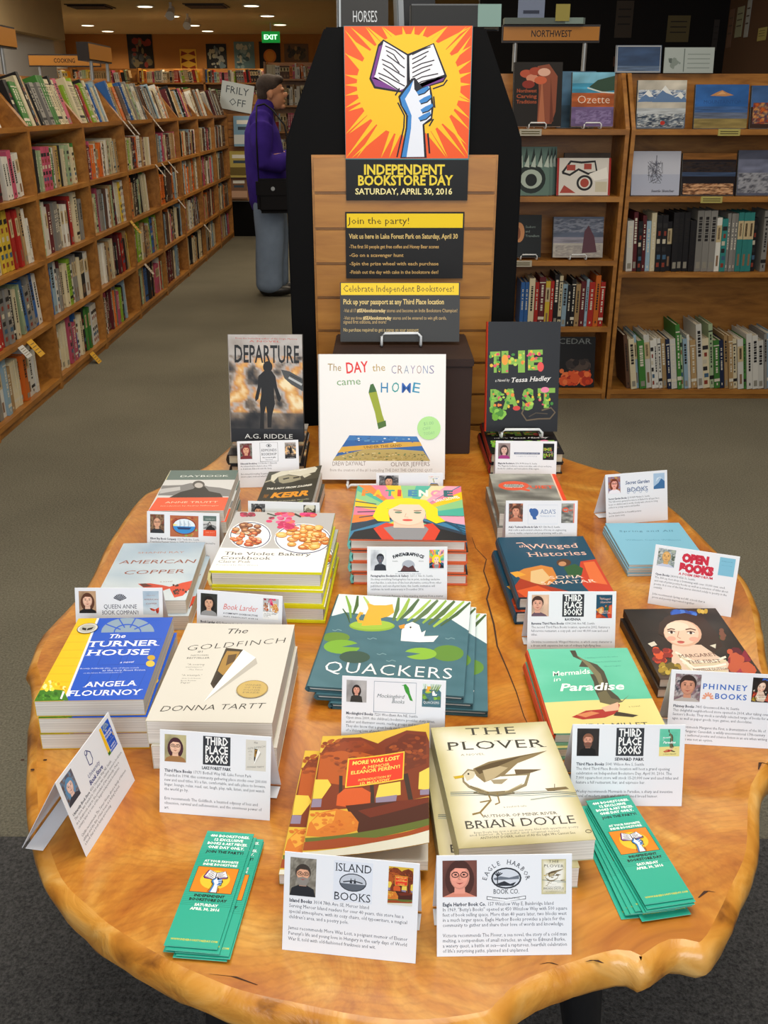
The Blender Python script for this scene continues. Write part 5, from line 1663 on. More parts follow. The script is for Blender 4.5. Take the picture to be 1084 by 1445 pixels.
# ------------------------------------------------------------------ tent cards
def portrait(bg, skin='#d9a283', hair='#3a2a20', shirt='#3a3a40', long_=False, glasses=False, beard=None, bald=False, seed=1, W=26, H=34, zoom=1.0, dx=0, texture=None):
    a = Art(W, H, bg)
    cx, cy, s_ = W / 2 + dx, H * .56, min(W, H) / 26 * zoom
    if texture:
        a.N(0, 0, W, H, texture + [bg], 4, seed, 16, 20, 1.2, 1.2, 1.8)
    else:
        a.N(0, 0, W, H, [shade(bg, .75), bg, shade(bg, 1.25)], 1.6, seed, 8, 8)
    if long_: a.E(cx, cy - 2 * s_, 9.6 * s_, 12.5 * s_, hair)
    a.P([(cx - 13 * s_, -1), (cx - 11 * s_, cy - 14 * s_), (cx - 4 * s_, cy - 10.5 * s_), (cx + 4 * s_, cy - 10.5 * s_), (cx + 11 * s_, cy - 14 * s_), (cx + 13 * s_, -1)], shirt)
    a.P([(cx - 3.2 * s_, cy - 4 * s_), (cx + 3.2 * s_, cy - 4 * s_), (cx + 3.6 * s_, cy - 11.5 * s_), (cx - 3.6 * s_, cy - 11.5 * s_)], skin)
    if not bald: a.E(cx, cy + 2.6 * s_, 7.8 * s_, 8.6 * s_, hair)
    a.E(cx, cy, 6.5 * s_, 8.6 * s_, shade(skin, .9)); a.E(cx - .3 * s_, cy + .3 * s_, 5.7 * s_, 7.9 * s_, skin); a.E(cx, cy + 3.6 * s_, 3.8 * s_, 2.6 * s_, shade(skin, 1.07))
    for sx in (-1, 1): a.E(cx + sx * 3.3 * s_, cy - 1.6 * s_, 1.6 * s_, 1.2 * s_, shade(skin, 1.05))
    if not bald: a.P([(cx - 6.9 * s_, cy + 2.4 * s_), (cx - 5 * s_, cy + 7.8 * s_), (cx + 1 * s_, cy + 9.6 * s_), (cx + 6.6 * s_, cy + 6.6 * s_), (cx + 6.9 * s_, cy + 2.4 * s_), (cx + 4.5 * s_, cy + 5.4 * s_), (cx - 3 * s_, cy + 5.8 * s_)], hair)
    if beard:
        a.P([(cx - 6.3 * s_, cy - .8 * s_), (cx - 4.6 * s_, cy - 3.2 * s_), (cx - 2.6 * s_, cy - 2.6 * s_), (cx, cy - 2.4 * s_), (cx + 2.6 * s_, cy - 2.6 * s_), (cx + 4.6 * s_, cy - 3.2 * s_), (cx + 6.3 * s_, cy - .8 * s_), (cx + 5.8 * s_, cy - 6.5 * s_), (cx + 3.2 * s_, cy - 11 * s_), (cx - 3.2 * s_, cy - 11 * s_), (cx - 5.8 * s_, cy - 6.5 * s_)], beard)
    for sx in (-1, 1):
        a.E(cx + sx * 2.7 * s_, cy + 1.3 * s_, .95 * s_, .6 * s_, '#2a1c16', n=8)
        a.L([(cx + sx * 1.5 * s_, cy + 3 * s_), (cx + sx * 4 * s_, cy + 3 * s_)], .6 * s_, hair if not bald else '#6a5a4a')
        if glasses: a.ring(cx + sx * 2.9 * s_, cy + 1.2 * s_, 2.6 * s_, 2.0 * s_, .55 * s_, '#26201e', n=12)
    a.L([(cx, cy + 1 * s_), (cx - .7 * s_, cy - 1.8 * s_), (cx + .6 * s_, cy - 2 * s_)], .5 * s_, '#b57a62')
    a.P([(cx - 2.6 * s_, cy - 4 * s_), (cx, cy - 5.3 * s_), (cx + 2.6 * s_, cy - 4 * s_), (cx, cy - 4.3 * s_)], '#a5443f')
    return a


def logo(kind, W=58, H=44):
    a = Art(W, H)
    K = '#2c3038'
    c = W / 2
    if kind.startswith('third'):
        loc = kind.split(':')[1]
        a.B(c - 17, 8, c + 17, H, '#33363c')
        for i, t in enumerate(('THIRD', 'PLACE', 'BOOKS')):
            vs, fs, x0, x1 = glyphs(t, .03, 0, 1, 1)
            kx = 28 / (x1 - x0)
            a.raw([(c - 14 + (x - x0) * kx, 33.2 - i * 11.2 + y * 14) for x, y in vs], fs, '#f3f3f3')
        a.line(loc, c, 2, 5.4, K, bold=.03, align='c', maxw=36)
    elif kind == 'island':
        a.B(c - 20, 1, c + 20, H, '#dfe4ee')
        a.T('ISLAND', (c - 18.5, 33), (c + 18.5, 33), K, h=8.4, serif=True); a.T('BOOKS', (c - 18.5, 2.5), (c + 18.5, 2.5), K, h=8.4, serif=True)
        a.E(c, 22, 14, 9.6, K); a.E(c, 22, 13, 8.6, '#c3c9d4'); a.E(c, 22, 13, 8.6, '#5c636e', a0=190, a1=350); a.L([(c - 10, 22), (c, 24), (c + 10, 22)], 1.2, K)
        for x in (-2, 2): a.P([(c + x - 1.4, 21), (c + x + 1.4, 21), (c + x, 27)], K)
    elif kind == 'eagle':
        a.arc('EAGLE HARBOR', c, 18, 20.5, 165, 15, 6.6, K, serif=True)
        a.E(c, 24, 15.5, 11, K); a.E(c, 24, 13.8, 9.5, '#d4d9e2')
        a.P([(c - 13, 24), (c - 6, 26), (c + 3, 24.5), (c + 13, 27), (c + 13, 23), (c - 12, 22)], '#6c7480'); a.P([(c - 11, 18), (c - 2, 21), (c + 4, 18), (c + 10, 20), (c + 7, 16), (c - 7, 16)], K)
        for k in range(5): a.L([(c - 9, 26), (c - 12 + k * 2, 31 - abs(k - 2) * .8)], 1, K)
        a.L([(c - 9, 26), (c - 9, 19)], 1, K)
        a.T('BOOK CO.', (c - 13, 7.8), (c + 13, 7.8), K, h=4.8, serif=True)
        a.P([(c - 20, 5.5), (c, 2.6), (c + 20, 5.5), (c + 20, 1.8), (c, -1.2), (c - 20, 1.8)], K); a.P([(c - 19.4, 4.9), (c, 2), (c + 19.4, 4.9), (c + 19.4, 2.4), (c, -.6), (c - 19.4, 2.4)], '#f0f2f6')
        a.T('Fine New and Used Books', (c - 14, 2.4), (c + 14, 2.4), K, h=1.7, res=1)
    elif kind == 'queen':
        for k in range(9):
            t = R(30 + 15 * k); a.P([(c, 27), (c + 11 * math.cos(t - .1), 27 + 11 * math.sin(t - .1)), (c + 11.6 * math.cos(t), 27 + 11.6 * math.sin(t)), (c + 11 * math.cos(t + .1), 27 + 11 * math.sin(t + .1))], '#4a4d58')
        a.T('QUEEN ANNE', (c - 26, 15), (c + 26, 15), '#3a3c50', h=6.6); a.T('BOOK COMPANY', (c - 30, 5.5), (c + 30, 5.5), '#3a3c50', h=6.6)
    elif kind == 'larder':
        a.T('Book Larder', (c - 28, 20), (c + 28, 20), '#d9533f', h=9, shear=.3, bold=-.005)
        a.T('A COMMUNITY COOKBOOK STORE', (c - 28, 12.5), (c + 28, 12.5), K, h=2.6, bold=.02, res=1); a.T('4252 FREMONT AVE N', (c - 28, 7.5), (c + 28, 7.5), K, h=1.9, res=1)
    elif kind == 'phinney':
        a.T('PHINNEY', (0, 25), (W, 25), '#3f6fc0', h=8, bold=.02, space=1.3); a.T('BOOKS', (18, 11), (W, 11), '#3f6fc0', h=8, bold=.02, space=1.2)
        for k in range(7):
            t = R(k * 30); a.L([(8 + 3 * math.cos(t), 11 + 3 * math.sin(t)), (8 + 8 * math.cos(t), 11 + 9 * math.sin(t))], 2.4, '#e6a184')
    elif kind == 'open':
        a.T('OPEN', (4, 26), (48, 26), '#cc2f45', h=13, bold=.09); a.T('BOOKS', (2, 9), (W, 9), '#cc2f45', h=13, bold=.09)
        a.T('A POEM EMPORIUM', (2, 2), (W, 2), '#cc2f45', h=4, bold=.03, res=1)
    elif kind == 'garden':
        a.T('Secret Garden', (2, 25), (W - 2, 25), '#4a5f86', h=7, shear=.2, bold=.02); a.T('BOOKS', (6, 9), (W - 6, 9), '#4a5f86', h=9, bold=.0)
        for k in range(10): a.ring(8 + k * 4.6, 8 + (k % 3) * 4, 2.6, 3, .8, '#7f93b5', n=10)
    elif kind == 'mocking':
        a.L([(1, 1), (W - 1, 1), (W - 1, H - 1), (1, H - 1), (1, 0)], .7, '#7d8b9e')
        a.T('Mockingbird', (5, 21), (42, 21), '#5f6b6e', h=5, shear=.3); a.T('Books', (25, 14), (42, 14), '#5f6b6e', h=5, shear=.3)
        a.P([(40, 40), (43, 41), (47, 36), (49, 28), (53, 18), (49, 19), (46, 26), (43, 30), (41, 35)], '#3f9a3a'); a.L([(38, 39), (41, 39)], .8, '#3f9a3a')
    elif kind == 'fanta':
        a.arc('FANTAGRAPHICS', c, -28, 61, 113, 67, 7.6, K, bold=.05)
        a.E(c, 16, 11, 9, '#aeb4c0'); a.P([(c - 14, 5), (c - 8, 16), (c, 12), (c + 8, 16), (c + 14, 5)], '#5a3a3c'); a.L([(c - 18, 5), (c + 18, 5)], 1.4, K)
        a.T('Seattle', (c - 27, 22), (c - 18, 22), K, res=1); a.T('Store', (c + 18, 22), (c + 26, 22), K, res=1)
        a.T('BOOKSTORE & GALLERY', (c - 22, -1), (c + 22, -1), '#7d8698', h=2.6, res=1)
    elif kind == 'elliott':
        a.B(2, 2, W - 2, H - 2, '#b86a48'); a.dots(2, 2, W - 2, H - 2, 40, 2, 5, ['#a6513a', '#8fae5a', '#c98a4e', '#b5803c'], 3)
        a.E(c, H / 2, 23, 16, '#8c3f30'); a.E(c, H / 2, 21, 14, '#e6eef4'); a.E(c, H / 2, 21, 14, '#3f8fd0', a0=180, a1=360)
        a.P([(c - 14, 20), (c + 14, 20), (c + 10, 16), (c - 11, 16)], '#2f3f6a')
        for k in (-8, 0, 8): a.L([(c + k, 20), (c + k, 33)], .7, '#5a6a8a'); a.P([(c + k + .5, 31), (c + k + 5, 24), (c + k + .5, 23)], '#c7d6e2')
        a.P([(8, 26), (18, 24), (8, 22)], '#f0e07a')
    elif kind == 'ada':
        a.L([(1, 3), (W, 3), (W, H - 4), (1, H - 4), (1, 2.6)], .5, '#c2cede')
        a.E(13, 25, 8, 8.5, '#3f67a6'); a.P([(7, 24), (11, 12), (18, 12), (16, 18), (20, 22), (18, 28)], '#3f67a6'); a.E(7, 29, 4, 4.5, '#3f67a6')
        a.T("ADA'S", (24, 23), (W - 4, 23), '#6f86ae', h=8, serif=True); a.T('TECHNICAL BOOKS', (24, 17), (W - 4, 17), '#9fb0cc', h=2.6, res=1)
    elif kind == 'univ':
        a.L([(c - 5, 22), (c - 5, 34), (c, 39), (c + 5, 34), (c + 5, 24), (c + 1, 20), (c - 5, 22)], 1.3, '#33367a'); a.ring(c - 3, 38, 3.4, 3.4, 1, '#33367a', n=12)
        a.T('University', (c - 15, 10), (c + 15, 10), '#33367a', h=5.6, shear=.15); a.T('Book Store', (c - 17, 1.5), (c + 17, 1.5), '#33367a', h=5.8, bold=.03, shear=.1)
    elif kind == 'edmonds':
        a.L([(c - 20, 1), (c + 20, 1), (c + 20, H), (c - 20, H), (c - 20, 0)], .7, K)
        a.ring(c, 37, 6, 3.6, .9, K, n=14); a.B(c - 2, 35.5, c + 2, 38.5, K)
        a.T('EDMONDS', (c - 17, 24), (c + 17, 24), K, h=5.4, serif=True); a.T('BOOKSHOP', (c - 17, 15), (c + 17, 15), K, h=5.4, serif=True)
        a.T('fine books & gifts', (c - 15, 9), (c + 15, 9), K, h=2.4, bold=.02, res=1); a.T('Main Street', (c - 8, 4), (c + 8, 4), K, h=2.2, res=1)
    elif kind == 'strip':
        a.B(0, 18, W, 22.5, '#5d6680'); a.T('INDEPENDENT BOOKSTORE', (3, 19), (W - 3, 19), '#c5cbd8', h=2.4, bold=.02, res=1); a.T('a neighborhood bookshop', (6, 13), (W - 6, 13), '#8f98ac', h=2.2, res=1)
    return a


CW, CH = 138.0, 105.0
HS = .105


def tent(label, bl, ang, lg, pt, pic, head, lines, sb=.030, back=.034, dim=1.0, photo_w=27.0):
    """folded card: bl = left end of the front edge on the table, ang = its direction"""
    r = empty('tent_card', label, 'card', (bl[0], bl[1], TT + .0003), (0, 0, R(ang)), 'shop recommendation cards')
    W = CW / 1000
    zc = math.sqrt(HS ** 2 - sb ** 2)
    bb = min(back, .06)
    th = .0006
    mb = MB()
    wh = '#e9ebf0'

    def panel(y0, z0, y1, z1):
        d = Vector((0, y1 - y0, z1 - z0)).normalized()
        n = Vector((0, -d.z, d.y)) * th
        mb.prism([(0, y0, z0), (W, y0, z0), (W, y1, z1), (0, y1, z1)], lambda p: Vector(p), lambda p: Vector(p) - n, wh)
    panel(0, 0, sb, zc)
    panel(sb + bb, .0008, sb, zc)
    panel(sb + bb - .004, .0007, sb + bb - .026, .0007)
    t_ = Vector((0, sb, zc)) / HS
    nn = Vector((0, -zc, sb)) / HS

    def fn(x, y, l):
        return Vector((x / 1000, 0, 0)) + t_ * (y / 1000) + nn * (l + .00002)
    # printed text, part of the sheet
    a = Art(CW, CH)
    K = '#3d4250'
    y = 52.5
    if head:
        xe = a.line(head[0], 6, y, 5.4, K, bold=.03, sx=.86)
        a.line(head[1], xe + 1.6, y, 5.4, K, sx=.80, maxw=max(10, 130 - xe))
    for ln_ in lines:
        y -= min(5.9, 48.5 / max(1, len(lines)))
        if ln_: a.line(ln_, 6, y, 5.4, K, sx=.84, maxw=127)
    a.into(mb, fn)
    link('folded_sheet', mb.mesh('folded_sheet', M['card']), r)

    def part(name, art, x, y, w, lab=None):
        mb = MB(); k = w / art.W
        art.into(mb, lambda p, q, l: fn(x + p * k, y + q * k, .00006 + l))
        o = link(name, mb.mesh(name, M['card']), r)
        if lab: o['label'] = lab
    part('portrait_photo', pt, 6, 100 - photo_w * pt.H / pt.W, photo_w)
    if lg: part('shop_logo', logo(lg, *((62, 44) if lg in ('phinney',) else (58, 44))), 42 if lg != 'phinney' else 43, 57, 58)
    if pic:
        pa = A[pic]; w = 25; h = w * pa.H / pa.W
        if h > 40: w = 40 * pa.W / pa.H; h = 40
        part('book_picture', pa, 107, 100 - h, w)
    return r


tent('white folded card with a boxed black shop logo, in front of the smoky-cover book', (-.330, 2.022), 4.5, 'edmonds',
     portrait('#5a3a3a', hair='#7a2f34', long_=True, shirt='#7a2f34', texture=['#3a3a34', '#8a8a80', '#6a2c30'], seed=2), 'departure',
     ('Edmonds Bookshop', '111 5th Ave S, Edmonds'), ['An independent bookstore since 1972', 'in downtown Edmonds near the ferry.', '', 'Recommended reading: Departure, a thriller', 'about a plane crash and what follows.'], back=.028)
tent('white folded card with a sailing-ship emblem, before the grey and orange paperbacks', (-.446, 1.618), -4.5, 'elliott',
     portrait('#6a4a3a', hair='#b9b2a8', bald=True, glasses=True, shirt='#33353a', texture=['#8a4a3a', '#4a3a30', '#9a7a5a'], seed=3), 'daybook',
     ('Elliott Bay Book Company', '1521 Tenth Ave, Seattle'), ['Founded in Pioneer Square in 1973, this Seattle landmark moved to', 'Capitol Hill in 2010. It is known for its cedar shelves and', 'readings, its wide selection and its knowledgeable staff.', '', 'Recommends Daybook, the journal of an artist, as one of the', 'most honest and thoughtful books on a creative life.'], back=.030)
tent('white folded card with a fan emblem, behind the blue and yellow paperbacks', (-.487, 1.309), 0.0, 'queen',
     portrait('#a9886a', hair='#5a3524', long_=True, shirt='#1f1c1c', skin='#e6b9a0', zoom=1.1), 'copper',
     ('Queen Anne Book Company', '1811 Queen Anne Ave N, Seattle'), ['A neighborhood bookstore on Queen Anne.'], back=.030)
tent('white folded card with red script lettering, behind the thick cream paperbacks', (-.297, 1.306), -9.5, 'larder',
     portrait('#2f302c', hair='#241c1a', long_=True, shirt='#9a9a9a', skin='#d8a688'), 'violet',
     ('Book Larder', '4252 Fremont Ave N, Seattle'), ['A community cookbook store with a kitchen.'], sb=.026, back=.030)
tent('white folded card with a smiling woman in glasses, in front of the thick cream paperbacks', (-.276, .938), -6.3, 'third:LAKE FOREST PARK',
     portrait('#a9a078', hair='#4a2830', long_=True, glasses=True, shirt='#a3764a', skin='#e8bda2', H=33), 'goldfinch',
     ('Third Place Books', '17171 Bothell Way NE, Lake Forest Park'), ['Founded in 1998, this community gathering place stocks over 200,000', "new and used titles. It's a fun, comfortable, and safe place to browse,", 'linger, lounge, relax, read, eat, laugh, play, talk, listen, and just watch', 'the world go by.', '', 'Erin recommends The Goldfinch, a haunted odyssey of loss and', 'obsession, survival and self-invention, and the enormous power of', 'art.'], back=.036)
tent('white folded card turned sideways at the left front corner of the table', (-.344, .862), 80.3, 'univ',
     portrait('#5a4438', hair='#5f8fb8', long_=True, shirt='#3a3a44', skin='#e0c0b4', texture=['#3f5f80', '#7a5a44', '#6a8fb0'], seed=7), 'turner',
     ('University Book Store', '4326 University Way NE, Seattle'), ['This store was founded in 1900 when two students opened a bookstore', 'in a cloakroom next to the president of the university. Over a', 'century later it is one of the largest independent bookstores.', '', 'Caitlin recommends The Turner House, about a family of thirteen', 'siblings and the fate of their house in a fading Detroit,', 'a book that is both funny and moving.'], sb=.024, back=.056)
tent('white folded card with a grey-bearded man, in front of the autumn-tree paperbacks', (-.105, .730), -7.3, 'island',
     portrait('#8a8478', hair='#3f362f', glasses=True, beard='#8d8780', shirt='#23252a', H=39, texture=['#7a7468', '#9a9488', '#6d675c'], seed=9), 'more',
     ('Island Books', '3014 78th Ave SE, Mercer Island'), ['Serving Mercer Island readers for over 40 years, this store has a', 'special atmosphere, with its cozy chairs, old typewriters, a magical', "children's area, and a poetry pole.", '', 'James recommends More Was Lost, a poignant memoir of Eleanor', "Perenyi's life and young love in Hungary in the early days of World", 'War II, told with old-fashioned frankness and wit.'], sb=.032, back=.036)
tent('white folded card with a woman in glasses close-up, before the seabird paperbacks', (.054, .721), 1.1, 'eagle',
     portrait('#6a4038', hair='#4a2a24', long_=True, glasses=True, shirt='#d98a74', skin='#e89c88', W=36, H=39, zoom=1.15), 'plover',
     ('Eagle Harbor Book Co.', '157 Winslow Way E, Bainbridge Island'), ['In 1969, "Betty\'s Books" opened at 450 Winslow Way with 500 square', 'feet of book selling space. More than 40 years later, two blocks west', 'in a much larger space, Eagle Harbor Books provides a place for the', 'community to gather and share their love of words and knowledge.', '', 'Victoria recommends The Plover, a sea novel, the story of a cold man', 'melting, a compendium of small miracles, an elegy to Edmund Burke,', 'a watery quest, a battle at sea—and a rapturous, heartfelt celebration', "of life's surprising paths, planned and unplanned."], sb=.036, back=.030, photo_w=35)
tent('white folded card with a bearded man seated in the dark, before the mint green hardcovers', (.231, .950), -.5, 'third:SEWARD PARK',
     portrait('#2a2524', hair='#8a5a44', beard='#7a5244', shirt='#151314', skin='#cf917a', H=34, zoom=.8), 'mermaids',
     ('Third Place Books', '5041 Wilson Ave S, Seattle'), ['The third Third Place Books location will host a grand opening', 'celebration on Independent Bookstore Day, April 30, 2016. The', '7,000 square-foot store will stock 15-20,000 new and used titles and', 'feature a full restaurant, bar, and espresso bar.', '', 'Wesley recommends Mermaids in Paradise, a sharp and inventive', 'novel of modern snark and old-fashioned broad humor.'], sb=.027, back=.036)
tent('white folded card with wide-spaced blue lettering at the right table edge', (.384, 1.077), -5.5, 'phinney',
     portrait('#8a7f7a', hair='#3a2a26', shirt='#b9b2ac', skin='#c98f74', W=36, H=41, zoom=1.1, texture=['#3a3a4a', '#c9c0c0', '#6a5a5a', '#8f6a7a'], seed=10), 'margaret',
     ('Phinney Books', '7405 Greenwood Ave N, Seattle'), ['This delightful neighborhood store opened in 2014, after taking over', "Santoro's Books. They stock a carefully selected range of books for all", 'ages, as well as paper goods, toys, games, and chocolates.', '', 'Laura recommends Margaret the First, a dramatization of the life of', 'Duchess Margaret Cavendish, a wildly unconventional 17th-century', 'writer who authored poems and science fiction in an era when writing', 'for women was not an option.'], sb=.022, back=.036, photo_w=34)
tent('white folded card with a half-hidden face photo, before the dark blue winged hardcovers', (.225, 1.297), 0.0, 'third:RAVENNA',
     portrait('#c9a890', hair='#4a3028', shirt='#6a5260', skin='#dba38c', H=33, dx=-4, zoom=1.15), 'winged',
     ('Ravenna Third Place Books', '6504 20th Ave NE, Seattle'), ['The second Third Place Books location, opened in 2002, features a', 'full-service restaurant, a cozy pub, and over 40,000 new and used', 'titles.', '', 'Christine recommends Winged Histories, in which every character is', 'a dream with expansive but ruin of ordinary high-flying lives.'], sb=.029, back=.034)
tent('tilted white folded card with bold red lettering by the right table edge', (.460, 1.474), -21.0, 'open',
     portrait('#a9b4a4', hair='#c9c0b0', bald=True, shirt='#c3cbe0', skin='#d8ab6a', H=32, W=30, texture=['#4a5a4a', '#d0d4d0', '#6a7a8a'], seed=11), 'spring',
     ('Open Books', '2414 N 45th St, Seattle'), ['The 300 sq. foot shop is brimming with over 10,000 new, used,', 'and out-of-print poetry books as well as a selection of titles about', 'poetry. It is one of the few stores devoted solely to poetry in the', 'country.', '', 'John recommends Spring and All, a book that is', 'prose and poetry improvised together.'], sb=.027, back=.030, photo_w=29)
tent('white folded card with a red-haired woman, standing behind the thin pale blue paperbacks', (.460, 1.810), 12.0, 'garden',
     portrait('#b9785a', hair='#7a3a26', long_=True, shirt='#efeaf0', skin='#f0a898', glasses=True, texture=['#c9a060', '#a05040', '#7a8ab0'], seed=12), 'wave',
     ('Secret Garden Books', '2214 NW Market St, Seattle'), ['This full-service general bookstore in Ballard for all ages has a', 'focus on children and it works closely with schools to bring', 'authors to young readers and families.', '', 'Recommended for its beautiful pictures', 'and its clever story.'], sb=.028, back=.036)
tent('white folded card with a blue head silhouette, between the grey mottled and winged books', (.234, 1.670), 0.0, 'ada',
     portrait('#7a6a5a', hair='#5a3a2a', shirt='#b9745a', skin='#d8957a', texture=['#c98a6a', '#8a4a3a', '#4a3a34'], seed=13), 'quiet',
     ("Ada's Technical Books & Cafe", '425 15th Ave E, Seattle'), ["Ada's sells a well-curated collection of books on engineering,", 'science, maths, computers and programming, with a cafe.', ''], sb=.028, back=.034)
tent('white folded card with a small green bird, in front of the teal picture books', (-.058, 1.058), -5.0, 'mocking',
     portrait('#9f9d9c', hair='#2a211f', shirt='#35332f', skin='#d59a84', H=29, zoom=.62, long_=True), 'quackers',
     ('Mockingbird Books', '7220 Woodlawn Ave NE, Seattle'), ["Open since 2009, this children's bookstore provides story times,", 'author and illustrator events, reading groups and more.', 'They also know that a great book can be the start', 'of a lifelong love of reading.'], sb=.028, back=.034)
tent('white folded card with arched black lettering, before the colourful ray-patterned hardcovers', (-.029, 1.462), 0.0, 'fanta',
     portrait('#c9cdd6', hair='#2a2c34', shirt='#2f323c', skin='#5a5e6a', W=26, H=35, zoom=.8, dx=3), 'patience',
     ('Fantagraphics Bookstore & Gallery', '1201 S. Vale St, Seattle'), ['Stocking everything Fantagraphics has in print, including exclusive', 'merchandise, a selection of the best alternative comics from other', 'publishers, and out-of-print items, this Seattle institution will', 'celebrate its tenth anniversary in December 2016.', '', 'Larry recommends Patience, a time-traveling mystery from a master'], sb=.028, back=.034)
tent('white folded card with a dark strip logo, in front of the black flowery book', (.252, 2.027), -2.0, 'strip',
     portrait('#8a7a78', hair='#4a3a38', long_=True, shirt='#a33a80', skin='#d8b0a0'), 'past',
     ('Magnolia Bookstore', '3206 W McGraw St, Seattle'), ['The Magnolia bookstore carries new titles, with a focus on fiction,', 'books for children, and local authors of the region.'], sb=.028, back=.034)
tent('white folded card mostly hidden behind the colourful hardcovers, under the white picture book', (-.016, 1.822), 0.0, None,
     portrait('#8a8a8a', hair='#2a2a2e', shirt='#4a4a50', texture=['#d0d0d0', '#3a3a40'], seed=15, W=40, H=30), 'crayons', None, [], sb=.024, back=.034, photo_w=40)
tent('white folded card mostly hidden between the cookbooks and the dark orange-lettered paperbacks', (-.262, 1.672), -4.0, None,
     portrait('#6a6a6c', hair='#2a2a2e', shirt='#4a4a50', texture=['#c0c0c0', '#3a3a40'], seed=16), 'kerr', None, [], sb=.022, back=.026)

# ------------------------------------------------------------------ bookmarks
bmA = art_bookmark()
mb = MB(); bw, bh = .056, .168
mb.box(-bw / 2, bw / 2, -bh / 2, bh / 2, 0, .0008, '#2a9a84'); mb.box(-bw / 2, bw / 2, -bh / 2 - .0002, bh / 2 + .0002, .0002, .0005, '#7fd6c4')
bmA.into(mb, lambda x, y, l: (x * bw / 100 - bw / 2, y * bh / 300 - bh / 2, .0008 + l * .7), step=2e-5)
bmm = mb.mesh('bookmark', M['gloss'])
bmr = link('bookmark', bmm)


def bookmarks(cx, cy, rot, offs, side):
    n = len(offs)
    for k, (dx, dy, dr) in enumerate(offs):
        o = bmr if (k == 0 and side == 'left') else bmr.copy()
        if o is not bmr: COL.objects.link(o)
        o.location = (cx + dx, cy + dy, TT + .0005 + (n - 1 - k) * .0019); o.rotation_euler = (0, 0, R(rot + dr))
        lab = f'topmost green bookmark in the fanned pile at the {side} front of the table' if k == 0 else f'green bookmark, {ORD[k]} from the top in the {side} front pile'
        props(o, lab, 'bookmark', f'green bookmarks, {side} pile')


bookmarks(-.189, .807, -5.6, [(0, 0, 0), (.003, -.004, -.3), (.012, -.005, .2), (.013, -.007, .4), (.010, -.008, .2), (-.002, .001, .3)], 'left')
bookmarks(.290, .862, 10.5, [(0, 0, 0), (.001, -.004, .3), (.0, -.006, .2), (-.002, -.006, -.3), (-.008, -.002, -1.2), (-.012, -.004, -2.0), (-.016, -.004, -2.8), (-.004, -.010, 0), (-.020, -.006, -3.2)], 'right')

# ------------------------------------------------------------------ box, boards, poster on and by the kiosk
bx = empty('cardboard_box', 'dark brown box standing behind the large white picture book', 'box', (.045, 2.385, TT + .0003))
mb = MB(); mb.box(-.168, .168, -.135, .135, 0, .221); link('body', bevel(mb.mesh('body', M['boxbrown']), .002), bx)
mb = MB(); mb.box(-.171, .171, -.139, .139, .2215, .241); link('lid', bevel(mb.mesh('lid', M['boxbrown']), .003), bx)

a = Art(100, 62, '#201f1f'); YW = '#f2cf1f'
a.B(1.2, 47.5, 98.8, 60.5, YW); a.line('Join the party!', 2.5, 51, 9, '#4a3a10')
a.line('Visit us here in Lake Forest Park on Saturday, April 30', 3, 37.5, 6.4, '#dcbd76', bold=.02, maxw=92, res=2)
for i, t in enumerate(('-The first 50 people get free coffee and Honey Bear scones', '-Go on a scavenger hunt', '-Spin the prize wheel with each purchase', '-Finish out the day with cake in the bookstore den!')):
    a.line(t, 3, 28.5 - i * 8.0, 4.6, '#cda565', bold=.015, maxw=76, res=2)
mb = MB(); w_ = .303; mb.box(-w_ / 2, w_ / 2, 0, .004, 0, .166, '#201f1f')
a.into(mb, lambda x, y, l: ((x - 50) * w_ / 100, -l, y * .166 / 62), step=3e-5)
o = link('notice_board', mb.mesh('notice_board', M['print']), None, (.053, 2.532, 1.085)); props(o, 'black notice with yellow Join the party heading on the slatwall', 'notice')

a = Art(100, 52, '#343331')
a.B(.8, 41, 99, 51.4, YW); a.line('Celebrate Independent Bookstores!', 2.5, 43.8, 8.2, '#5a4614', maxw=92)
a.line('Pick up your passport at any Third Place location', 2.5, 33, 6.4, '#e2c67e', bold=.02, maxw=84, res=2)
for y_, t1, x1_, x2_, t2, x3_ in ((26, '-Visit all 17', 14, 38, 'stores and become an Indie Bookstore Champion!', 98), (19.5, '-Visit any three', 19, 43, 'stores and be entered to win gift cards,', 89)):
    a.T(t1, (3, y_), (x1_ - .8, y_), '#cfae72', h=3.0); a.T('#SEAbookstoreday', (x1_, y_), (x2_, y_), '#e6c98a', h=3.0, bold=.03); a.T(t2, (x2_ + 1, y_), (x3_, y_), '#cfae72', h=3.0)
a.line('signed first editions, and more!', 2.5, 16, 4.5, '#cfae72', maxw=36, res=2)
a.line('No purchase required to get a stamp on your passport', 2.5, 9, 4.5, '#dfc07c', maxw=63, res=2)
mb = MB(); w_ = .300; h_ = .146; mb.box(-w_ / 2, w_ / 2, 0, .004, 0, h_, '#343331')
a.into(mb, lambda x, y, l: ((x - 50) * w_ / 100, -l, y * h_ / 52), step=3e-5)
BZ = TT + .0003 + .241
o = link('notice_board', mb.mesh('notice_board', M['print']), None, (.040, 2.392, BZ + .0092), (R(-12), 0, 0)); props(o, 'grey notice with yellow Celebrate heading standing on the brown box', 'notice')
easel('wire easel on the brown box holding the grey notice', .043, 2.392, BZ + .0004, .1, .13, 12, lip=.036, lipw=.098)

a = art_poster()
mb = MB(); w_ = .306; h_ = .394; mb.box(-w_ / 2, w_ / 2, 0, .004, 0, h_, '#1b1a19')
a.into(mb, lambda x, y, l: ((x - 50) * w_ / 100, -l, y * h_ / 129), step=1.5e-5)
o = link('poster', mb.mesh('poster', M['print']), None, (.0575, 2.532, 1.279)); props(o, 'orange poster of a raised hand holding an open book on the kiosk', 'poster')


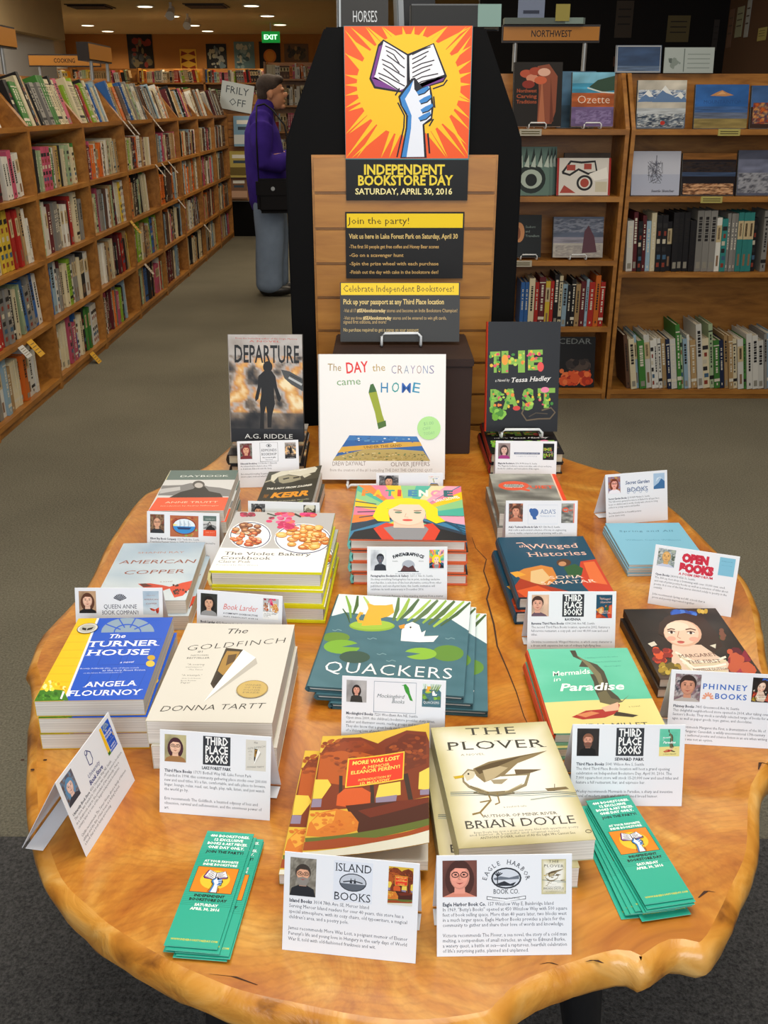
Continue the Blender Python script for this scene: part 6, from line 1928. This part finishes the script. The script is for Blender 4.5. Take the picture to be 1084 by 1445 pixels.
def plain_book(name, label, cat, W, H, t, art, loc, rot, spine='#222222', **kw):
    ms = book_meshes(W, H, t, art, spine=spine, **kw)
    return book('hardcover_book', ms, label, loc, rot)


KT = 1.672
a = Art(100, 140, '#141415'); a.T('HORSES', (30, 6), (78, 6), '#b9bcc0', h=14, bold=.0); a.B(2, 0, 6, 140, '#9aa0a4')
standing('hardcover_book', 'black book lettered HORSES standing on top of the kiosk', .125, .26, .03, a, -.052, 2.66, KT + .0075, 12, 0, spine='#8f9498', edge='#1a1a1a', hard=True)
a = Art(100, 140, '#242528'); a.B(0, 0, 14, 140, '#8e9296')
standing('hardcover_book', 'dark book with grey page edge, second on top of the kiosk, beside the lettered one', .10, .26, .05, a, .088, 2.80, KT + .0105, 10, 14, spine='#9aa0a4', edge='#222325', hard=True)
a = Art(100, 24, '#0e0f10'); a.B(74, 0, 100, 24, '#6f8a82'); a.B(0, 22.6, 74, 24, '#5a5c5e')
standing('hardcover_book', 'wide low black box file on the right of the kiosk top', .226, .052, .05, a, .182, 2.70, KT + .0105, 8, 0, spine='#141414', edge='#141414', hard=True)


# ------------------------------------------------------------------ faced-out books on the right-hand bays
def faceout(label, art, x0, x1, z, h, y=5.16, tilt=12, t=.02, lip=False):
    W = x1 - x0
    standing('hardcover_book', label, W, h, t, art, (x0 + x1) / 2, y, z + (.0134 if lip else .0048), tilt, 0, spine='#3a3a3a', edge='#d5d2ca', hard=True)
    if lip:
        easel('small wire stand under the ' + lip, (x0 + x1) / 2, y + .004, z + .0006, .1, h * .7, tilt, lip=.03, lipw=.085)


def scene_art(H, sky, bands, blobs=None, seed=1):
    a = Art(100, H, sky)
    a.N(0, 0, 100, H, [shade(sky, .8), sky, shade(sky, 1.2)], 3, seed, 16, 12, .7, 2)
    for y0, y1, c in bands: a.N(0, y0 * H, 100, y1 * H, [shade(c, .75), c, shade(c, 1.25)], 3, seed + 3, 18, 6, .7, 1.5)
    for (x0, y0, x1, y1, n, r0, r1, cs) in blobs or []:
        a.N(x0, y0 * H, x1, y1 * H, cs + [cs[0]], 7, seed + 5, 30, 16, 1, 1.0, 1.6)
    return a


a = Art(100, 128, '#1a1513')
a.P([(48, 120), (72, 124), (90, 100), (88, 30), (80, 5), (50, 5), (52, 70)], '#8a4a34'); a.P([(58, 100), (66, 10), (60, 5), (52, 8)], '#b06a4a'); a.P([(76, 100), (84, 10), (76, 6)], '#6a3424')
for x, y, c in ((25, 105, '#b5533a'), (38, 96, '#d08a70'), (30, 84, '#8a2f24'), (55, 92, '#c9603e'), (44, 110, '#a5452f'), (62, 108, '#e0b09a')): a.E(x, y, 13, 8, c)
for i, t in enumerate(('Northwest', 'Carving', 'Traditions')): a.T(t, (6, 68 - i * 11), (48, 68 - i * 11), '#a8502f', h=7, serif=True, bold=.02)
faceout('black book with red-brown carved figures on the ledge right of the kiosk', a, .645, .885, 1.39, .30, lip='black carved-figure book')
a = scene_art(126, '#6fa9c0', [(0, .36, '#6d5a86'), (.36, .62, '#a9562a'), (.62, .8, '#3d8fb0')], [(10, .05, 95, .3, 30, 3, 12, ['#7d6a96', '#5d4a76', '#8a7aa6'])], 2)
a.P([(40, 92), (60, 108), (100, 118), (100, 84), (70, 80)], '#2f4a3a'); a.L([(36, 90), (70, 80), (100, 78)], 3, '#cfd6d0'); a.T('Ozette', (14, 54), (90, 54), '#e6d2c0', h=18, bold=-.01)
faceout('blue, orange and purple book lettered Ozette', a, .935, 1.145, 1.39, .253, lip='Ozette book')
a = scene_art(100, '#4a6f8c', [(0, .4, '#3a566a')])
faceout('blue book standing behind the Ozette book', a, .885, 1.08, 1.39, .27, y=5.295)
a = Art(100, 100, '#5f7a70')
a.E(50, 34, 40, 30, '#1f2a28'); a.E(50, 34, 30, 20, '#aab8ac'); a.E(50, 32, 16, 13, '#1a2020')
for k in range(5): a.P([(8 + k * 20, 70), (16 + k * 20, 100), (22 + k * 20, 66)], '#26332f'); a.P([(12 + k * 18, 60), (24 + k * 18, 84), (26 + k * 18, 58)], '#b5c2b6')
for k, lab in enumerate(('grey-green carved-eye book, front copy on the second shelf', 'grey-green carved-eye book, second copy behind the front one', 'grey-green carved-eye book, rearmost copy')):
    faceout(lab, a, .66 + k * .022, .845 + k * .022, 1.07, .235, y=5.150 + k * .026)
a = Art(100, 66, '#d8d4cc'); a.B(0, 0, 4, 66, '#a52f2a'); a.B(96, 0, 100, 66, '#a52f2a')
a.L([(10, 40), (25, 60), (45, 58), (70, 60), (74, 42), (58, 38), (40, 46), (24, 36), (10, 40)], 4, '#2a2a2c'); a.ring(52, 22, 15, 14, 4, '#2a2a2c'); a.E(52, 22, 8, 8, '#a8483c'); a.B(18, 44, 34, 54, '#a8483c'); a.B(50, 46, 64, 56, '#a8483c')
a.P([(6, 4), (14, 18), (36, 4)], '#a8483c'); a.B(72, 6, 94, 24, '#c7c0a8'); a.P([(60, 38), (92, 50), (96, 30), (70, 26)], '#ebe8e0')
faceout('white book with red and black carved-face drawing', a, .885, 1.160, 1.07, .182)
a = scene_art(66, '#4a4038', [(.5, .8, '#8a8474')]); faceout('dark book stacked behind the carved-face drawing book', a, .93, 1.165, 1.07, .205, y=5.205)
a = Art(100, 170, '#15191a'); a.E(10, 100, 22, 40, '#c98a5a'); a.E(4, 96, 12, 26, '#8a5030')
for i, t in enumerate(('Seekers', 'and', 'Travellers')): a.T(t, (36, 118 - i * 18), (36 + len(t) * 5.6, 118 - i * 18), '#8fa09a', h=9, res=1)
faceout('dark book titled Seekers and Travellers with an orange face', a, .695, .825, .75, .215, lip='dark Travellers book')
a = scene_art(78, '#5b6478', [(0, .35, '#a9a49c'), (.35, .5, '#8b8894')], [(0, .62, 100, .95, 26, 6, 18, ['#6f7688', '#8d92a0', '#474f62']), (5, .02, 95, .3, 14, 3, 12, ['#b9b2a8', '#8f8a88'])], 5)
a.P([(58, 8), (62, 50), (70, 62), (82, 40), (88, 10)], '#5a3a44')
faceout('grey mountain landscape book on the third shelf', a, .888, 1.150, .75, .205, lip='grey mountain book')
a = Art(100, 130, '#181413'); a.T('CEDAR', (4, 112), (90, 112), '#8f938f', h=14, serif=True)
a.dots(2, 2, 98, 50, 60, 5, 14, ['#d2431c', '#e25a2a', '#b5331a', '#f07a40'], 8); a.dots(20, 40, 95, 75, 26, 6, 14, ['#3a302c', '#241d1b', '#54453c'], 9)
faceout('black book lettered CEDAR with glowing orange embers', a, .955, 1.165, .055, .275)
a = scene_art(92, '#b9b4a8', [(.0, .3, '#5d6878'), (.3, .42, '#aeb4b8')], [(2, .55, 98, .8, 40, 4, 14, ['#4f6a94', '#8fa3bd', '#dfe3e4', '#3f5578']), (2, .02, 98, .3, 24, 4, 12, ['#39465a', '#76828e', '#cfd4d4', '#2f3a4a'])], 6)
for q in ([(0, 50), (22, 74), (40, 52)], [(30, 50), (56, 82), (84, 50)], [(66, 50), (88, 70), (100, 56), (100, 50)]):
    a.P(q, '#5f7da6'); a.P([(q[0][0] + (q[1][0] - q[0][0]) * .45, q[0][1] + (q[1][1] - q[0][1]) * .45), q[1], (q[1][0] + (q[2][0] - q[1][0]) * .6, q[1][1] + (q[2][1] - q[1][1]) * .6), (q[1][0] + 2, q[1][1] - 14), (q[1][0] - 5, q[1][1] - 9)], '#e4e6e4')
a.E(54, 10, 5, 4, '#b5332a')
faceout('snowy blue mountain book on the right-hand ledge', a, 1.262, 1.505, 1.39, .225)
a = scene_art(78, '#2f5f9f', [(0, .22, '#8a7a4a'), (.22, .36, '#5f6a80'), (.36, .5, '#3d5f92')], [], 7)
a.P([(28, 58), (40, 64), (50, 68), (58, 64), (72, 59), (56, 57)], '#c08a58'); a.P([(40, 60), (50, 66), (58, 61)], '#d9a470')
a.T('MOUNTAINTOP', (16, 44), (86, 44), '#2a4f86', h=6, serif=True)
faceout('blue sunset landscape book on the right-hand ledge', a, 1.550, 1.815, 1.39, .205)
a = scene_art(100, '#3f5f8f', [(0, .5, '#3a2a24')], [(5, .1, 95, .6, 30, 4, 12, ['#c9642a', '#8a3a24', '#2a3a5a', '#d9a05a'])], 8)
faceout('dark blue book with orange lights, rightmost on the ledge', a, 1.83, 2.06, 1.39, .20)
a = Art(100, 84, '#c3c6d2'); a.B(0, 0, 100, 40, '#b2b8ca')
rr = random.Random(3)
for i in range(46): a.L([(rr.uniform(32, 64), rr.uniform(22, 66)), (rr.uniform(32, 64), rr.uniform(22, 66))], .8, rr.choice(['#5a5c68', '#7a7c88', '#44464f']))
a.L([(50, 40), (50, 76)], 1.5, '#55586a'); a.T('Seattle Sketcher', (42, 6), (90, 6), '#3a3c48', h=4.5, shear=.2, serif=True, bold=.02)
faceout('pale book with a pencil sketch on the second shelf at right', a, 1.268, 1.515, 1.07, .215)
a = scene_art(76, '#1f1c22', [(.85, 1, '#8a5a2a'), (.45, .55, '#3a4a66')], [(3, .02, 97, .28, 40, 3, 9, ['#c9936a', '#e0b48a', '#8a5a3a', '#3a2a24']), (0, .55, 100, .8, 12, 8, 20, ['#15131a', '#2f2a2e', '#3a2c24'])], 9)
faceout('dark sunset city book on the second shelf at right', a, 1.525, 1.800, 1.07, .205)
a = scene_art(84, '#55596a', [(.4, .8, '#70758a')], [(2, .05, 98, .5, 30, 4, 12, ['#8d8f98', '#3f414c', '#a3a5ac'])], 10)
faceout('grey city book, rightmost on the second shelf', a, 1.81, 2.05, 1.07, .22)
# things on top of the right-hand bays
a = scene_art(60, '#31486a', [(0, .25, '#5a6f8c')]); a.L([(2, 2), (98, 2), (98, 58), (2, 58), (2, 1)], 3, '#a9adb0')
standing('framed_picture', 'dark blue picture with a pale border on the right bookcase top', .23, .13, .01, a, 1.30, 5.385, 1.6535, 10, 0, spine='#8a8d90', edge='#8a8d90', hard=True)['category'] = 'picture'
a = Art(100, 45, '#a9b3b0'); a.B(38, 2, 40, 43, '#6a7470'); a.dots(6, 6, 36, 30, 10, 2, 6, ['#5f6a66', '#84908a'], 3)
for k in range(4): a.B(46, 8 + k * 8, 92, 10 + k * 8, '#8b9692')
standing('card_sign', 'pale grey double card standing on the right bookcase top', .25, .12, .008, a, 1.56, 5.39, 1.6525, 8, 0, spine='#a0aaa6', edge='#a0aaa6', hard=True)['category'] = 'card'
mb = MB(); mb.box(-.2, .2, -.04, .04, 0, .028, '#59635c'); mb.box(.1, .19, -.042, .042, .001, .0285, '#7d8f88')
o = link('light_tube_housing', mb.mesh('light_tube_housing', M['print']), None, (.80, 5.37, 1.8725)); props(o, 'grey-green tube housing lying on the NORTHWEST sign', 'tube')
mb = MB(); mb.box(-.035, .035, 0, .003, 0, .075, '#9a8f4a'); o = link('sticky_note', mb.mesh('sticky_note', M['card']), None, (.885, 5.322, 1.885)); props(o, 'yellowish note stuck on the tube above the NORTHWEST sign', 'note')
mb = MB(); mb.box(-.066, .066, 0, .005, 0, .12, '#7c87a0'); mb.box(-.04, .04, -.001, 0, .02, .035, '#3a4052'); o = link('leaflet', mb.mesh('leaflet', M['card']), None, (.735, 5.37, 1.9012)); props(o, 'blue-grey leaflet standing on the tube above the NORTHWEST sign', 'leaflet')

# notices pinned on the dark partition
for i, (px, py, w, h, c) in enumerate([(.985 + .8, 0, 0, 0, '')][:0]): pass
NOT = [(1.70, 2.06, .13, .25, '#3c332a', 'tall dim notice at the left of the dark partition'), (2.09, 2.00, .17, .18, '#5a5032', 'square yellowish notice on the dark partition'), (2.075, 1.79, .12, .17, '#4a4032', 'dim notice below the yellowish one on the dark partition'),
       (2.36, 1.96, .04, .21, '#2f2a28', 'narrow dim strip on the dark partition'), (2.47, 1.98, .05, .1, '#565656', 'small grey card with a pale mark on the dark partition'), (1.70, 1.79, .11, .07, '#4a3024', 'small brown card low on the dark partition'),]
for x, z, w, h, c, lab in NOT:
    mb = MB(); mb.box(-w / 2, w / 2, 0, .004, -h / 2, h / 2, c)
    for k in range(3): mb.box(-w * .36, w * .36, -.0006, 0, h * (.25 - .2 * k), h * (.29 - .2 * k), '#231e1b')
    o = link('pinned_notice', mb.mesh('pinned_notice', M['card']), None, (x * 1.066, 8.095, 1.5 + (z - 1.5) * 1.066)); props(o, lab, 'notice', 'notices on the dark partition')

for y, z, w, h, c, lab in ((8.02, 2.03, .10, .26, '#6a5040', 'brown strip notice, leftmost on the brown right-hand wall'), (7.83, 2.06, .14, .20, '#8b8d74', 'pale green notice on the brown right-hand wall'), (7.66, 2.07, .08, .24, '#9a9c9a', 'pale grey strip notice on the brown right-hand wall'), (7.33, 1.95, .16, .08, '#a59a5a', 'yellow notice by the right edge on the brown wall')):
    mb = MB(); mb.box(-w / 2, w / 2, 0, .004, -h / 2, h / 2, c)
    for k in range(3): mb.box(-w * .36, w * .36, -.0006, 0, h * (.25 - .2 * k), h * (.29 - .2 * k), '#4a4238')
    o = link('pinned_notice', mb.mesh('pinned_notice', M['card']), None, (XR - .005, y, z), (0, 0, R(-90))); props(o, lab, 'notice')

# shelf label holders and hanging shelf tags
for x, z, lab in ((1.72, 1.39, 'yellow shelf label under the blue sunset book'), (1.675, 1.07, 'yellow shelf label under the dark sunset city book'), (.72, .75, 'pale shelf label under the Travellers book'), (.73, 1.39, 'pale shelf label under the black carved-figure book')):
    mb = MB(); mb.box(-.055, .055, -.006, -.001, -.030, .002, '#b7ac62' if 'yellow' in lab else '#b9b2a0')
    for k in range(2): mb.box(-.045, .045, -.0066, -.006, -.012 - k * .010, -.008 - k * .010, '#5a5230')
    o = link('shelf_label', mb.mesh('shelf_label', M['card']), None, (x, 5.13, z)); props(o, lab, 'label')
TAGS = [(4.93, 0.375, '#d3a02e', .075, .10, 'yellow hand-written tag hanging beside a white one, fourth shelf of the nearest bay'), (4.80, 0.375, '#c9c9c4', .07, .07, 'white printed tag left of the yellow one, nearest bay'),
        (5.95, 0.065, '#d3a02e', .07, .09, 'yellow tag hanging at the bottom shelf of the second bay'), (7.32, 1.40, '#b9b2aa', .035, .12, 'white paper slip under the ledge, front one of a pair'), (7.46, 1.40, '#b9b2aa', .035, .12, 'white paper slip under the ledge, rear one of a pair'),
        (8.28, 1.40, '#b9b2aa', .035, .12, 'white paper slip under the ledge of the fifth bay'), (8.22, 1.06, '#b9b2aa', .035, .12, 'white paper slip under the second shelf, front of three'), (8.45, 1.06, '#b9b2aa', .035, .12, 'white paper slip under the second shelf, middle of three'),
        (8.72, 1.06, '#b9b2aa', .035, .12, 'white paper slip under the second shelf, rear of three'), (7.25, 0.725, '#c79a3a', .06, .11, 'yellow tag under the third shelf of the third bay'), (7.55, .375, '#c4b8a8', .05, .1, 'pale tag under the fourth shelf of the fourth bay'), (9.0, .725, '#b9b2aa', .035, .1, 'white slip under the third shelf of the fifth bay'),
        (10.2, .375, '#b9b2aa', .05, .1, 'white slip low in the sixth bay')]
for y, z, c, w, h, lab in TAGS:
    mb = MB(); mb.box(-w / 2, w / 2, 0, .0015, -h, 0, c)
    for k in range(4): mb.box(-w * .35, w * .35, -.0006, 0, -h * (.25 + .18 * k), -h * (.21 + .18 * k), '#6a5a3a')
    o = link('shelf_tag', mb.mesh('shelf_tag', M['card']), None, (LX + .0022, y, z - .001), (R(-38), 0, R(90))); props(o, lab, 'tag')


# ------------------------------------------------------------------ the person
def evaluated(o, name):
    bpy.context.view_layer.update()
    dg = bpy.context.evaluated_depsgraph_get()
    me = bpy.data.meshes.new_from_object(o.evaluated_get(dg))
    me.name = name
    bpy.data.objects.remove(o)
    return me


def loft(pts, radii, n=18):
    """closed tapering form through pts; a radius is one number or (front-back, side-to-side)"""
    P = [Vector(p) for p in pts]
    rad = [(r_, r_) if not isinstance(r_, tuple) else r_ for r_ in radii]
    m = len(P)
    rings = []
    for i, p in enumerate(P):
        d = (P[min(i + 1, m - 1)] - P[max(i - 1, 0)]).normalized()
        ref = Vector((0, 1, 0)) if abs(d.y) < .85 else Vector((1, 0, 0))
        a = (ref - d * ref.dot(d)).normalized(); b = d.cross(a)
        rings.append((p, d, a, b, rad[i]))
    full = []
    for t in (80, 55, 28):
        p, d, a, b, r_ = rings[0]; k = min(r_) * .8
        full.append((p - d * k * math.sin(R(t)), a, b, (r_[0] * math.cos(R(t)), r_[1] * math.cos(R(t)))))
    full += [(p, a, b, r_) for p, d, a, b, r_ in rings]
    for t in (28, 55, 80):
        p, d, a, b, r_ = rings[-1]; k = min(r_) * .8
        full.append((p + d * k * math.sin(R(t)), a, b, (r_[0] * math.cos(R(t)), r_[1] * math.cos(R(t)))))
    bm = bmesh.new(); vs = []
    for p, a, b, r_ in full:
        vs.append([bm.verts.new(p + a * r_[1] * math.cos(2 * math.pi * k / n) + b * r_[0] * math.sin(2 * math.pi * k / n)) for k in range(n)])
    for i in range(len(vs) - 1):
        for k in range(n): bm.faces.new((vs[i][k], vs[i][(k + 1) % n], vs[i + 1][(k + 1) % n], vs[i + 1][k]))
    bm.faces.new(vs[0]); bm.faces.new(vs[-1])
    bmesh.ops.recalc_face_normals(bm, faces=bm.faces)
    me = bpy.data.meshes.new('form'); bm.to_mesh(me); bm.free()
    return me


def merged(meshes, voxel, name, mat):
    bm = bmesh.new()
    for m in meshes: bm.from_mesh(m)
    me = bpy.data.meshes.new(name); bm.to_mesh(me); bm.free()
    o = bpy.data.objects.new(name, me); COL.objects.link(o)
    r_ = o.modifiers.new('remesh', 'REMESH'); r_.mode = 'VOXEL'; r_.voxel_size = voxel; r_.use_smooth_shade = True
    s_ = o.modifiers.new('smooth', 'SMOOTH'); s_.factor = .5; s_.iterations = 4
    me = evaluated(o, name)
    me.materials.clear(); me.materials.append(mat)
    return me


def ellipsoid(c, r_, rot=(0, 0, 0), seg=20):
    bm = bmesh.new()
    bmesh.ops.create_uvsphere(bm, u_segments=seg, v_segments=seg // 2 + 2, radius=1)
    m = Matrix.Translation(c) @ Euler(rot).to_matrix().to_4x4() @ Matrix.Diagonal((*r_, 1))
    bmesh.ops.transform(bm, matrix=m, verts=bm.verts)
    me = bpy.data.meshes.new('form'); bm.to_mesh(me); bm.free()
    return me


def person():
    # local frame: faces +x, camera side is -y; feet on z = 0
    r = empty('person', 'person in a purple jacket and jeans standing and reading beside the left aisle', 'person', (-.95, 8.34, 0.004), (0, 0, R(6)))
    hd = Vector((.055, 0, 1.585))
    parts = [ellipsoid(hd + Vector((-.012, 0, .03)), (.098, .077, .098)), ellipsoid(hd + Vector((.035, 0, -.035)), (.062, .058, .085)),
             ellipsoid(hd + Vector((.105, 0, -.012)), (.020, .013, .024), (0, .5, 0)), ellipsoid(hd + Vector((.088, 0, -.062)), (.018, .026, .012)),
             ellipsoid(hd + Vector((.080, 0, -.098)), (.024, .028, .020)), ellipsoid(hd + Vector((.082, 0, .028)), (.018, .05, .014)),
             ellipsoid(hd + Vector((-.012, -.078, -.01)), (.020, .010, .033)), ellipsoid(hd + Vector((-.012, .078, -.01)), (.020, .010, .033))]
    parts.append(loft([(0, 0, .90), (0, 0, 1.02), (-.02, 0, 1.2), (-.03, 0, 1.34), (-.025, 0, 1.42)], [(.11, .15), (.10, .13), (.11, .15), (.10, .155), (.06, .09)]))
    parts.append(loft([(-.02, 0, 1.40), (.0, 0, 1.48), (.02, 0, 1.56)], [.062, .056, .056]))
    for s_ in (-1, 1):
        parts.append(loft([(-.03, s_ * .15, 1.37), (-.035, s_ * .21, 1.24), (-.03, s_ * .215, 1.10), (.06, s_ * .19, 1.10), (.20, s_ * .14, 1.12), (.285, s_ * .105, 1.145)], [.055, .050, .044, .042, .034, .027], 12))
        parts.append(loft([(0, s_ * .09, .92), (.005, s_ * .095, .70), (.012 + .0175 * s_, s_ * .10, .50), (-.005 + .025 * s_, s_ * .10, .30), (-.012 + .025 * s_, s_ * .10, .08)], [.092, .080, .056, .055, .040], 14))
        parts.append(loft([(-.03 + .025 * s_, s_ * .10, .05), (.05 + .025 * s_, s_ * .103, .042), (.13 + .025 * s_, s_ * .106, .03)], [.036, .036, .024], 12))
    for s_ in (-1, 1):     # hands: palm, four bent fingers, thumb
        b = Vector((.30, s_ * .10, 1.150))
        parts.append(ellipsoid(b + Vector((.025, 0, .01)), (.048, .022, .034)))
        for f_, (dz, l_) in enumerate(((.034, .062), (.014, .072), (-.006, .066), (-.024, .052))):
            p0 = b + Vector((.055, 0, dz)); p1 = p0 + Vector((l_ * .55, -s_ * .012, .006)); p2 = p1 + Vector((l_ * .25, -s_ * .03, .002))
            parts.append(loft([b + Vector((.02, 0, dz * .7)), p0, p1, p2], [.0105, .010, .0095, .0085], 10))
        q0 = b + Vector((.0, -s_ * .012, .03)); parts.append(loft([q0, q0 + Vector((.03, -s_ * .02, .03)), q0 + Vector((.055, -s_ * .03, .035))], [.012, .011, .0095], 10))
    link('body', merged(parts, .006, 'body', M['skin']), r)
    # hair
    hp = [ellipsoid(hd + Vector((-.026, 0, .055)), (.102, .086, .088)), ellipsoid(hd + Vector((-.065, 0, .0)), (.058, .074, .085)), ellipsoid(hd + Vector((.045, 0, .100)), (.050, .062, .034)), ellipsoid(hd + Vector((-.07, 0, -.05)), (.03, .055, .05))]
    link('hair', merged(hp, .009, 'hair', M['hair']), r)
    # eye, brow
    mb = MB()
    for s_ in (-1, 1):
        mb.box(.088, .094, s_ * .034 - .010, s_ * .034 + .010, hd.z + .002, hd.z + .011); mb.box(.080, .100, s_ * .036 - .016, s_ * .036 + .016, hd.z + .026, hd.z + .032)
    link('eyes_and_brows', mb.mesh('eyes_and_brows', M['hair']), r)
    # jacket
    jp = [loft([(-.01, 0, .76), (-.015, 0, .95), (-.03, 0, 1.15), (-.04, 0, 1.30), (-.035, 0, 1.40), (-.01, 0, 1.47)], [(.16, .19), (.17, .20), (.16, .195), (.14, .19), (.10, .14), (.072, .078)], 28)]
    for s_ in (-1, 1):
        jp.append(loft([(-.04, s_ * .12, 1.375), (-.04, s_ * .20, 1.33), (-.045, s_ * .245, 1.20), (-.03, s_ * .25, 1.08), (.08, s_ * .215, 1.065), (.22, s_ * .145, 1.115), (.265, s_ * .118, 1.135)], [.098, .098, .086, .080, .074, .057, .048]))
    jp.append(loft([(-.02, 0, 1.45), (.0, 0, 1.50)], [(.082, .086), (.078, .080)]))
    jk = link('jacket', merged(jp, .012, 'jacket', M['jacket']), r)
    mb = MB(); mb.tube([(.0, 0, 1.49), (.008, 0, 1.522)], [.074, .066], n=16); link('shirt_collar', mb.mesh('shirt_collar', M['white']), jk)
    # jeans
    tp = [loft([(-.005, 0, .95), (-.005, 0, .80)], [(.14, .165), (.15, .175)], 24)]
    for s_ in (-1, 1):
        f_ = .025 * s_
        tp.append(loft([(-.005, s_ * .085, .84), (f_ * .4, s_ * .095, .66), (.008 + f_ * .7, s_ * .10, .48), (-.004 + f_, s_ * .10, .26), (-.008 + f_, s_ * .102, .09)], [(.135, .095), (.130, .092), (.122, .088), (.116, .086), (.116, .088)]))
    link('jeans', merged(tp, .012, 'jeans', M['jeans']), r)
    for s_ in (-1, 1):
        me = merged([ellipsoid((.06 + .025 * s_, s_ * .104, .045), (.150, .052, .045)), ellipsoid((-.03 + .025 * s_, s_ * .102, .06), (.07, .05, .06))], .008, 'shoe', M['shoe'])
        bm = bmesh.new(); bm.from_mesh(me)
        for v in bm.verts: v.co.z = max(v.co.z, .001)
        bm.to_mesh(me); bm.free()
        link('shoe', me, r)
    bg = empty('shoulder_bag', 'black shoulder bag hanging at the hip of the person in purple', 'bag', (-.87, 8.07, .70), (0, 0, R(6)))
    mb = MB(); mb.box(-.15, .17, -.06, .04, 0, .24); link('body', bevel(mb.mesh('body', M['bag']), .03, 3), bg)
    mb = MB(); mb.box(-.155, .175, -.068, .046, .12, .262); fl_ = link('flap', bevel(mb.mesh('flap', M['bag']), .02, 2), bg)
    mb = MB(); mb.tube([(-.02, -.069, .19), (-.02, -.078, .19)], .016, n=12); link('clasp', mb.mesh('clasp', M['metal']), fl_)
    mb = MB(); mb.tube([(-.13, -.02, .25), (-.13, -.085, .36), (-.13, -.10, .55), (-.125, -.05, .70), (-.12, .08, .795), (-.06, .10, .81), (.0, .06, .77), (.09, -.06, .66), (.12, -.10, .5), (.13, -.085, .36), (.13, -.02, .25)], .007); link('strap', mb.mesh('strap', M['bag']), bg)


person()
